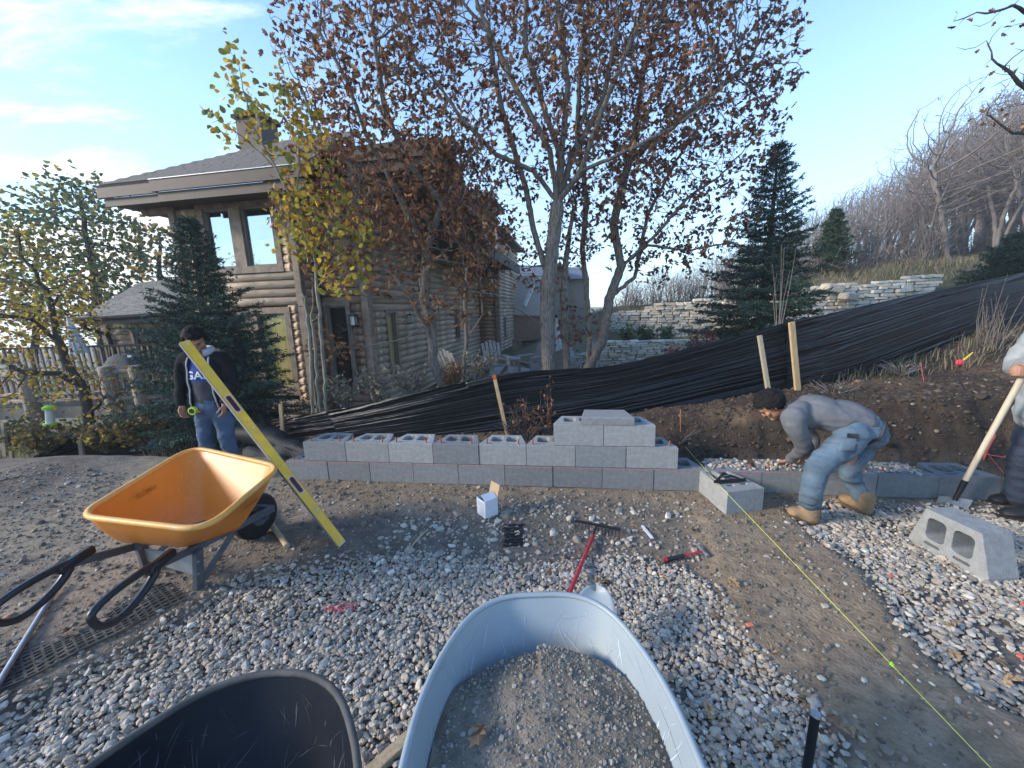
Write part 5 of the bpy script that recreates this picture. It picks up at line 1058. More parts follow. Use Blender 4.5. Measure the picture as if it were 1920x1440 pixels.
def string(pts, mat, label, name='string', r=.0022): m = MB(); m.tube(pts, r, 5); return tag(m.build(name, mat), label, 'string')
string([aty(1726, 680, 4.35), aty(1733, 720, 4.2), aty(1742, 770, 3.9), aty(1757, 820, 3.7), aty(1786, 868, 3.4)], mpink, 'bright pink string hanging down the face of the cut bank')
string([aty(1850, 852, 3.3), aty(1890, 858, 3.25), aty(1935, 862, 3.2)], mpink, 'pink string stretched low at the right end of the bank'); string([aty(1852, 850, 3.3), aty(1880, 885, 3.3), aty(1935, 898, 3.2)], mpink, 'second pink string drooping below the first at the right end')
m = MB(); a = aty(1850, 845, 3.35); m.tube([aty(1866, 815, 3.4), a, aty(1838, 878, 3.35)], .008, 6); tag(m.build('peg', M('red_peg', (.35, .06, .04), .7, .2, 20)), 'red painted peg leaning in the bank behind the shovel handle', 'peg')
# tangle of pink string on the gravel
g0_ = onground(640, 1148); pts = []; aa = 0
for i in range(70): aa += random.uniform(-.9, 1.2); pts.append(g0_+Vector((.075*math.sin(i*.37)+.02*math.cos(aa), .028*math.cos(i*.61)+.012*math.sin(aa), .026+.008*math.sin(i*1.3))))
string(pts, mpink, 'small tangle of faded pink string on the left gravel bed', 'string_tangle', .0016)
for px, py, lb in ((1668, 1086, 'orange pink paint chip by the berm edge below the tilted block'), (1918, 1140, 'orange paint chip at the right frame edge above the other chips'), (1912, 1237, 'orange red paint chip in the gravel at the lower right edge'), (1405, 1178, 'magenta paint chip at the left foot of the berm')):
    p = onground(px, py); m = MB(); m.box(p+Vector((0, 0, .022)), (.035, .022, .008), random.uniform(0, 3), bev=.003); tag(m.build('paint_chip', M('chip', (.68, .16, .10), .7, .2, 10)), lb, 'chip')
# perforated black mat, half covered by soil
mm = M('black_mesh', (.035, .033, .030), .7, .3, 14, dirt=(.13, .105, .08), dirt_amt=.85)
e_a, e_b = atz(-90, 1345, 0), atz(352, 1122, 0); ed = (e_b-e_a); ed.z = 0; EL = ed.length; ed.normalize(); en = Vector((-ed.y, ed.x, 0)); m = MB(); cs = .034; nC, nR = int(EL/cs), 12
def mz(p): return gz(p.x, p.y)+.012
hts = {}
for i in range(nC+1):
    for j in range(nR+1):
        p = e_a+ed*(i*cs)+en*(j*cs+.006*math.sin(i*.7)); hts[i, j] = Vector((p.x, p.y, 0))
allp = np.array([tuple(v) for v in hts.values()]); zz2 = ground(allp[:, 0], allp[:, 1])
for (k_, v), z_ in zip(hts.items(), zz2): v.z = z_+.016-.0016*k_[1]+.004*math.sin(k_[0]*.5+k_[1])
for i in range(nC):
    for j in range(nR):
        if j > 8+2.5*math.sin(i*.4): continue
        m.bar(hts[i, j], hts[i+1, j], .013, .006)
        m.bar(hts[i, j]-en*.0, hts[i, j+1], .010, .005)
        
mo = m.build('mesh_mat', mm); tag(mo, 'black perforated plastic mesh mat half buried along the left edge of the gravel', 'mat')
# surveyor ribbon and flag on the bank
m = MB(); p = aty(1800, 680, 4.6); m.ell(p, (.055, .03, .04), 9, 6); f = m.build('ribbon_bundle', M('hot_pink', (.85, .06, .10), .6, .15, 12), smooth=True); tag(f, 'bright red pink ribbon bundle with a yellow tail on top of the bank', 'ribbon')
m = MB(); m.tube([p, p+Vector((.06, .0, .05)), p+Vector((.13, 0, .12))], [.014, .012, .006], 6); m.build('yellow_tail', M('yellow_tape', (.70, .50, .05), .6, .1, 5), f)
# shovel held by the man at the right edge
mh = M('ash_handle', (.50, .42, .30), .55, .2, 8, stretch=(5, 5, .7)); tl = thing('long_shovel', 'long shovel with a pale wooden handle dug into the ground at the right edge', 'shovel', tuple(onground(1785, 950)))
g1 = onground(1785, 948); s1 = aty(1806, 908, 2.86); s2 = aty(1926, 690, 2.70); m = MB(); m.tube([s1, s1.lerp(s2, .5), s2, s2+(s2-s1)*.12], [.0185, .019, .019, .018], 14); m.build('handle', mh, tl, auto=40)
m = MB(); m.tube([s1+(s2-s1)*.04, s1, g1.lerp(s1, .25)], [.0205, .0205, .015], 12); m.build('socket', mblackp, tl, auto=40); m = MB(); dn_ = (g1-s1).normalized(); sdv = Vector((.9, -.4, 0)).normalized()
m.grid(lambda u, v: g1.lerp(s1, .35)+dn_*(v*.24)+sdv*((2*u-1)*.10*math.sqrt(max(.0, 1-v**2.5)))+Vector((0, .015*(1-(2*u-1)**2), 0)), 9, 9); bd = m.build('blade', msteel, tl, smooth=True)
# ------------------------------------------------------------------ trees by space colonisation
def grow(skel, attr, step=.14, di=1.0, dk=.22, iters=220, seed=0, trop=(0, 0, .04), jit=.16):
    """skel: list of (points, parent_index_of_polyline or -1, param) polylines; attr: (n,3) attractors. returns pos, parent"""
    rng = np.random.default_rng(seed); pos = []; par = []; ends = []
    for pts, pp in skel:
        pts = [np.array(p, float) for p in pts]
        if pp is None: last = -1
        else:
            A = np.array(pos); last = int(np.argmin(((A-pts[0])**2).sum(1))); pts = pts[1:] if len(pts) > 1 else pts
            pts = [A[last]]+pts
        if last == -1: pos.append(pts[0]); par.append(-1); last = len(pos)-1
        for i in range(1, len(pts)):
            a, b = pts[i-1], pts[i]; n = max(1, int(np.linalg.norm(b-a)/step))
            for k in range(1, n+1):
                p = a+(b-a)*k/n; j = rng.normal(0, step*.07, 3) if k < n else 0; pos.append(p+j); par.append(last); last = len(pos)-1
    P = np.array(pos); A = attr.copy(); d = np.full(len(A), 1e9); ni = np.zeros(len(A), int)
    def upd(i0):
        nonlocal d, ni
        Q = P[i0:]
        for s in range(0, len(Q), 200):
            q = Q[s:s+200]; dd = ((A[:, None]-q[None])**2).sum(2); k = dd.argmin(1); m = dd[np.arange(len(A)), k]; b = m < d; d = np.where(b, m, d); ni = np.where(b, k+i0+s, ni)
    upd(0); trop = np.array(trop)
    kids = {}
    for it in range(iters):
        act = d < di*di
        if not act.any(): break
        idx = ni[act]; v = A[act]-P[idx]; v /= np.linalg.norm(v, axis=1)[:, None]+1e-9
        u, inv = np.unique(idx, return_inverse=True); S = np.zeros((len(u), 3)); np.add.at(S, inv, v); S /= np.linalg.norm(S, axis=1)[:, None]+1e-9
        S += rng.normal(0, jit, S.shape)+trop; S /= np.linalg.norm(S, axis=1)[:, None]; new = P[u]+S*step
        keep = [i for i, q in enumerate(u) if kids.get(int(q), 0) < 3]
        if not keep: break
        for i in keep: kids[int(u[i])] = kids.get(int(u[i]), 0)+1
        n0 = len(P); P = np.r_[P, new[keep]]; par += [int(q) for q in u[keep]]; upd(n0)
        al = d > dk*dk; A, d, ni = A[al], d[al], ni[al]
        if not len(A): break
    return P, np.array(par)
def radii(P, par, rtip=.004, expo=2.35, rbase=None):
    n = len(P); acc = np.zeros(n); kid = np.zeros(n, int)
    for i in range(n):
        if par[i] >= 0: kid[par[i]] += 1
    r = np.zeros(n)
    for i in range(n-1, -1, -1):
        if kid[i] == 0: acc[i] = rtip**expo
        r[i] = acc[i]**(1/expo)
        if par[i] >= 0: acc[par[i]] += acc[i]
    if rbase: r = rtip+(r-rtip)*(rbase-rtip)/(r[0]-rtip)
    return r, kid
def tree_mesh(P, par, r, kid, name, mat, kmax=9, wob=.0, minr=0.0):
    ch = {}
    for i, p in enumerate(par):
        if p >= 0: ch.setdefault(int(p), []).append(i)
    V = []; F = []
    stack = [(0, -1)]; base = 0
    while stack:
        s, pr = stack.pop(); chain = [s]; cur = s
        while cur in ch:
            c = sorted(ch[cur], key=lambda q: -r[q])
            for o in c[1:]: stack.append((o, cur))
            cur = c[0]; chain.append(cur)
        pts = [P[i] for i in chain]; rr = [r[i] for i in chain]
        if pr >= 0: pts = [P[pr]]+pts; rr = [min(r[pr], rr[0]*1.25)]+rr
        if len(pts) < 2: continue
        k = 3 if rr[0] < .012 else (4 if rr[0] < .022 else (6 if rr[0] < .06 else kmax)); pts = np.array(pts); T = np.gradient(pts, axis=0); T /= np.linalg.norm(T, axis=1)[:, None]+1e-9
        u = np.cross(T[0], [0.3, .9, .1]); u /= np.linalg.norm(u)+1e-9; ang = np.arange(k)*2*PI/k; ca, sa = np.cos(ang), np.sin(ang); n = len(pts)
        for i in range(n):
            u = u-T[i]*u.dot(T[i]); u /= np.linalg.norm(u)+1e-9; w = np.cross(T[i], u); q = rr[i] if i < n-1 else rr[i]*.35
            V.append(pts[i]+(u[None]*ca[:, None]+w[None]*sa[:, None])*q)
        j = np.arange(k); jn = (j+1) % k
        for i in range(n-1): F.append(np.stack([base+i*k+j, base+i*k+jn, base+(i+1)*k+jn, base+(i+1)*k+j], 1))
        base += n*k
    return mesh_np(name, np.concatenate(V), np.concatenate(F), mat, True)
def oak_leaf():
    o = [(0, 0), (.07, .12), (.27, .20), (.09, .32), (.36, .48), (.10, .56), (.27, .80), (.09, .80), (0, 1.05)]
    return np.array([(x, y) for x, y in o]+[(-x, y) for x, y in reversed(o[1:-1])])
def aspen_leaf():
    a = np.linspace(0, 2*PI, 9)[:-1]; return np.array([(0, -.25)]+[(.5*math.sin(t), .5-.52*math.cos(t)) for t in a[1:]])
def leaf_cloud(name, C, size, colors, mat, shape, fold=.35, seed=1, droop=.3, parent=None):
    """C (n,3) leaf origins; every leaf is a bent, lobed blade: two fans about the midrib"""
    rng = np.random.default_rng(seed); n = len(C); k = len(shape); tip = shape[:, 1].max()
    L = np.zeros((k, 3)); L[:, 0] = shape[:, 0]; L[:, 1] = shape[:, 1]; L[:, 2] = fold*np.abs(shape[:, 0])-.25*shape[:, 1]**2
    d = rng.normal(0, 1, (n, 3)); d[:, 2] -= droop; d /= np.linalg.norm(d, axis=1)[:, None]; s = np.cross(d, rng.normal(0, 1, (n, 3))); s /= np.linalg.norm(s, axis=1)[:, None]; w = np.cross(s, d)
    sz = size*rng.uniform(.7, 1.3, n); curl = rng.uniform(.3, 2.2, n)
    V = C[:, None]+sz[:, None, None]*(L[None, :, :1]*s[:, None]+L[None, :, 1:2]*d[:, None]+(L[None, :, 2:]*curl[:, None, None])*w[:, None])
    # fan triangulation from the tip half index
    if k >= 12:
        h = 8; tris = [(0, i, i+1) for i in range(1, h)]+[(0, i, i+1) for i in range(h, k-1)]+[(0, k-1, k-1)]; tris = tris[:-1]
    else: tris = [(0, i, i+1) for i in range(1, k-1)]
    T = np.array(tris); F = (np.arange(n)[:, None, None]*k+T[None]).reshape(-1, 3)
    ci = rng.choice(len(colors), n); col = np.array(colors)[ci]*rng.uniform(.65, 1.35, (n, 1)); col = np.repeat(col, k, 0)
    o = link(name, mesh_np(name, V.reshape(-1, 3), F, mat, False, col), parent); o['kind'] = 'stuff'; return o
mbark = M('oak_bark', (.19, .16, .135), .95, .6, 15, bump=1.0, bscale=22, stretch=(3, 3, .7), spec=.1); mbarkd = M('dark_bark', (.075, .065, .058), .95, .4, 9, bump=.8, bscale=30, stretch=(3, 3, .7), spec=.1)
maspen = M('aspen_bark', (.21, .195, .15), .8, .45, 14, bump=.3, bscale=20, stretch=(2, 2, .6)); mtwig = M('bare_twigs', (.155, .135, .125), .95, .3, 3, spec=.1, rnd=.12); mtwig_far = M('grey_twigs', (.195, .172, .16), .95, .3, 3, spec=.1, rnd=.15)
mleaf = M('oak_leaf', (1, 1, 1), .75, .15, 20, attr=True, trans=.30, spec=.25); mleafy = M('aspen_leaf', (1, 1, 1), .55, .12, 20, attr=True, trans=.45, spec=.35)
OAKC = [(.23, .098, .062), (.19, .090, .065), (.27, .115, .06), (.31, .145, .075), (.16, .085, .068), (.36, .22, .12)]
OAKD = [(.30, .13, .065), (.25, .105, .055), (.36, .155, .07), (.40, .20, .09), (.16, .085, .06), (.38, .25, .13)]
YEL = [(.50, .33, .035), (.42, .31, .04), (.30, .28, .05), (.22, .24, .05), (.55, .30, .03)]
def ell_pts(c, r, n, rng, pw=.5): 
    v = rng.normal(0, 1, (n, 3)); v /= np.linalg.norm(v, axis=1)[:, None]; return np.array(c)+v*(rng.uniform(0, 1, (n, 1))**(1/3))*np.array(r)
def px_poly(L): return [tuple(aty(*q)) for q in L]
def cr(px, py, y, rx, rz, ry=None):
    """crown ellipsoid: centre at pixel/depth, half sizes given in photo pixels at that depth"""
    c = aty(px, py, y); s = y/FPX; return (tuple(c), (rx*s, (ry or rx)*s*.8, rz*s))
def tree(name, label, cat, base_px, skel, crowns, natt, step, rbase, leaves=None, bark=None, seed=0, di=1.0, dk=.25, group=None, rtip=.0045, leafname='foliage', trop=(0, 0, .04)):
    rng = np.random.default_rng(seed); vol = np.array([r[0]*r[1]*r[2] for c, r in crowns]); ns = (natt*vol/vol.sum()).astype(int)
    att = np.concatenate([ell_pts(c, r, max(8, k), rng) for (c, r), k in zip(crowns, ns)]); P, par = grow(skel, att, step, di, dk, 260, seed, trop); r, kid = radii(P, par, rtip, 1.95, rbase=rbase*.93)
    t = thing(name, label, cat, tuple(P[0]), 0, group); tm = tree_mesh(P, par, r, kid, 'trunk', bark or mbark); link('trunk', tm, t)
    if leaves:
        size, cols, mat, shape, per, zmin, spread, keep = leaves; tips = np.where((r < rtip*1.9))[0]; tips = tips[rng.uniform(0, 1, len(tips)) < keep]
        C = np.repeat(P[tips], per, 0)+rng.normal(0, spread, (len(tips)*per, 3)); leaf_cloud(leafname, C, size, cols, mat, shape, seed=seed+5, parent=t)
    print(name, seed, 'nodes', len(P), 'verts', len(tm.vertices)); return t, P, r
OAKL, ASL = oak_leaf(), aspen_leaf()
# main oak, forked, behind the fence
y0 = 6.9
tree('oak_tree', 'largest oak with a thick pale trunk and sparse brown leaves behind the fence centre', 'oak tree', None,
     [(px_poly([(1030, 722, y0), (1027, 650, y0), (1026, 560, y0), (1035, 470, y0), (1046, 380, y0)]), None),
      (px_poly([(1046, 380, y0), (1000, 320, y0-.2), (930, 290, y0-.4), (860, 215, y0-.5), (815, 150, y0-.5)]), 0), (px_poly([(1046, 385, y0), (1052, 300, y0), (1020, 200, y0), (985, 90, y0), (985, 0, y0)]), 0),
      (px_poly([(1048, 375, y0), (1070, 300, y0+.1), (1100, 200, y0+.2), (1105, 60, y0+.3)]), 0), (px_poly([(1048, 378, y0), (1090, 320, y0-.3), (1150, 295, y0-.5), (1260, 240, y0-.6), (1330, 190, y0-.7)]), 0),
      (px_poly([(1015, 610, y0), (985, 590, y0-.3), (930, 552, y0-.5), (880, 547, y0-.6)]), 0), (px_poly([(1024, 520, y0), (1000, 430, y0+.2), (985, 350, y0+.3), (960, 270, y0+.5)]), 0),
      (px_poly([(1052, 300, y0), (1065, 160, y0+.3), (1045, 10, y0+.5)]), 0), (px_poly([(1080, 325, y0-.3), (1140, 180, y0-.6), (1190, 60, y0-.7)]), 0), (px_poly([(985, 350, y0+.3), (940, 200, y0+.3), (915, 60, y0+.2)]), 0), (px_poly([(1046, 380, y0), (1030, 280, y0-.3), (960, 150, y0-.5), (900, 20, y0-.6)]), 0), (px_poly([(1070, 300, y0+.1), (1130, 190, y0+.3), (1160, 40, y0+.4)]), 0)],
     [cr(1010, 90, y0, 250, 230), cr(880, 130, y0-.5, 160, 170), cr(1190, 110, y0-.3, 170, 210), cr(900, 380, y0-.4, 80, 120), cr(1150, 330, y0, 90, 70), cr(1000, -120, y0, 260, 160)], 7500, .08, .138,
     (.086, OAKC, mleaf, OAKL, 3, 0, .045, .33), seed=3, di=.9, dk=.125, rtip=.0035)
y1 = 7.9
tree('oak_tree', 'oak with twin dark trunks right of the largest oak, leaves thin and brown', 'oak tree', None,
     [(px_poly([(1104, 712, y1), (1105, 600, y1), (1092, 470, y1), (1100, 380, y1), (1082, 250, y1), (1090, 100, y1)]), None), (px_poly([(1104, 690, y1), (1130, 640, y1-.1), (1142, 560, y1-.1), (1165, 500, y1-.1), (1150, 420, y1), (1180, 300, y1), (1205, 150, y1)]), 0),
      (px_poly([(1165, 500, y1-.1), (1230, 440, y1-.4), (1290, 370, y1-.6), (1350, 330, y1-.8)]), 0), (px_poly([(1165, 505, y1), (1215, 460, y1-.2), (1290, 470, y1-.5), (1370, 455, y1-.8)]), 0), (px_poly([(1180, 300, y1), (1280, 220, y1-.3), (1390, 130, y1-.5)]), 0),
      (px_poly([(1142, 560, y1), (1190, 520, y1), (1215, 400, y1+.2), (1290, 260, y1+.2)]), 0)],
     [cr(1290, 150, y1-.2, 175, 235), cr(1370, 260, y1-.4, 90, 150), cr(1330, 440, y1-.6, 95, 60), cr(1180, 350, y1, 120, 150), cr(1250, 480, y1, 80, 55), cr(1180, 0, y1, 150, 150), cr(1390, 60, y1-.5, 80, 100)], 7500, .085, .118,
     (.094, OAKC, mleaf, OAKL, 3, 0, .045, .36), seed=5, di=1.0, dk=.135, rtip=.0035)
y2 = 7.0
tree('oak_tree', 'leaning oak with dense rusty brown leaves growing in front of the log house', 'oak tree', None,
     [(px_poly([(838, 735, y2), (812, 680, y2), (810, 600, y2), (795, 560, y2), (800, 470, y2), (830, 380, y2)]), None), (px_poly([(822, 700, y2), (802, 620, y2-.1), (770, 560, y2-.3), (730, 500, y2-.4), (640, 440, y2-.6), (570, 400, y2-.8)]), 0),
      (px_poly([(800, 470, y2), (740, 350, y2-.2), (690, 260, y2-.3), (650, 150, y2-.4), (600, 60, y2-.4)]), 0), (px_poly([(810, 600, y2), (760, 635, y2-.4), (690, 650, y2-.6), (660, 655, y2-.7)]), 0), (px_poly([(830, 380, y2), (880, 300, y2), (900, 230, y2)]), 0),
      (px_poly([(740, 350, y2-.2), (680, 330, y2-.5), (600, 260, y2-.6), (560, 150, y2-.6)]), 0), (px_poly([(770, 560, y2-.3), (700, 560, y2-.6), (640, 540, y2-.8)]), 0), (px_poly([(830, 380, y2), (760, 300, y2-.1), (720, 200, y2-.2), (700, 60, y2-.2)]), 0)],
     [cr(650, 130, y2-.4, 125, 150), cr(720, 40, y2-.3, 130, 120), cr(720, 350, y2-.4, 150, 105), cr(800, 330, y2, 120, 110), cr(620, 395, y2-.7, 110, 80), cr(690, 470, y2-.5, 120, 70), cr(880, 450, y2-.1, 70, 80), cr(620, 640, y2-.8, 70, 40), cr(850, 560, y2-.2, 80, 55), cr(770, 470, y2-.5, 100, 70), cr(610, 250, y2-.6, 80, 90)], 7500, .085, .105,
     (.098, OAKD, mleaf, OAKL, 3, 0, .06, .34), bark=mbark, seed=8, di=.9, dk=.125, rtip=.0035)
tree('oak_tree', 'slender oak stem between the leaning oak and the largest oak with rusty leaves', 'oak tree', None,
     [(px_poly([(868, 712, 7.6), (875, 640, 7.6), (872, 560, 7.6), (880, 470, 7.7), (860, 380, 7.8)]), None), (px_poly([(875, 640, 7.6), (905, 590, 7.5), (900, 520, 7.5)]), 0)],
     [cr(900, 430, 7.7, 75, 75), cr(870, 330, 7.8, 70, 70), cr(905, 520, 7.6, 50, 40)], 700, .11, .05, (.088, OAKC, mleaf, OAKL, 3, 0, .06, .95), seed=9, di=.8, dk=.18)
tree('oak_tree', 'short oak stem with low leaves between the largest oak and the twin trunked oak', 'oak tree', None,
     [(px_poly([(1064, 712, 7.3), (1062, 640, 7.3), (1055, 560, 7.3), (1062, 480, 7.4), (1075, 390, 7.5)]), None), (px_poly([(1062, 640, 7.3), (1085, 600, 7.2), (1110, 590, 7.1)]), 0)],
     [cr(1075, 610, 7.2, 55, 40), cr(1065, 420, 7.5, 60, 90), cr(1000, 500, 7.3, 50, 45)], 800, .09, .075, (.085, OAKC, mleaf, OAKL, 3, 0, .06, .6), seed=10, di=.8, dk=.15, rtip=.0035)
# aspens with yellow leaves
y3 = 5.9
tree('aspen_tree', 'slim pale aspen with yellow leaves reaching up past the roof corner', 'aspen', None,
     [(px_poly([(612, 790, y3), (608, 690, y3), (600, 600, y3), (594, 540, y3), (590, 480, y3), (560, 400, y3-.2), (520, 320, y3-.4), (470, 230, y3-.6), (445, 110, y3-.7)]), None), (px_poly([(520, 320, y3-.4), (460, 260, y3-.5), (410, 225, y3-.6)]), 0), (px_poly([(594, 540, y3), (640, 490, y3-.1), (665, 520, y3-.1)]), 0), (px_poly([(560, 400, y3-.2), (560, 250, y3-.4), (530, 130, y3-.5)]), 0)],
     [cr(520, 230, y3-.5, 65, 75), cr(445, 150, y3-.6, 35, 80), cr(425, 240, y3-.6, 45, 45), cr(570, 300, y3-.4, 60, 90), cr(650, 430, y3-.3, 55, 75), cr(640, 500, y3-.3, 60, 65), cr(575, 420, y3-.3, 75, 60)], 800, .10, .030,
     (.060, YEL, mleafy, ASL, 4, 0, .07, .95), bark=maspen, seed=12, di=.8, dk=.17, rtip=.003, leafname='foliage')
for k, (pts, lb) in enumerate(((((587, 790), (584, 700), (580, 620), (572, 560)), 'bare pale aspen stem left of the yellow leaved aspen, cut off short'), (((603, 795), (596, 730), (590, 640), (583, 590)), 'thin grey aspen stem close against the yellow leaved aspen'))):
    tree('aspen_tree', lb, 'aspen', None, [([tuple(aty(a, b, 5.8+.1*k)) for a, b in pts], None)], [cr(560+k*30, 560, 5.8, 35, 45)], 60, .10, .026, None, bark=maspen, seed=20+k, di=.6, dk=.2, rtip=.003)
# left: dark crooked tree with yellowing leaves
y4 = 6.4
tree('yellowing_tree', 'crooked dark tree with yellow and rusty leaves before the deck at the left', 'tree', None,
     [(px_poly([(175, 835, y4), (165, 780, y4), (158, 725, y4), (130, 690, y4), (110, 640, y4), (60, 600, y4-.2), (0, 590, y4-.4)]), None), (px_poly([(158, 725, y4), (110, 700, y4-.2), (50, 700, y4-.4), (-30, 660, y4-.5)]), 0), (px_poly([(110, 640, y4), (95, 570, y4), (60, 500, y4)]), 0), (px_poly([(165, 780, y4), (200, 740, y4-.3), (220, 760, y4-.4)]), 0)],
     [cr(60, 590, y4-.2, 120, 75), cr(30, 700, y4-.4, 110, 70), cr(170, 715, y4-.3, 90, 45), cr(20, 470, y4, 60, 75), cr(240, 790, y4-.3, 80, 35), cr(110, 530, y4, 70, 40)], 1100, .12, .085,
     (.044, YEL[:3]+[(.20, .10, .04), (.32, .20, .05), (.16, .16, .05)], mleafy, ASL, 7, 0, .11, .7), bark=mbarkd, seed=31, di=.9, dk=.2)
# large green tree far left behind the deck, and an orange one behind the house
GRN = [(.10, .135, .055), (.13, .16, .06), (.085, .12, .055), (.20, .20, .07), (.30, .24, .06)]
tree('green_tree', 'tall airy tree with dull green leaves standing far behind the deck', 'tree', None,
     [(px_poly([(195, 760, 15), (190, 600, 15), (170, 480, 15), (150, 380, 15)]), None)], [cr(150, 450, 15, 120, 80), cr(150, 375, 15, 75, 45), cr(225, 465, 15, 60, 60), cr(60, 480, 15, 80, 60), cr(150, 560, 15, 120, 45), cr(95, 395, 15, 50, 25)], 1300, .30, .17,
     (.12, GRN, mleafy, ASL, 12, 0, .28, 1.0), bark=mbarkd, seed=41, di=2.4, dk=.5, rtip=.012)
tree('orange_tree', 'small orange leaved tree behind the roof of the low log wing', 'tree', None, [(px_poly([(300, 640, 19), (300, 520, 19), (300, 450, 19)]), None)], [cr(300, 455, 19, 38, 45), cr(275, 500, 19, 40, 30)], 260, .35, .12, (.22, [(.45, .25, .06), (.38, .2, .05), (.30, .24, .07)], mleafy, ASL, 4, 0, .28, 1.0), bark=mbarkd, seed=43, di=2.4, dk=.6, rtip=.012)
tree('yellow_tree', 'yellow leaved small trees mass behind the deck railing at the left', 'tree', None, [(px_poly([(60, 720, 12), (70, 600, 12), (80, 540, 12)]), None)], [cr(60, 590, 12, 110, 60), cr(170, 620, 12.5, 60, 40), cr(-20, 560, 12, 80, 80)], 500, .3, .1, (.085, YEL+GRN, mleafy, ASL, 11, 0, .25, 1.0), bark=mbarkd, seed=44, di=2.0, dk=.5, rtip=.01)
# branch reaching in at the top right
tree('oak_branch_tree', 'oak outside the frame whose dark twigs hang in at the top right corner', 'oak tree', None,
     [(px_poly([(2250, 800, 6.4), (2200, 400, 6.2), (2100, 150, 6.0), (1990, 60, 5.8), (1900, 10, 5.6)]), None), (px_poly([(2100, 150, 6), (2000, 180, 5.8), (1930, 170, 5.7), (1860, 110, 5.6)]), 0), (px_poly([(2150, 300, 6.1), (2020, 260, 5.9), (1900, 250, 5.8), (1850, 215, 5.8)]), 0), (px_poly([(2200, 420, 6.2), (2050, 330, 6.1), (1960, 270, 6.0)]), 0)],
     [cr(1890, 30, 5.6, 75, 45), cr(1880, 120, 5.7, 65, 40), cr(1900, 200, 5.8, 70, 40), cr(2020, 150, 6, 110, 140)], 480, .10, .11, (.07, OAKC, mleaf, OAKL, 1, 0, .04, .45), bark=mbarkd, seed=51, di=.8, dk=.17, rtip=.004)
# bare scrub oaks on the hillside: six prototypes copied
def bare_proto(seed, h, spread, lean):
    rng = np.random.default_rng(seed); k = 3; sk = [([(0, 0, -.3), (lean*.1, 0, .5)], None)]
    for _ in range(k):
        a = rng.uniform(0, 6.28); sk.append(([(lean*.1, 0, .4), (lean*.3+.14*spread*math.cos(a), .14*spread*math.sin(a), h*.30), (lean*.6+.36*spread*math.cos(a+.3), .36*spread*math.sin(a+.3), h*.58)], 0))
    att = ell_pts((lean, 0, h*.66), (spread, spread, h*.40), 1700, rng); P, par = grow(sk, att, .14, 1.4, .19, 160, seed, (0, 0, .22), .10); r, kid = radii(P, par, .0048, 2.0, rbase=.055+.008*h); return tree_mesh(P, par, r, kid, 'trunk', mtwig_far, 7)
PROT = [bare_proto(60+i, 4.6+.35*i, 1.6+.1*i, .12*(-1)**i) for i in range(6)]
def bare(i, px, py_top, py_base, y, label, group='bare grey trees on the hillside', rz=None, mesh=None, width=1.0):
    b = aty(px, py_base, y); tp = aty(px, py_top, y); h = tp.z-b.z; me = mesh or PROT[i % 6]; t = thing('bare_tree', label, 'tree', (b.x, y, b.z-.1), rz if rz is not None else random.uniform(0, 6.28), group); s = h/(4.6+.35*(i % 6))/1.02; t.scale = (s*width, s*width, s)
    link('trunk', me, t, world=False); return t
rr = random.Random(4); n = 0; descr = {'front': 'in the front row above the stone wall', 'mid': 'in the middle row of the bare wood', 'back': 'in the back row of the bare wood'}
profile = lambda px: np.interp(px, [1150, 1250, 1330, 1420, 1500, 1560, 1620, 1700, 1760, 1800, 1850, 1920, 2050], [505, 490, 470, 425, 385, 350, 320, 275, 220, 170, 155, 135, 110])
basep = lambda px: np.interp(px, [1150, 1250, 1340, 1500, 1700, 1920, 2050], [580, 572, 556, 530, 500, 462, 430])
for row, (yy, dy, cnt) in {'back': (23, .02, 38), 'mid': (18, .0, 36), 'front': (14.2, 0, 34)}.items():
    for k in range(cnt):
        px = 1165+(k+rr.uniform(.1, .9))*(2020-1165)/cnt
        if row == 'front' and px < 1500: continue
        top = profile(px)+{'back': 0, 'mid': 4, 'front': 12}[row]+rr.uniform(0, 26)*(2 if row == 'front' else 1); bs = basep(px)+rr.uniform(-4, 4); y_ = yy+rr.uniform(-1.8, 1.8)
        if row == 'front': y_ = 13.2+(px-1500)/520*1.5+rr.uniform(-.6, .8)
        p = aty(px, bs, y_); zone = 'behind the oaks' if px < 1400 else ('beside the right spruce' if px < 1560 else ('where the wood rises' if px < 1760 else 'near the right edge')); lt = 'bare grey tree '+descr[row]+' '+zone
        bare(n, px, top, bs, y_, lt, 'bare grey trees, '+row+' row'); n += 1
# a few prominent ones at the right edge
for k, (px, top, bs, y_, w_) in enumerate(((1775, 175, 500, 12.6, 1.25), (1862, 190, 492, 12.2, 1.1), (1735, 300, 505, 13, 1.0), (1930, 150, 478, 11.8, 1.2), (1660, 340, 520, 13.5, 1.1))):
    bare(k+1, px, top, bs, y_, ['tall bare tree with thick forked trunk, highest of the wood against the sky', 'bare tree with pale stems next to the highest one, nearer the right edge', 'bare tree leaning left in front of the highest one', 'bare tree cut by the right edge of the picture', 'bare leaning tree farthest left of the tall pale stemmed ones'][k], None, mesh=PROT[(k+2) % 6], width=w_)
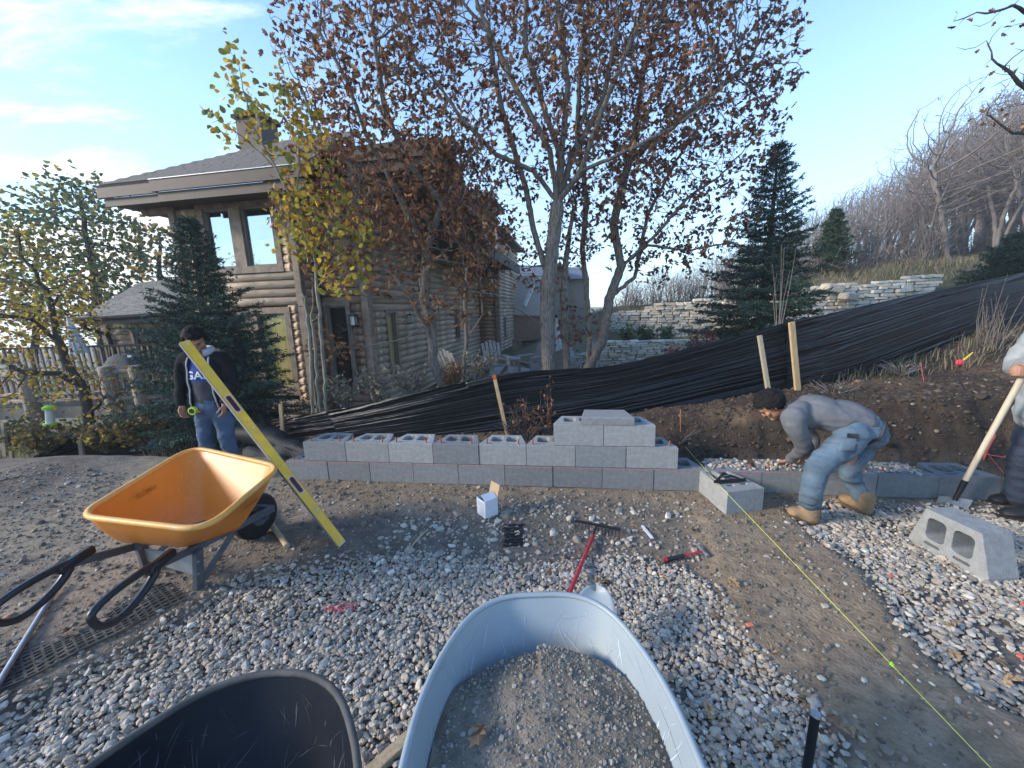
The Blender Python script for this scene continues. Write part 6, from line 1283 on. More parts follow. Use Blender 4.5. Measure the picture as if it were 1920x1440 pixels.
# undergrowth twigs: low dense brush on the hill
def brush_mesh(seed, n=70, h=1.0, sp=.5, r=.006):
    rng = np.random.default_rng(seed); m = MB()
    for _ in range(n):
        a = rng.uniform(0, 6.28); b = rng.uniform(0, sp*.6); L_ = h*rng.uniform(.5, 1.1); p0 = Vector((b*math.cos(a)*.6, b*math.sin(a)*.6, -.05)); p1 = p0+Vector((rng.normal(0, sp*.22), rng.normal(0, sp*.22), L_*.55)); p2 = p1+Vector((rng.normal(0, sp*.3), rng.normal(0, sp*.3), L_*.45)); m.tube([p0, p1, p2], [r, r*.8, r*.3], 3, cap=False)
        for _ in range(3): q = p0.lerp(p2, rng.uniform(.4, .95)); m.tube([q, q+Vector((rng.normal(0, .14), rng.normal(0, .14), rng.uniform(.05, .25)*h))], [r*.6, r*.25], 3, cap=False)
    return m
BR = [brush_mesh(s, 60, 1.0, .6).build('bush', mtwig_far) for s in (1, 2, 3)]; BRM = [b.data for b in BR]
for b in BR: bpy.data.objects.remove(b)
def put(me, name, label, cat, x, y, s, group=None, rz=None, z=None):
    o = bpy.data.objects.new(name, me); COL.objects.link(o); o.location = (x, y, gz(x, y) if z is None else z); o.rotation_euler = (0, 0, random.uniform(0, 6.28) if rz is None else rz); o.scale = s if isinstance(s, tuple) else (s, s, s); return tag(o, label, cat, group)
for k in range(34):
    px = 1170+k*(1960-1170)/33+random.uniform(-8, 8); y_ = (16.5 if px < 1350 else 12.6+(px-1500)/500)+random.uniform(-.3, 1.6); p = aty(px, basep(px)+8, y_); put(BRM[k % 3], 'bush', 'grey leafless brush at the foot of the bare wood on the hillside', 'bush', p.x, p.y, (1.5, 1.5, random.uniform(.9, 1.9)), 'leafless brush below the bare wood', z=p.z-.15)
# ------------------------------------------------------------------ spruces
msp = M('spruce_needle', (1, 1, 1), .7, .2, 10, attr=True, spec=.2, trans=.12)
def spruce(name, label, base, h, rad, seed, cols, dens=1.0, tsz=.032, bare_top=.0, group=None):
    rng = np.random.default_rng(seed); t = thing(name, label, 'spruce', tuple(base), 0, group); tr = MB(); b = Vector(base); tr.tube([b+Vector((0, 0, -.3)), b+Vector((0, 0, h*.5)), b+Vector((0, 0, h))], [h*.028, h*.016, .006], 8); tr.build('trunk', mbarkd, t)
    S = []; D = []; br = MB(); z = .06*h; 
    while z < h*.985:
        f = z/h; L_ = rad*(1-f)**.85*rng.uniform(.8, 1.08)+.05; nb = int(7+5*(1-f)); a0 = rng.uniform(0, 6.28)
        for k in range(nb):
            a = a0+k*6.283/nb+rng.normal(0, .22); l_ = L_*rng.uniform(.58, 1.16); droop = -.30+.75*f; u = np.array([math.cos(a), math.sin(a), 0]); nseg = max(3, int(l_/.10)); p = np.array([b.x, b.y, b.z+z])
            pts = [p.copy()]
            for s in range(nseg):
                q = s/nseg; dv = u*1.0+np.array([0, 0, droop+.35*q+rng.normal(0, .05)]); dv /= np.linalg.norm(dv); p = p+dv*l_/nseg; pts.append(p.copy())
                # side twigs
                for sd in (-1, 1):
                    if rng.uniform() > .93*dens: continue
                    tl = l_*.42*(1-q*.75)*rng.uniform(.6, 1.1)+.05; tv = dv*.75+sd*np.cross(dv, [0, 0, 1])*.9+np.array([0, 0, rng.normal(-.12, .15)]); tv /= np.linalg.norm(tv); m_ = max(2, int(tl/.045))
                    for w in range(m_): S.append(p+tv*tl*(w+.5)/m_); D.append(tv)
                S.append(p); D.append(dv)
            br.tube([tuple(x) for x in pts], [max(.003, .012*(1-f)*(1-i/len(pts))) for i in range(len(pts))], 3, cap=False)
        z += h*.030+.03*(1-f)
    br.build('branch', mbarkd, t)['kind'] = 'stuff'
    S, D = np.array(S), np.array(D); per = 7; n = len(S)*per; C = np.repeat(S, per, 0)+rng.normal(0, .012, (n, 3)); Dd = np.repeat(D, per, 0)*.8+rng.normal(0, .55, (n, 3)); Dd /= np.linalg.norm(Dd, axis=1)[:, None]; W_ = np.cross(Dd, rng.normal(0, 1, (n, 3))); W_ /= np.linalg.norm(W_, axis=1)[:, None]; ln = tsz*rng.uniform(.9, 2.1, (n, 1)); wd = tsz*.26
    V = np.stack([C-W_*wd, C+W_*wd, C+Dd*ln], 1).reshape(-1, 3); F = np.arange(n*3).reshape(-1, 3); col = np.array(cols)[rng.choice(len(cols), n)]*rng.uniform(.7, 1.35, (n, 1)); col = np.repeat(col, 3, 0)
    o = link('foliage', mesh_np('foliage', V, F, msp, False, col), t); o['kind'] = 'stuff'; print('spruce', len(F)); return t
SPC = [(.042, .072, .052), (.052, .086, .064), (.034, .060, .042), (.066, .105, .08)]; SPL = [(.05, .075, .045), (.04, .065, .042), (.06, .09, .055)]
bs_ = aty(395, 805, 6.3); top = aty(343, 412, 6.3); spruce('spruce_tree', 'dark green spruce beside the log house, right behind the man in the black jacket', (bs_.x+.24, 6.3, bs_.z-.05), top.z-bs_.z+.05, 1.32, 71, SPC, tsz=.034)
bs_ = aty(1425, 650, 7.6); top = aty(1432, 258, 7.6); spruce('spruce_tree', 'tall dark spruce rising behind the black fence right of the oaks', (bs_.x, 7.6, bs_.z-.1), top.z-bs_.z, 1.32, 72, SPC, dens=.85, tsz=.036)
for px, tp, bt, y_, lb in ((1552, 392, 530, 13.0, 'small pale green spruce in front of the bare hillside trees'), (1890, 440, 540, 9.8, 'low green spruce above the fence at the right edge')):
    a, b = aty(px, bt, y_), aty(px, tp, y_); spruce('spruce_tree', lb, (a.x, y_, a.z), b.z-a.z, .75 if px < 1800 else .9, int(px), SPL, .8, .045)
# ------------------------------------------------------------------ low plants, grasses, sprouts
mgrass = M('dry_grass', (1, 1, 1), .85, .15, 10, attr=True, trans=.25, spec=.2)
def blades(name, P, h, cols, lean=.35, w=.006, seed=0, label=None, kind='stuff', head=False):
    rng = np.random.default_rng(seed); n = len(P); a = rng.uniform(0, 6.28, n); hh = h*rng.uniform(.5, 1.2, n); ln = rng.normal(0, lean, (n, 2))*hh[:, None]; s = np.stack([np.cos(a), np.sin(a), a*0], 1)*w; P = np.asarray(P)
    m1 = P+np.c_[ln*.3, hh*.6]; m2 = P+np.c_[ln, hh]; V = np.stack([P-s, P+s, m1+s*.7, m1-s*.7, m2], 1).reshape(-1, 3); b = np.arange(n)[:, None]*5
    F = np.concatenate([b+np.array([[0, 1, 2]]), b+np.array([[0, 2, 3]]), b+np.array([[3, 2, 4]])]); col = np.repeat(np.array(cols)[rng.choice(len(cols), n)]*rng.uniform(.7, 1.3, (n, 1)), 5, 0)
    o = link(name, mesh_np(name, V, F, mgrass, False, col)); tag(o, label, None, None, kind); return o
TAN = [(.29, .24, .16), (.25, .20, .13), (.34, .29, .20), (.19, .165, .11)]; GRG = [(.10, .13, .05), (.14, .16, .07)]
# hillside grass above the walls
x, y = RNG.uniform(3.5, 20, 40000), RNG.uniform(10.5, 19, 40000); k = y > np.where(x > 7.6, 10.9+.12*(x-8)*0, 14.3-.05*x); x, y = x[k], y[k]; blades('hill_grass', np.stack([x, y, ground(x, y, False)], 1), .20, TAN+[GRG[1]], lean=.6, w=.006, seed=1)
x, y = RNG.uniform(-6, 2.2, 9000), RNG.uniform(5.9, 8.2, 9000); k = (fbm(x*1.2, y*1.2, 71) > -.1) & ((y-8)*1 < -.2-.176*(x+4.2)); x, y = x[k], y[k]; blades('meadow_grass', np.stack([x, y, ground(x, y, False)], 1), .28, TAN, w=.006, seed=2)
x, y = RNG.uniform(3, 9, 5000), RNG.uniform(4.5, 7.5, 5000); z = ground(x, y); k = (fbm(x*1.5, y*1.5, 72) > .05); blades('bank_grass', np.stack([x, y, z], 1)[k], .16, TAN+GRG, w=.004, seed=3)
x, y = RNG.uniform(-14, -4, 9000), RNG.uniform(6.4, 12, 9000); blades('yard_grass', np.stack([x, y, ground(x, y, False)], 1), .2, TAN+GRG*2, w=.008, seed=4)
def shrub(name, label, cat, px, py, y_, rx, rz, cols, size=.035, nst=40, nl=500, mat=None, shape=None, bark=None, group=None, seed=0):
    """stems fanning from the base with leaves along them"""
    rng = np.random.default_rng(seed+int(px)); b = aty(px, py, y_); t = thing(name, label, cat, tuple(b), 0, group); m = MB(); C = []; s = y_/FPX
    for _ in range(nst):
        a = rng.uniform(0, 6.28); e = Vector((rx*s*math.cos(a)*rng.uniform(.1, 1), rx*s*math.sin(a)*rng.uniform(.1, .8), rz*s*rng.uniform(.55, 1.05))); mid = e*.5+Vector((0, 0, .08*rz*s))+Vector(rng.normal(0, .03, 3)); m.tube([b, b+mid, b+e], [.006, .004, .0018], 3, cap=False)
        for _ in range(max(1, nl//nst)): C.append(tuple((b+mid).lerp(b+e, rng.uniform(-.5, 1.05))+Vector(rng.normal(0, .02, 3))))
    m.build('stem', bark or mtwig, t)
    if nl: leaf_cloud('foliage', np.array(C), size, cols, mat or mleaf, OAKL if shape is None else shape, seed=seed+int(px), parent=t)
    return t
shrub('shrub', 'orange brown shrub between the house and the oak trunks', 'shrub', 855, 735, 6.7, 38, 62, [(.38, .17, .05), (.30, .12, .05), (.42, .26, .10), (.20, .16, .05)], .05, 50, 500)
shrub('shrub', 'small dark red shrub showing over the fence left of the right spruce', 'shrub', 1312, 668, 7.2, 30, 48, [(.22, .025, .03), (.16, .02, .025)], .04, 30, 260); shrub('shrub', 'red leaved low shrub in front of the lower stone wall', 'shrub', 1256, 672, 9.6, 22, 26, [(.26, .05, .04)], .05, 20, 120)
for i, (px, lb) in enumerate(((1176, 'leftmost'), (1208, 'second'), (1248, 'third'))): shrub('green_shrub', f'{lb} of three grey green clumps planted at the foot of the upper stone wall', 'shrub', px, 646, 12.6, 20, 34, [(.13, .17, .08), (.17, .20, .10)], .09, 40, 260, shape=ASL, seed=i)
shrub('oak_sprout', 'young oak sprout with curled orange leaves in front of the black fence', 'sprout', 985, 835, 4.55, 45, 95, [(.28, .11, .045), (.20, .085, .04), (.36, .19, .08)], .055, 26, 110, seed=5); shrub('oak_sprout', 'single tall oak shoot with rusty leaves standing against the black fence', 'sprout', 1028, 830, 4.5, 16, 128, [(.36, .15, .06), (.25, .10, .05)], .05, 6, 55, seed=6)
shrub('dry_brush', 'leafless dry brush sticking up beside the top pair of wall blocks', 'brush', 965, 832, 4.6, 42, 60, [(.25, .16, .09)], .03, 45, 30, seed=7)
for i, (px, py, y_, rx, rz, lb) in enumerate(((1265, 850, 3.9, 60, 55, 'tangle of dry roots on the bank right behind the wall step'), (1345, 815, 4.0, 60, 40, 'pale dry roots and twigs on the bank left of the bent worker'), (1855, 690, 5.0, 45, 130, 'leafless brush growing on the bank top at the right'), (1820, 655, 5.6, 40, 70, 'smaller leafless brush behind the pink ribbon'), (1560, 745, 4.1, 50, 30, 'dry twigs hanging over the cut edge above the bent worker'), (1690, 705, 4.6, 60, 30, 'dry twigs along the bank edge beside the pink string'))):
    shrub('dry_brush', lb, 'brush', px, py, y_, rx, rz, [(.22, .15, .09), (.30, .22, .14)], .028, 34, 40, seed=8+i)
shrub('sapling', 'bare crooked sapling rising above the black fence at the right', 'sapling', 1832, 690, 5.0, 22, 175, [(.2, .1, .05)], .04, 5, 8, seed=15, bark=mtwig); shrub('sapling', 'pair of thin bare stems curving up in front of the right spruce', 'sapling', 1458, 650, 5.6, 26, 190, [(.2, .1, .05)], .04, 6, 0, seed=16, bark=mtwig_far)
for i, (px, py, y_, rz, lb) in enumerate(((650, 775, 6.0, 75, 'tall dry seed stalks left of the corner post'), (715, 770, 6.1, 85, 'tall dry seed stalks beneath the lantern wall'), (775, 750, 6.3, 70, 'dry seed stalks by the long side of the house'), (905, 720, 6.8, 60, 'dry stalks between the slender oak and the chairs'))):
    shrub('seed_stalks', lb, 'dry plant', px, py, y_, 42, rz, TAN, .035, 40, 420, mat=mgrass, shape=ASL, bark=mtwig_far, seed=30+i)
for i, (px, py, y_, rx, rz, lb) in enumerate(((270, 842, 5.9, 80, 75, 'dark green and yellow undergrowth below the spruce left of the man'), (90, 850, 6.0, 80, 60, 'rusty undergrowth below the bird feeder'), (30, 840, 6.6, 60, 60, 'dull undergrowth at the left edge behind the stakes'), (200, 850, 6.0, 50, 60, 'mixed undergrowth behind the low fence below the crooked tree'))):
    shrub('undergrowth', lb, 'bush', px, py, y_, rx, rz, [(.10, .10, .045), (.20, .12, .05), (.28, .22, .06), (.07, .085, .04)], .05, 70, 700, shape=ASL, seed=50+i)
# bird feeder hanging in the crooked tree
bf = thing('bird_feeder', 'bright green capped bird feeder hanging from the crooked tree', 'bird feeder', tuple(aty(95, 795, 6.1))); c0, c1 = aty(95, 795, 6.1), aty(92, 763, 6.1)
mlime = M('lime_plastic', (.30, .62, .06), .4, .1, 5); m = MB(); m.tube([c0+Vector((0, 0, -.01)), c0+Vector((0, 0, .02))], .085, 18); m.build('tray', mlime, bf); m = MB(); m.tube([c1+Vector((0, 0, -.04)), c1, c1+Vector((0, 0, .03))], [.08, .085, .03], 18); m.build('cap', mlime, bf); m = MB(); m.tube([c0+Vector((0, 0, .02)), c1+Vector((0, 0, -.04))], .055, 18); m.build('tube', mlan, bf); m = MB(); m.tube([c1+Vector((0, 0, .03)), c1+Vector((0, 0, .35))], .003, 5); m.build('hanger', mdark, bf)
# fallen oak leaves on the gravel and the soil
LV2 = []; sh0 = OAKL; m = MB(); k = len(sh0); Vv = [(x, y-.5, .22*abs(x)+.12*math.sin(y*5)) for x, y in sh0]; Ff = [(0, i, i+1) for i in range(1, 8)]+[(0, i, i+1) for i in range(8, k-1)]; m.add(Vv, Ff)
lo_ = m.build('fallen_leaf', M('fallen_leaf', (.34, .22, .12), .8, .25, 8, rnd=.3, trans=.1)); lfm = lo_.data; bpy.data.objects.remove(lo_)
LP_ = [(1030, 1082), (1120, 1095), (1132, 1098), (1235, 1060), (1245, 1088), (1262, 1105), (1300, 1000), (1405, 1150), (1448, 1225), (1330, 1345), (1585, 1378), (1560, 1355), (1790, 1238), (1880, 1290), (1900, 1283), (1365, 1247), (1105, 1050), (980, 1090), (560, 1290), (1190, 990), (1340, 1165), (1880, 1255), (1780, 1180), (1420, 985), (130, 1190), (1700, 1120), (1510, 1330), (1460, 1410), (1375, 1100), (1255, 1130)]
for i, (px, py) in enumerate(LP_):
    p = onground(px, py); o = bpy.data.objects.new('fallen_leaf', lfm); COL.objects.link(o); o.location = p+Vector((0, 0, .03)); s = random.uniform(.055, .09); o.scale = (s, s, s); o.rotation_euler = (random.uniform(-.5, .5), random.uniform(-.5, .5), random.uniform(0, 6.28)); tag(o, 'curled tan oak leaf lying on the gravel or soil of the worksite', 'leaf', 'fallen oak leaves on the worksite')
p = (-.115, .80); o = bpy.data.objects.new('fallen_leaf', lfm); COL.objects.link(o); o.location = (p[0], p[1], float(load_z(np.array([p[0]]), np.array([p[1]]))[0])+.02); o.scale = (.07, .07, .07); o.rotation_euler = (.2, .1, 2.6); tag(o, 'tan oak leaf lying on the soil in the blue grey wheelbarrow', 'leaf')
# ------------------------------------------------------------------ people
mskin = M('skin', (.34, .17, .105), .55, .10, 8, spec=.35); mhair = M('black_hair', (.006, .005, .005), .85, .3, 60, bump=.6, bscale=120)
mjean1 = M('blue_denim', (.060, .095, .150), .85, .30, 8, bump=.35, bscale=160); mjean2 = M('light_denim', (.085, .128, .17), .85, .28, 7, bump=.3, bscale=160, dirt=(.17, .19, .19), dirt_amt=.4)
mjacket = M('black_jacket', (.012, .012, .013), .9, .2, 20, bump=.2, bscale=200, spec=.15); mblue = M('blue_shirt', (.018, .045, .20), .85, .1, 10); mcharc = M('charcoal_shirt', (.045, .048, .055), .9, .15, 20); mzip = M('grey_trim', (.33, .34, .36), .7, .1, 20); mletter = M('white_print', (.55, .55, .55), .8, .05, 5)
mgsweat = M('grey_sweatshirt', (.135, .138, .145), .92, .12, 25, bump=.25, bscale=180, spec=.15); mboot = M('tan_boot', (.27, .17, .085), .8, .25, 14, bump=.4, bscale=60, dirt=(.22, .17, .11), dirt_amt=.6); msole = M('boot_sole', (.09, .06, .035), .8, .2, 10); mbboot = M('black_boot', (.013, .013, .015), .6, .2, 14, bump=.3, bscale=60); mlight = M('pale_hoodie', (.29, .31, .31), .9, .15, 14)
mdkj = M('dark_denim', (.025, .035, .055), .85, .25, 10, bump=.3, bscale=150)
def loft(m, P, R, ref=(0, 1, 0), k=16, dome=True):
    """closed limb through points P with elliptical radii R [(a,b)]; a is measured along ref"""
    P = [Vector(p) for p in P]; R = [(r, r) if isinstance(r, (int, float)) else r for r in R]
    # subdivide with Catmull-Rom
    PP = []; RR = []; n = len(P)
    for i in range(n-1):
        p0, p1, p2, p3 = P[max(i-1, 0)], P[i], P[i+1], P[min(i+2, n-1)]
        for s in range(4): f = s/4; PP.append(.5*((2*p1)+(p2-p0)*f+(2*p0-5*p1+4*p2-p3)*f*f+(3*p1-3*p2+p3-p0)*f**3)); RR.append(tuple(R[i][q]*(1-f)+R[i+1][q]*f for q in (0, 1)))
    PP.append(P[-1]); RR.append(R[-1]); n = len(PP); V = []
    rings = []
    for i in range(n): rings.append((PP[i], RR[i], (PP[min(i+1, n-1)]-PP[max(i-1, 0)]).normalized()))
    if dome:
        p, r, t = rings[0]; mr = min(r); rings = [(p-t*mr*.75, (r[0]*.4, r[1]*.4), t), (p-t*mr*.5, (r[0]*.78, r[1]*.78), t)]+rings; p, r, t = rings[-1]; mr = min(r); rings += [(p+t*mr*.5, (r[0]*.78, r[1]*.78), t), (p+t*mr*.75, (r[0]*.4, r[1]*.4), t)]
    rf = Vector(ref)
    for p, r, t in rings:
        u = rf-t*rf.dot(t)
        if u.length < 1e-3: u = Vector((1, 0, 0))-t*t.x
        u.normalize(); w = t.cross(u)
        for j in range(k): a = 2*PI*j/k; V.append(p+u*math.cos(a)*r[0]+w*math.sin(a)*r[1])
    n = len(rings); F = [(i*k+j, i*k+(j+1) % k, (i+1)*k+(j+1) % k, (i+1)*k+j) for i in range(n-1) for j in range(k)]+[tuple(reversed(range(k))), tuple((n-1)*k+j for j in range(k))]
    m.add(V, F)
def remesh(m, name, mats, voxel=.01, smooth=4, wr=0.0, wf=9.0, wdir=None, parent=None, build=True):
    o = m.build('tmp', mats if isinstance(mats, (list, tuple)) else [mats], fix=False); r = o.modifiers.new('r', 'REMESH'); r.mode = 'VOXEL'; r.voxel_size = voxel; r.use_smooth_shade = True
    s = o.modifiers.new('s', 'SMOOTH'); s.iterations = smooth; s.factor = .5; me = eval_mesh(o, name); drop(o)
    me.materials.clear()
    for q in (mats if isinstance(mats, (list, tuple)) else [mats]): me.materials.append(q)
    if wr:
        n = len(me.vertices); co = np.zeros(n*3, np.float32); me.vertices.foreach_get('co', co); co = co.reshape(-1, 3); no = np.zeros(n*3, np.float32); me.vertices.foreach_get('normal', no); no = no.reshape(-1, 3)
        a = co[:, 0]*1.0+co[:, 1]*.8; b = co[:, 2]; f = fbm(a*wf, b*wf*1.7+a*3, 5, 3); f = np.abs(f)*-1.6+.4; f2 = fbm(a*wf*2.3+3, b*wf*2.8, 9, 2)
        co = co+no*(wr*(f+.35*f2))[:, None]; me.vertices.foreach_set('co', co.astype(np.float32).ravel())
    me.polygons.foreach_set('use_smooth', [True]*len(me.polygons)); me.update(); return link(name, me, parent) if build else me
def hand(m, W_, D_, Pn, s=1.0, curl=.5, thumb=1):
    """W_: wrist, D_: direction of the fingers, Pn: palm normal (fingers curl towards it)"""
    W_ = Vector(W_); d = Vector(D_).normalized(); n = Vector(Pn); n = (n-d*n.dot(d)).normalized(); a = d.cross(n).normalized()
    loft(m, [W_-d*.02*s, W_+d*.03*s, W_+d*.07*s, W_+d*.092*s], [(.028*s, .019*s), (.034*s, .017*s), (.042*s, .0155*s), (.040*s, .012*s)], ref=a, k=12)
    for i, (off, L_, r) in enumerate(((-.031, .062, .0088), (-.0105, .072, .0092), (.0105, .067, .009), (.030, .052, .0080))):
        p = W_+d*.085*s+a*off*s; dd = (d+a*off*2.2).normalized(); pts = [p]; c = 0
        for q in (.42, .32, .26): c += curl*.75; e = (dd*math.cos(c)+n*math.sin(c)); pts.append(pts[-1]+e*L_*q*s)
        loft(m, pts, [r*s, r*.98*s, r*.9*s, r*.75*s], ref=a, k=8)
    t0 = W_+d*.025*s-a*.022*s*thumb; t1 = t0+(d*.6-a*.7*thumb+n*.35).normalized()*.035*s; t2 = t1+(d*.85-a*.3*thumb+n*.5).normalized()*.030*s; loft(m, [t0, t1, t2, t2+(t2-t1)*.7], [.013*s, .0115*s, .0100*s, .008*s], ref=n, k=8)
def head(m, C, F_, U_, s=1.0):
    """C head centre, F_ face direction, U_ crown direction"""
    f = Vector(F_).normalized(); u = Vector(U_); u = (u-f*u.dot(f)).normalized(); r = u.cross(f).normalized(); R = Matrix((r, f, u)).transposed(); C = Vector(C)
    m.ell(C+u*.022*s-f*.006*s, (.076*s, .098*s, .098*s), 20, 14, R); m.ell(C+f*.022*s-u*.045*s, (.060*s, .070*s, .066*s), 16, 12, R); m.ell(C+f*.050*s-u*.098*s, (.030*s, .026*s, .018*s), 12, 8, R)
    m.ell(C+f*.088*s+u*.022*s, (.050*s, .016*s, .010*s), 12, 8, R); loft(m, [C+f*.085*s+u*.012*s, C+f*.104*s-u*.018*s, C+f*.107*s-u*.030*s], [(.008*s, .010*s), (.013*s, .012*s), (.016*s, .010*s)], ref=r, k=10)
    for q in (-1, 1): m.ell(C+r*.050*s*q+f*.062*s-u*.02*s, (.022*s, .022*s, .020*s), 10, 8, R); loft(m, [C+r*.076*s*q-f*.012*s+u*.018*s, C+r*.083*s*q-f*.018*s, C+r*.076*s*q-f*.008*s-u*.028*s], [(.008*s, .017*s), (.009*s, .015*s), (.007*s, .009*s)], ref=r, k=8)
    m.ell(C+f*.088*s-u*.060*s, (.025*s, .010*s, .006*s), 10, 6, R); m.ell(C+f*.086*s-u*.072*s, (.021*s, .010*s, .006*s), 10, 6, R)
    return f, u, r, R
def hairdo(C, fr, s, parent, low=.35):
    f, u, r, R = fr; C = Vector(C); m = MB()
    m.ell(C+u*.034*s-f*.014*s, (.085*s, .104*s, .094*s), 44, 30, R); o = m.build('hair', mhair, smooth=True); me = o.data
    import bmesh; bm = bmesh.new(); bm.from_mesh(me); rm = []
    for v in bm.verts:
        q = v.co-C; x, y, z = q.dot(r), q.dot(f), q.dot(u)
        if z < .050*s-(.062*s-y)*.0 and y > .035*s: rm.append(v)
        elif z < (-.055*s if y < -.02*s else (-.02*s if y < .01*s else .0)): rm.append(v)
        else: v.co += (q.normalized())*(.011*s*random.uniform(-.6, 1)+.008*s*math.sin(x*170)*math.sin(y*150+z*90))
    bmesh.ops.delete(bm, geom=rm, context='VERTS'); bm.to_mesh(me); bm.free(); so_ = o.modifiers.new('t', 'SOLIDIFY'); so_.thickness = .012*s; so_.offset = -1; o.parent = parent; o.matrix_parent_inverse = basis(parent).inverted(); return o
def eyes(C, fr, s, parent):
    f, u, r, R = fr; C = Vector(C)
    for q in (-1, 1):
        m = MB(); m.ell(C+r*.031*s*q+f*.083*s+u*.006*s, (.012*s, .006*s, .0045*s), 10, 7, R); m.build('eye', mdark, parent, smooth=True); m = MB(); m.bar(C+r*.016*s*q+f*.1*s+u*.024*s, C+r*.048*s*q+f*.088*s+u*.027*s, .004*s, .006*s); m.build('eyebrow', mhair, parent)
def boot(root, heel, toe, mat, h=.13, s=1.0, w=.048):
    heel, toe = Vector(heel), Vector(toe); d = (toe-heel); L_ = d.length; d.normalize(); up_ = Vector((0, 0, 1)); m = MB(); a = heel+d*.055*s
    loft(m, [heel+d*.03*s+up_*.05*s, a+d*.06*s+up_*.052*s, heel+d*L_*.72+up_*.043*s, toe-d*.045*s+up_*.036*s], [(w*s*.85, .042*s), (w*s*.9, .045*s), (w*s*1.08, .036*s), (w*s*.86, .028*s)], ref=d.cross(up_)); loft(m, [a+up_*.05*s, a+up_*h, a+up_*(h+.03)], [(.05*s, .056*s), (.052*s, .060*s), (.055*s, .062*s)], ref=d.cross(up_))
    b = remesh(m, 'boot', mat, .008, 5, .003, 20, parent=root); m = MB(); side_ = d.cross(up_); pl = []
    for i in range(20):
        t = 2*PI*i/20; x = math.cos(t); y = math.sin(t); pl.append((L_*.5+x*L_*.5*(1.0), y*w*s*(1.12 if x > 0 else .92)))
    m.prism(pl, heel, up_*.024*s, axes=(heel, d, side_)); m.build('sole', msole if mat is mboot else mdark, b)
    for i in range(4): q = a+d*(.045+.022*i)*s+up_*(.115-.018*i)*s; m = MB(); m.tube([q-side_*.02*s, q+up_*.004, q+side_*.02*s], .003, 5); m.build('lace', mzip if mat is mboot else mdark, b)
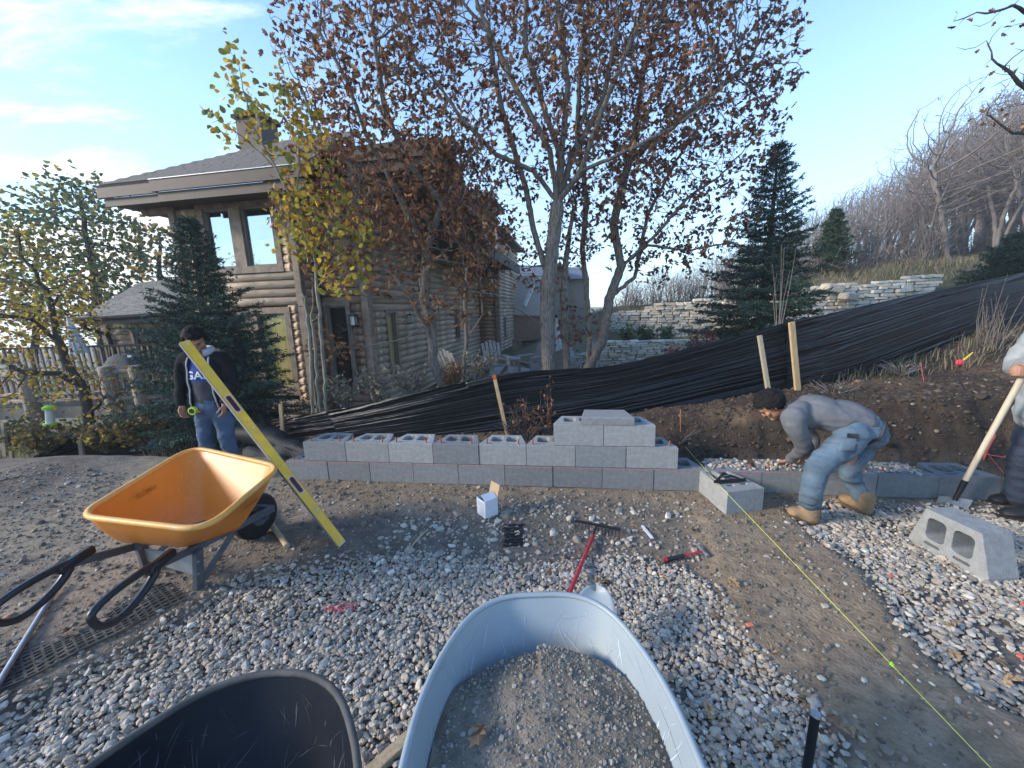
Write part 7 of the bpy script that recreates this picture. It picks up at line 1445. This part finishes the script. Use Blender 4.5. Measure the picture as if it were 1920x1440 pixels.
# ---- man standing by the orange wheelbarrow
def man_one():
    px0 = aty(388, 705, 3.8); X0, Y0 = px0.x, 3.8; s = .93; Z0 = gz(X0, Y0); t = thing('person', 'person in open black jacket and blue grey shirt looking down behind the orange wheelbarrow', 'person', (X0, Y0, Z0))
    J = lambda x, y, z: Vector((X0+x*s, Y0+y*s, Z0+z*s))
    hc = J(.035, -.115, 1.575); fdir = Vector((.48, -.66, -.52)); udir = Vector((.26, -.42, .80)); m = MB(); fr = head(m, hc, fdir, udir, s*1.02)
    loft(m, [J(0, .0, 1.40), J(.01, -.03, 1.48), J(.03, -.075, 1.55)], [.065*s, .056*s, .054*s]); loft(m, [J(0, 0, .92), J(0, 0, 1.15), J(0, .0, 1.36)], [(.14*s, .10*s), (.145*s, .10*s), (.15*s, .09*s)], ref=(1, 0, 0))
    for q in (-1, 1):
        sh = J(.175*q, 0, 1.40); el = J(.262*q, -.01, 1.13); wrr = J(.222*q+.01, -.13, .90); loft(m, [J(.06*q, 0, 1.38), sh, el, wrr], [.055*s, .05*s, .038*s, .027*s]); hand(m, wrr, Vector((-.05*q, -.18, -1)), Vector((-q, -.2, 0)), s, .55, thumb=q)
        loft(m, [J(.09*q, 0, .90), J(.11*q, -.02, .48), J(.12*q, 0, .08)], [.08*s, .055*s, .04*s])
    b = remesh(m, 'body', mskin, .0065, 3, parent=t); hairdo(hc, fr, s*1.02, t); eyes(hc, fr, s*1.02, b)
    # shirt
    m = MB(); loft(m, [J(0, 0, .84), J(0, -.005, 1.0), J(0, -.01, 1.2), J(0, 0, 1.34), J(.0, -.01, 1.43)], [(.168*s, .122*s), (.164*s, .12*s), (.170*s, .122*s), (.160*s, .105*s), (.08*s, .068*s)], ref=(1, 0, 0), k=24); sh_ = remesh(m, 'shirt', [mcharc, mblue], .011, 4, .008, 7, parent=t)
    zs = Z0+1.145*s
    for p in sh_.data.polygons: p.material_index = 1 if p.center.z > zs else 0
    from mathutils.bvhtree import BVHTree
    me = sh_.data; bv = BVHTree.FromPolygons([v.co[:] for v in me.vertices], [p.vertices[:] for p in me.polygons])
    tx = text_mesh('shirt_lettering', 'GAP', J(-.125, -.3, 1.175), (1, 0, 0), (0, 0, 1), .082*s, mletter, sh_, 0, 0, .25*s)
    import bmesh; bm = bmesh.new(); bm.from_mesh(tx.data); bmesh.ops.subdivide_edges(bm, edges=[e for e in bm.edges if e.calc_length() > .02], cuts=2, use_grid_fill=False); bmesh.ops.triangulate(bm, faces=bm.faces); bm.to_mesh(tx.data); bm.free()
    for v in tx.data.vertices:
        h = bv.ray_cast(v.co, Vector((0, 1, 0)))
        if h[0] is not None: v.co.y = h[0].y-.004
    # jacket, open in front
    m = MB(); loft(m, [J(0, .005, .83), J(0, 0, .95), J(0, 0, 1.15), J(0, 0, 1.33), J(0, .01, 1.42)], [(.200*s, .148*s), (.198*s, .145*s), (.198*s, .142*s), (.185*s, .125*s), (.09*s, .085*s)], ref=(1, 0, 0), k=24)
    for q in (-1, 1): loft(m, [J(.10*q, .0, 1.37), J(.185*q, .0, 1.375), J(.240*q, -.0, 1.27), J(.270*q, -.02, 1.12), J(.258*q, -.08, 1.0), J(.228*q, -.12, .91)], [.070*s, .076*s, .070*s, .062*s, .053*s, .043*s])
    for q in (-1, 1): pass
    jk = remesh(m, 'jacket', mjacket, .012, 4, .016, 6, parent=t); bm = bmesh.new(); bm.from_mesh(jk.data); rm = []
    for f in bm.faces:
        c = f.calc_center_median(); x, y, z = (c.x-X0)/s, (c.y-Y0)/s, (c.z-Z0)/s; wl = .105-.03*(z-1.1)+.03*max(0, (1.0-z)*3)
        if y < -.02 and -wl*.95 < x < wl*1.05 and z < 1.46: rm.append(f)
        if z > 1.425 and abs(x) < .095: rm.append(f)
        if z < .80 and abs(x) < .2: rm.append(f)
    bmesh.ops.delete(bm, geom=list(set(rm)), context='FACES'); bm.to_mesh(jk.data); bm.free(); so_ = jk.modifiers.new('t', 'SOLIDIFY'); so_.thickness = .012
    bvj = BVHTree.FromPolygons([v.co[:] for v in jk.data.vertices], [p.vertices[:] for p in jk.data.polygons])
    for q in (-1, 1):
        pts = []
        for z in np.linspace(.84, 1.40, 14):
            wl = (.105-.03*(z-1.1)+.03*max(0, (1.0-z)*3))*(1.05 if q > 0 else .95)+.012; o_ = J(wl*q, -.6, z); h = bvj.ray_cast(o_, Vector((0, 1, 0))); pts.append(Vector((o_.x, (h[0].y if h[0] is not None and h[0].y < Y0 else Y0-.12*s)-.004, o_.z)))
        mz_ = MB(); mz_.tube(pts, .0075, 6); mz_.build('zip_edge', mzip, jk, smooth=True)
    mc = MB(); mc.tube([J(.105*math.cos(a)+.01, .09*math.sin(a)-.03, 1.455+.02*math.sin(a)) for a in np.linspace(-.9, PI+.9, 16)], .026*s, 8, sq=1.5); mc.build('collar', mzip, jk, smooth=True)
    # jeans
    m = MB(); loft(m, [J(0, 0, .97), J(0, 0, .88), J(0, .0, .80)], [(.165*s, .115*s), (.175*s, .125*s), (.165*s, .12*s)], ref=(1, 0, 0), k=20)
    for q in (-1, 1): loft(m, [J(.085*q, 0, .86), J(.10*q, -.005, .68), J(.115*q, -.02, .48), J(.12*q, .0, .25), J(.125*q, .005, .07)], [.098*s, .092*s, .076*s, .074*s, .078*s])
    remesh(m, 'jeans', mjean1, .011, 4, .012, 8, parent=t)
    for q in (-1, 1): boot(t, J(.12*q, .08, 0), J(.15*q, -.20, 0), mboot, .12, s)
    # tape measure clipped at the pocket
    tm = MB(); c = J(-.085, -.155, .845); tm.tube([c+Vector((0, .012, 0)), c-Vector((0, .02, 0))], .038, 18); tt = tm.build('tape_measure', M('neon_yellow', (.55, .68, .05), .45, .1, 8), auto=40); tag(tt, 'neon yellow tape measure clipped at the hip of the man in the black jacket', 'tape measure')
    tm = MB(); tm.tube([c-Vector((0, .02, 0)), c-Vector((0, .023, 0))], .026, 16); tm.build('face', mblackp, tt, auto=40); tm = MB(); tm.bar(c+Vector((.03, -.01, -.005)), c+Vector((.085, -.012, -.008)), .012, .01); tm.build('tape_end', mpin, tt)
man_one()
# ---- man bent over the blocks
def man_two():
    A = lambda px, py, y: aty(px, py, y); t = thing('person', 'person in grey sweatshirt and light blue jeans bent over the low block course', 'person', tuple(onground(1560, 975)))
    pel = A(1603, 803, 2.80); mid = A(1556, 780, 2.86); chs = A(1508, 775, 2.94); nk = A(1476, 768, 2.98); hc = A(1447, 760, 3.02); m = MB(); s = .96
    fr = head(m, hc, Vector((-.52, .38, -.78)), Vector((-.72, .30, .55)), s); loft(m, [chs, nk, hc+Vector((.03, -.01, 0))], [.07, .056, .052]); loft(m, [pel, mid, chs], [(.085, .055), (.10, .07), (.13, .09)], ref=(0, 1, 0))
    s1, e1, w1 = A(1488, 778, 2.80), A(1508, 838, 2.86), A(1480, 863, 3.12); s2, e2, w2 = A(1493, 790, 3.14), A(1524, 822, 3.12), A(1509, 853, 3.10)
    h1 = atz(1456, 869, .225); d1 = (h1-w1); hand(m, w1, d1, Vector((0, .2, -1)), s*1.02, .30, 1); hand(m, w2, atz(1500, 872, .24)-w2, Vector((-.3, .8, -.3)), s*1.02, .45, -1)
    loft(m, [s1, e1, w1], [.05, .042, .028]); loft(m, [s2, e2, w2], [.05, .042, .028]); k1, a1 = A(1530, 885, 2.66), onground(1521, 982)+Vector((0, .03, .09)); k2, a2 = A(1592, 878, 2.92), onground(1622, 968)+Vector((0, .03, .09)); hp1, hp2 = A(1590, 812, 2.75), A(1606, 812, 2.86)
    loft(m, [hp1.lerp(hp2, .2), k1, a1+Vector((-.01, 0, -.02))], [.05, .04, .032]); loft(m, [hp2.lerp(hp1, .2), A(1592, 880, 2.92), A(1606, 915, 2.92), a2+Vector((-.005, 0, .0))], [.05, .04, .033, .028]); b = remesh(m, 'body', mskin, .0065, 3, parent=t); hairdo(hc, fr, s, t); eyes(hc, fr, s, b)
    m = MB(); loft(m, [A(1613, 793, 2.80), A(1588, 781, 2.83), mid, A(1530, 772, 2.90), chs+Vector((0, 0, .01)), A(1488, 772, 2.97)], [(.155, .108), (.162, .120), (.165, .126), (.175, .130), (.185, .122), (.115, .082)], ref=(0, 1, 0), k=24)
    loft(m, [A(1502, 768, 2.86), A(1486, 785, 2.80), A(1497, 812, 2.81), e1, e1.lerp(w1, .45), w1+(e1-w1)*.10], [.080, .077, .066, .058, .048, .038]); loft(m, [A(1506, 775, 3.1), s2, e2, w2+(e2-w2)*.1], [.072, .068, .054, .040])
    sw = remesh(m, 'sweatshirt', mgsweat, .011, 5, .013, 6.5, parent=t); m = MB(); wst = A(1609, 796, 2.81); ax_ = (A(1623, 803, 2.80)-A(1590, 785, 2.83)).normalized()
    from mathutils.bvhtree import BVHTree
    u_ = Vector((0, 1, 0)); u_ = (u_-ax_*u_.dot(ax_)).normalized(); w_ = ax_.cross(u_)
    def ringon(ob_, off, lift, n=32):
        me = ob_.data; bv = BVHTree.FromPolygons([v.co[:] for v in me.vertices], [p.vertices[:] for p in me.polygons]); o_ = []; c_ = A(1612, 793, 2.80)+ax_*off
        for i in range(n):
            a = 2*PI*i/n; dr = u_*math.cos(a)+w_*math.sin(a); h = bv.ray_cast(c_+dr*.4, -dr); o_.append((h[0]+dr*lift) if h[0] is not None else c_+dr*.12)
        return o_
    pts = ringon(sw, .035, .001)
    m.tube(pts, .0055, 6, closed=True); m.build('white_hem', mletter, sw, smooth=True)
    m = MB(); loft(m, [A(1600, 790, 2.82), A(1612, 800, 2.80), A(1622, 815, 2.81)], [(.150, .105), (.162, .120), (.155, .118)], ref=(0, 1, 0), k=22)
    loft(m, [A(1604, 808, 2.72), A(1578, 838, 2.69), A(1541, 868, 2.665), k1, A(1521, 925, 2.66), a1+Vector((.0, .0, .03))], [.106, .098, .084, .074, .068, .068]); loft(m, [A(1624, 815, 2.92), A(1612, 845, 2.93), k2, A(1603, 910, 2.92), a2+Vector((0, 0, .04))], [.104, .088, .072, .064, .066])
    jn = remesh(m, 'jeans', mjean2, .010, 4, .016, 7.5, parent=t)
    # back pocket with phone
    m = MB(); pc_ = A(1597, 822, 2.60); from mathutils.bvhtree import BVHTree
    me = jn.data; bv = BVHTree.FromPolygons([v.co[:] for v in me.vertices], [p.vertices[:] for p in me.polygons])
    def on(px, py, off=.004):
        d = ray(px, py).normalized(); h = bv.ray_cast(Vector((0, 0, CAM_H)), d); return (h[0]-d*off) if h[0] is not None else aty(px, py, 2.6)
    V_ = [[on(1578+32*i/6-6*j/5, 820+26*j/5+2.5*i/6, .001) for i in range(7)] for j in range(6)]; m.add([p for r_ in V_ for p in r_], [(j*7+i, j*7+i+1, (j+1)*7+i+1, (j+1)*7+i) for j in range(5) for i in range(6)]); pk = m.build('back_pocket', mjean2, jn, smooth=True); so_ = pk.modifiers.new('t', 'SOLIDIFY'); so_.thickness = .0025; so_.offset = 0
    m = MB(); a_, b_, c_, d_ = on(1589, 812, .010), on(1610, 814, .010), on(1609, 822, .010), on(1588, 820, .010); bk = (b_-a_).cross(d_-a_).normalized()*.008; slab_ = [a_, b_, c_, d_]; m.add(slab_+[p+bk for p in slab_], [(0, 1, 2, 3), (7, 6, 5, 4), (0, 4, 5, 1), (1, 5, 6, 2), (2, 6, 7, 3), (3, 7, 4, 0)]); tag(m.build('phone', mblackp), 'black phone sticking out of the back pocket of the bent man', 'phone')
    m = MB(); m.tube(ringon(jn, .075, .0), .013, 6, closed=True); m.build('belt', mcharc, jn)
    for hx, tx in (((1533, 987), (1468, 962)), ((1634, 972), (1566, 945))): boot(t, onground(*hx), onground(*tx), mboot, .12, 1.05, .05)
man_two()
# ---- man cut by the right edge, holding the shovel
def man_three():
    X0 = aty(1905, 775, 2.7).x+.35; Y0 = 2.72; Z0 = gz(X0, Y0); s = 1.0; t = thing('person', 'person at the right edge in pale hoodie and black boots holding the long shovel', 'person', (X0, Y0, Z0)); J = lambda x, y, z: Vector((X0+x, Y0+y, Z0+z))
    hc = J(-.10, 0, 1.60); m = MB(); fr = head(m, hc, Vector((-.85, -.05, -.4)), Vector((-.3, 0, .9)), 1.0); loft(m, [J(0, 0, 1.40), J(-.04, 0, 1.48), J(-.08, 0, 1.56)], [.065, .056, .054]); loft(m, [J(0, 0, .92), J(0, 0, 1.15), J(0, 0, 1.36)], [(.10, .14), (.10, .14), (.09, .15)], ref=(1, 0, 0))
    hp = aty(1913, 697, 2.70); ad = (s2-s1).normalized(); hw1 = hp+Vector((.055, -.045, -.005)); el1 = J(.02, -.27, 1.0); h2p = s2+(s2-s1)*.10; el2 = J(-.05, .27, 1.12); hw2 = h2p+Vector((.07, .03, -.05))
    loft(m, [J(0, -.19, 1.38), el1, hw1], [.05, .04, .028]); loft(m, [J(0, .19, 1.38), el2, hw2], [.05, .04, .028]); hand(m, hw1, Vector((-1, .35, .15)), Vector((.2, 1, -.2)), 1.0, .95, 1); hand(m, hw2, Vector((-1, -.3, .1)), Vector((.2, -1, 0)), 1.0, .95, -1)
    for q in (-1, 1): loft(m, [J(0, .08*q, .88), J(-.05, .10*q, .49), J(.0, .11*q, .08)], [.06, .04, .032])
    b = remesh(m, 'body', mskin, .0065, 3, parent=t); hairdo(hc, fr, 1.0, t); eyes(hc, fr, 1.0, b)
    m = MB(); loft(m, [J(-.04, 0, .72+.06), J(-.02, 0, .95), J(-.01, 0, 1.2), J(0, 0, 1.36), J(-.02, 0, 1.43)], [(.17, .21), (.16, .2), (.15, .2), (.125, .19), (.075, .09)], ref=(1, 0, 0), k=22)
    loft(m, [J(0, -.12, 1.38), J(0, -.2, 1.37), el1, hw1.lerp(el1, .15)], [.08, .085, .068, .046]); loft(m, [J(0, .12, 1.38), J(0, .2, 1.37), el2, hw2.lerp(el2, .15)], [.08, .085, .068, .046]); remesh(m, 'hoodie', mlight, .012, 4, .015, 6, parent=t)
    m = MB(); loft(m, [J(0, 0, .95), J(0, 0, .84)], [(.12, .17), (.125, .17)], ref=(1, 0, 0))
    loft(m, [J(0, -.09, .86), J(-.05, -.10, .50), J(-.03, -.11, .25), J(-.01, -.11, .08)], [.1, .08, .075, .082]); loft(m, [J(0, .09, .86), J(-.05, .10, .50), J(-.02, .11, .25), J(.01, .11, .08)], [.1, .08, .075, .082]); remesh(m, 'jeans', mdkj, .012, 4, .013, 8, parent=t)
    toe = onground(1843, 968); hl = J(.02, -.10, 0); d_ = (toe-hl); toe = hl+d_.normalized()*min(.32, d_.length); boot(t, toe-(toe-hl).normalized()*.31, toe, mbboot, .14, 1.05, .052); boot(t, J(.14, .16, 0), J(-.16, .17, 0), mbboot, .14, 1.05, .052)
man_three()
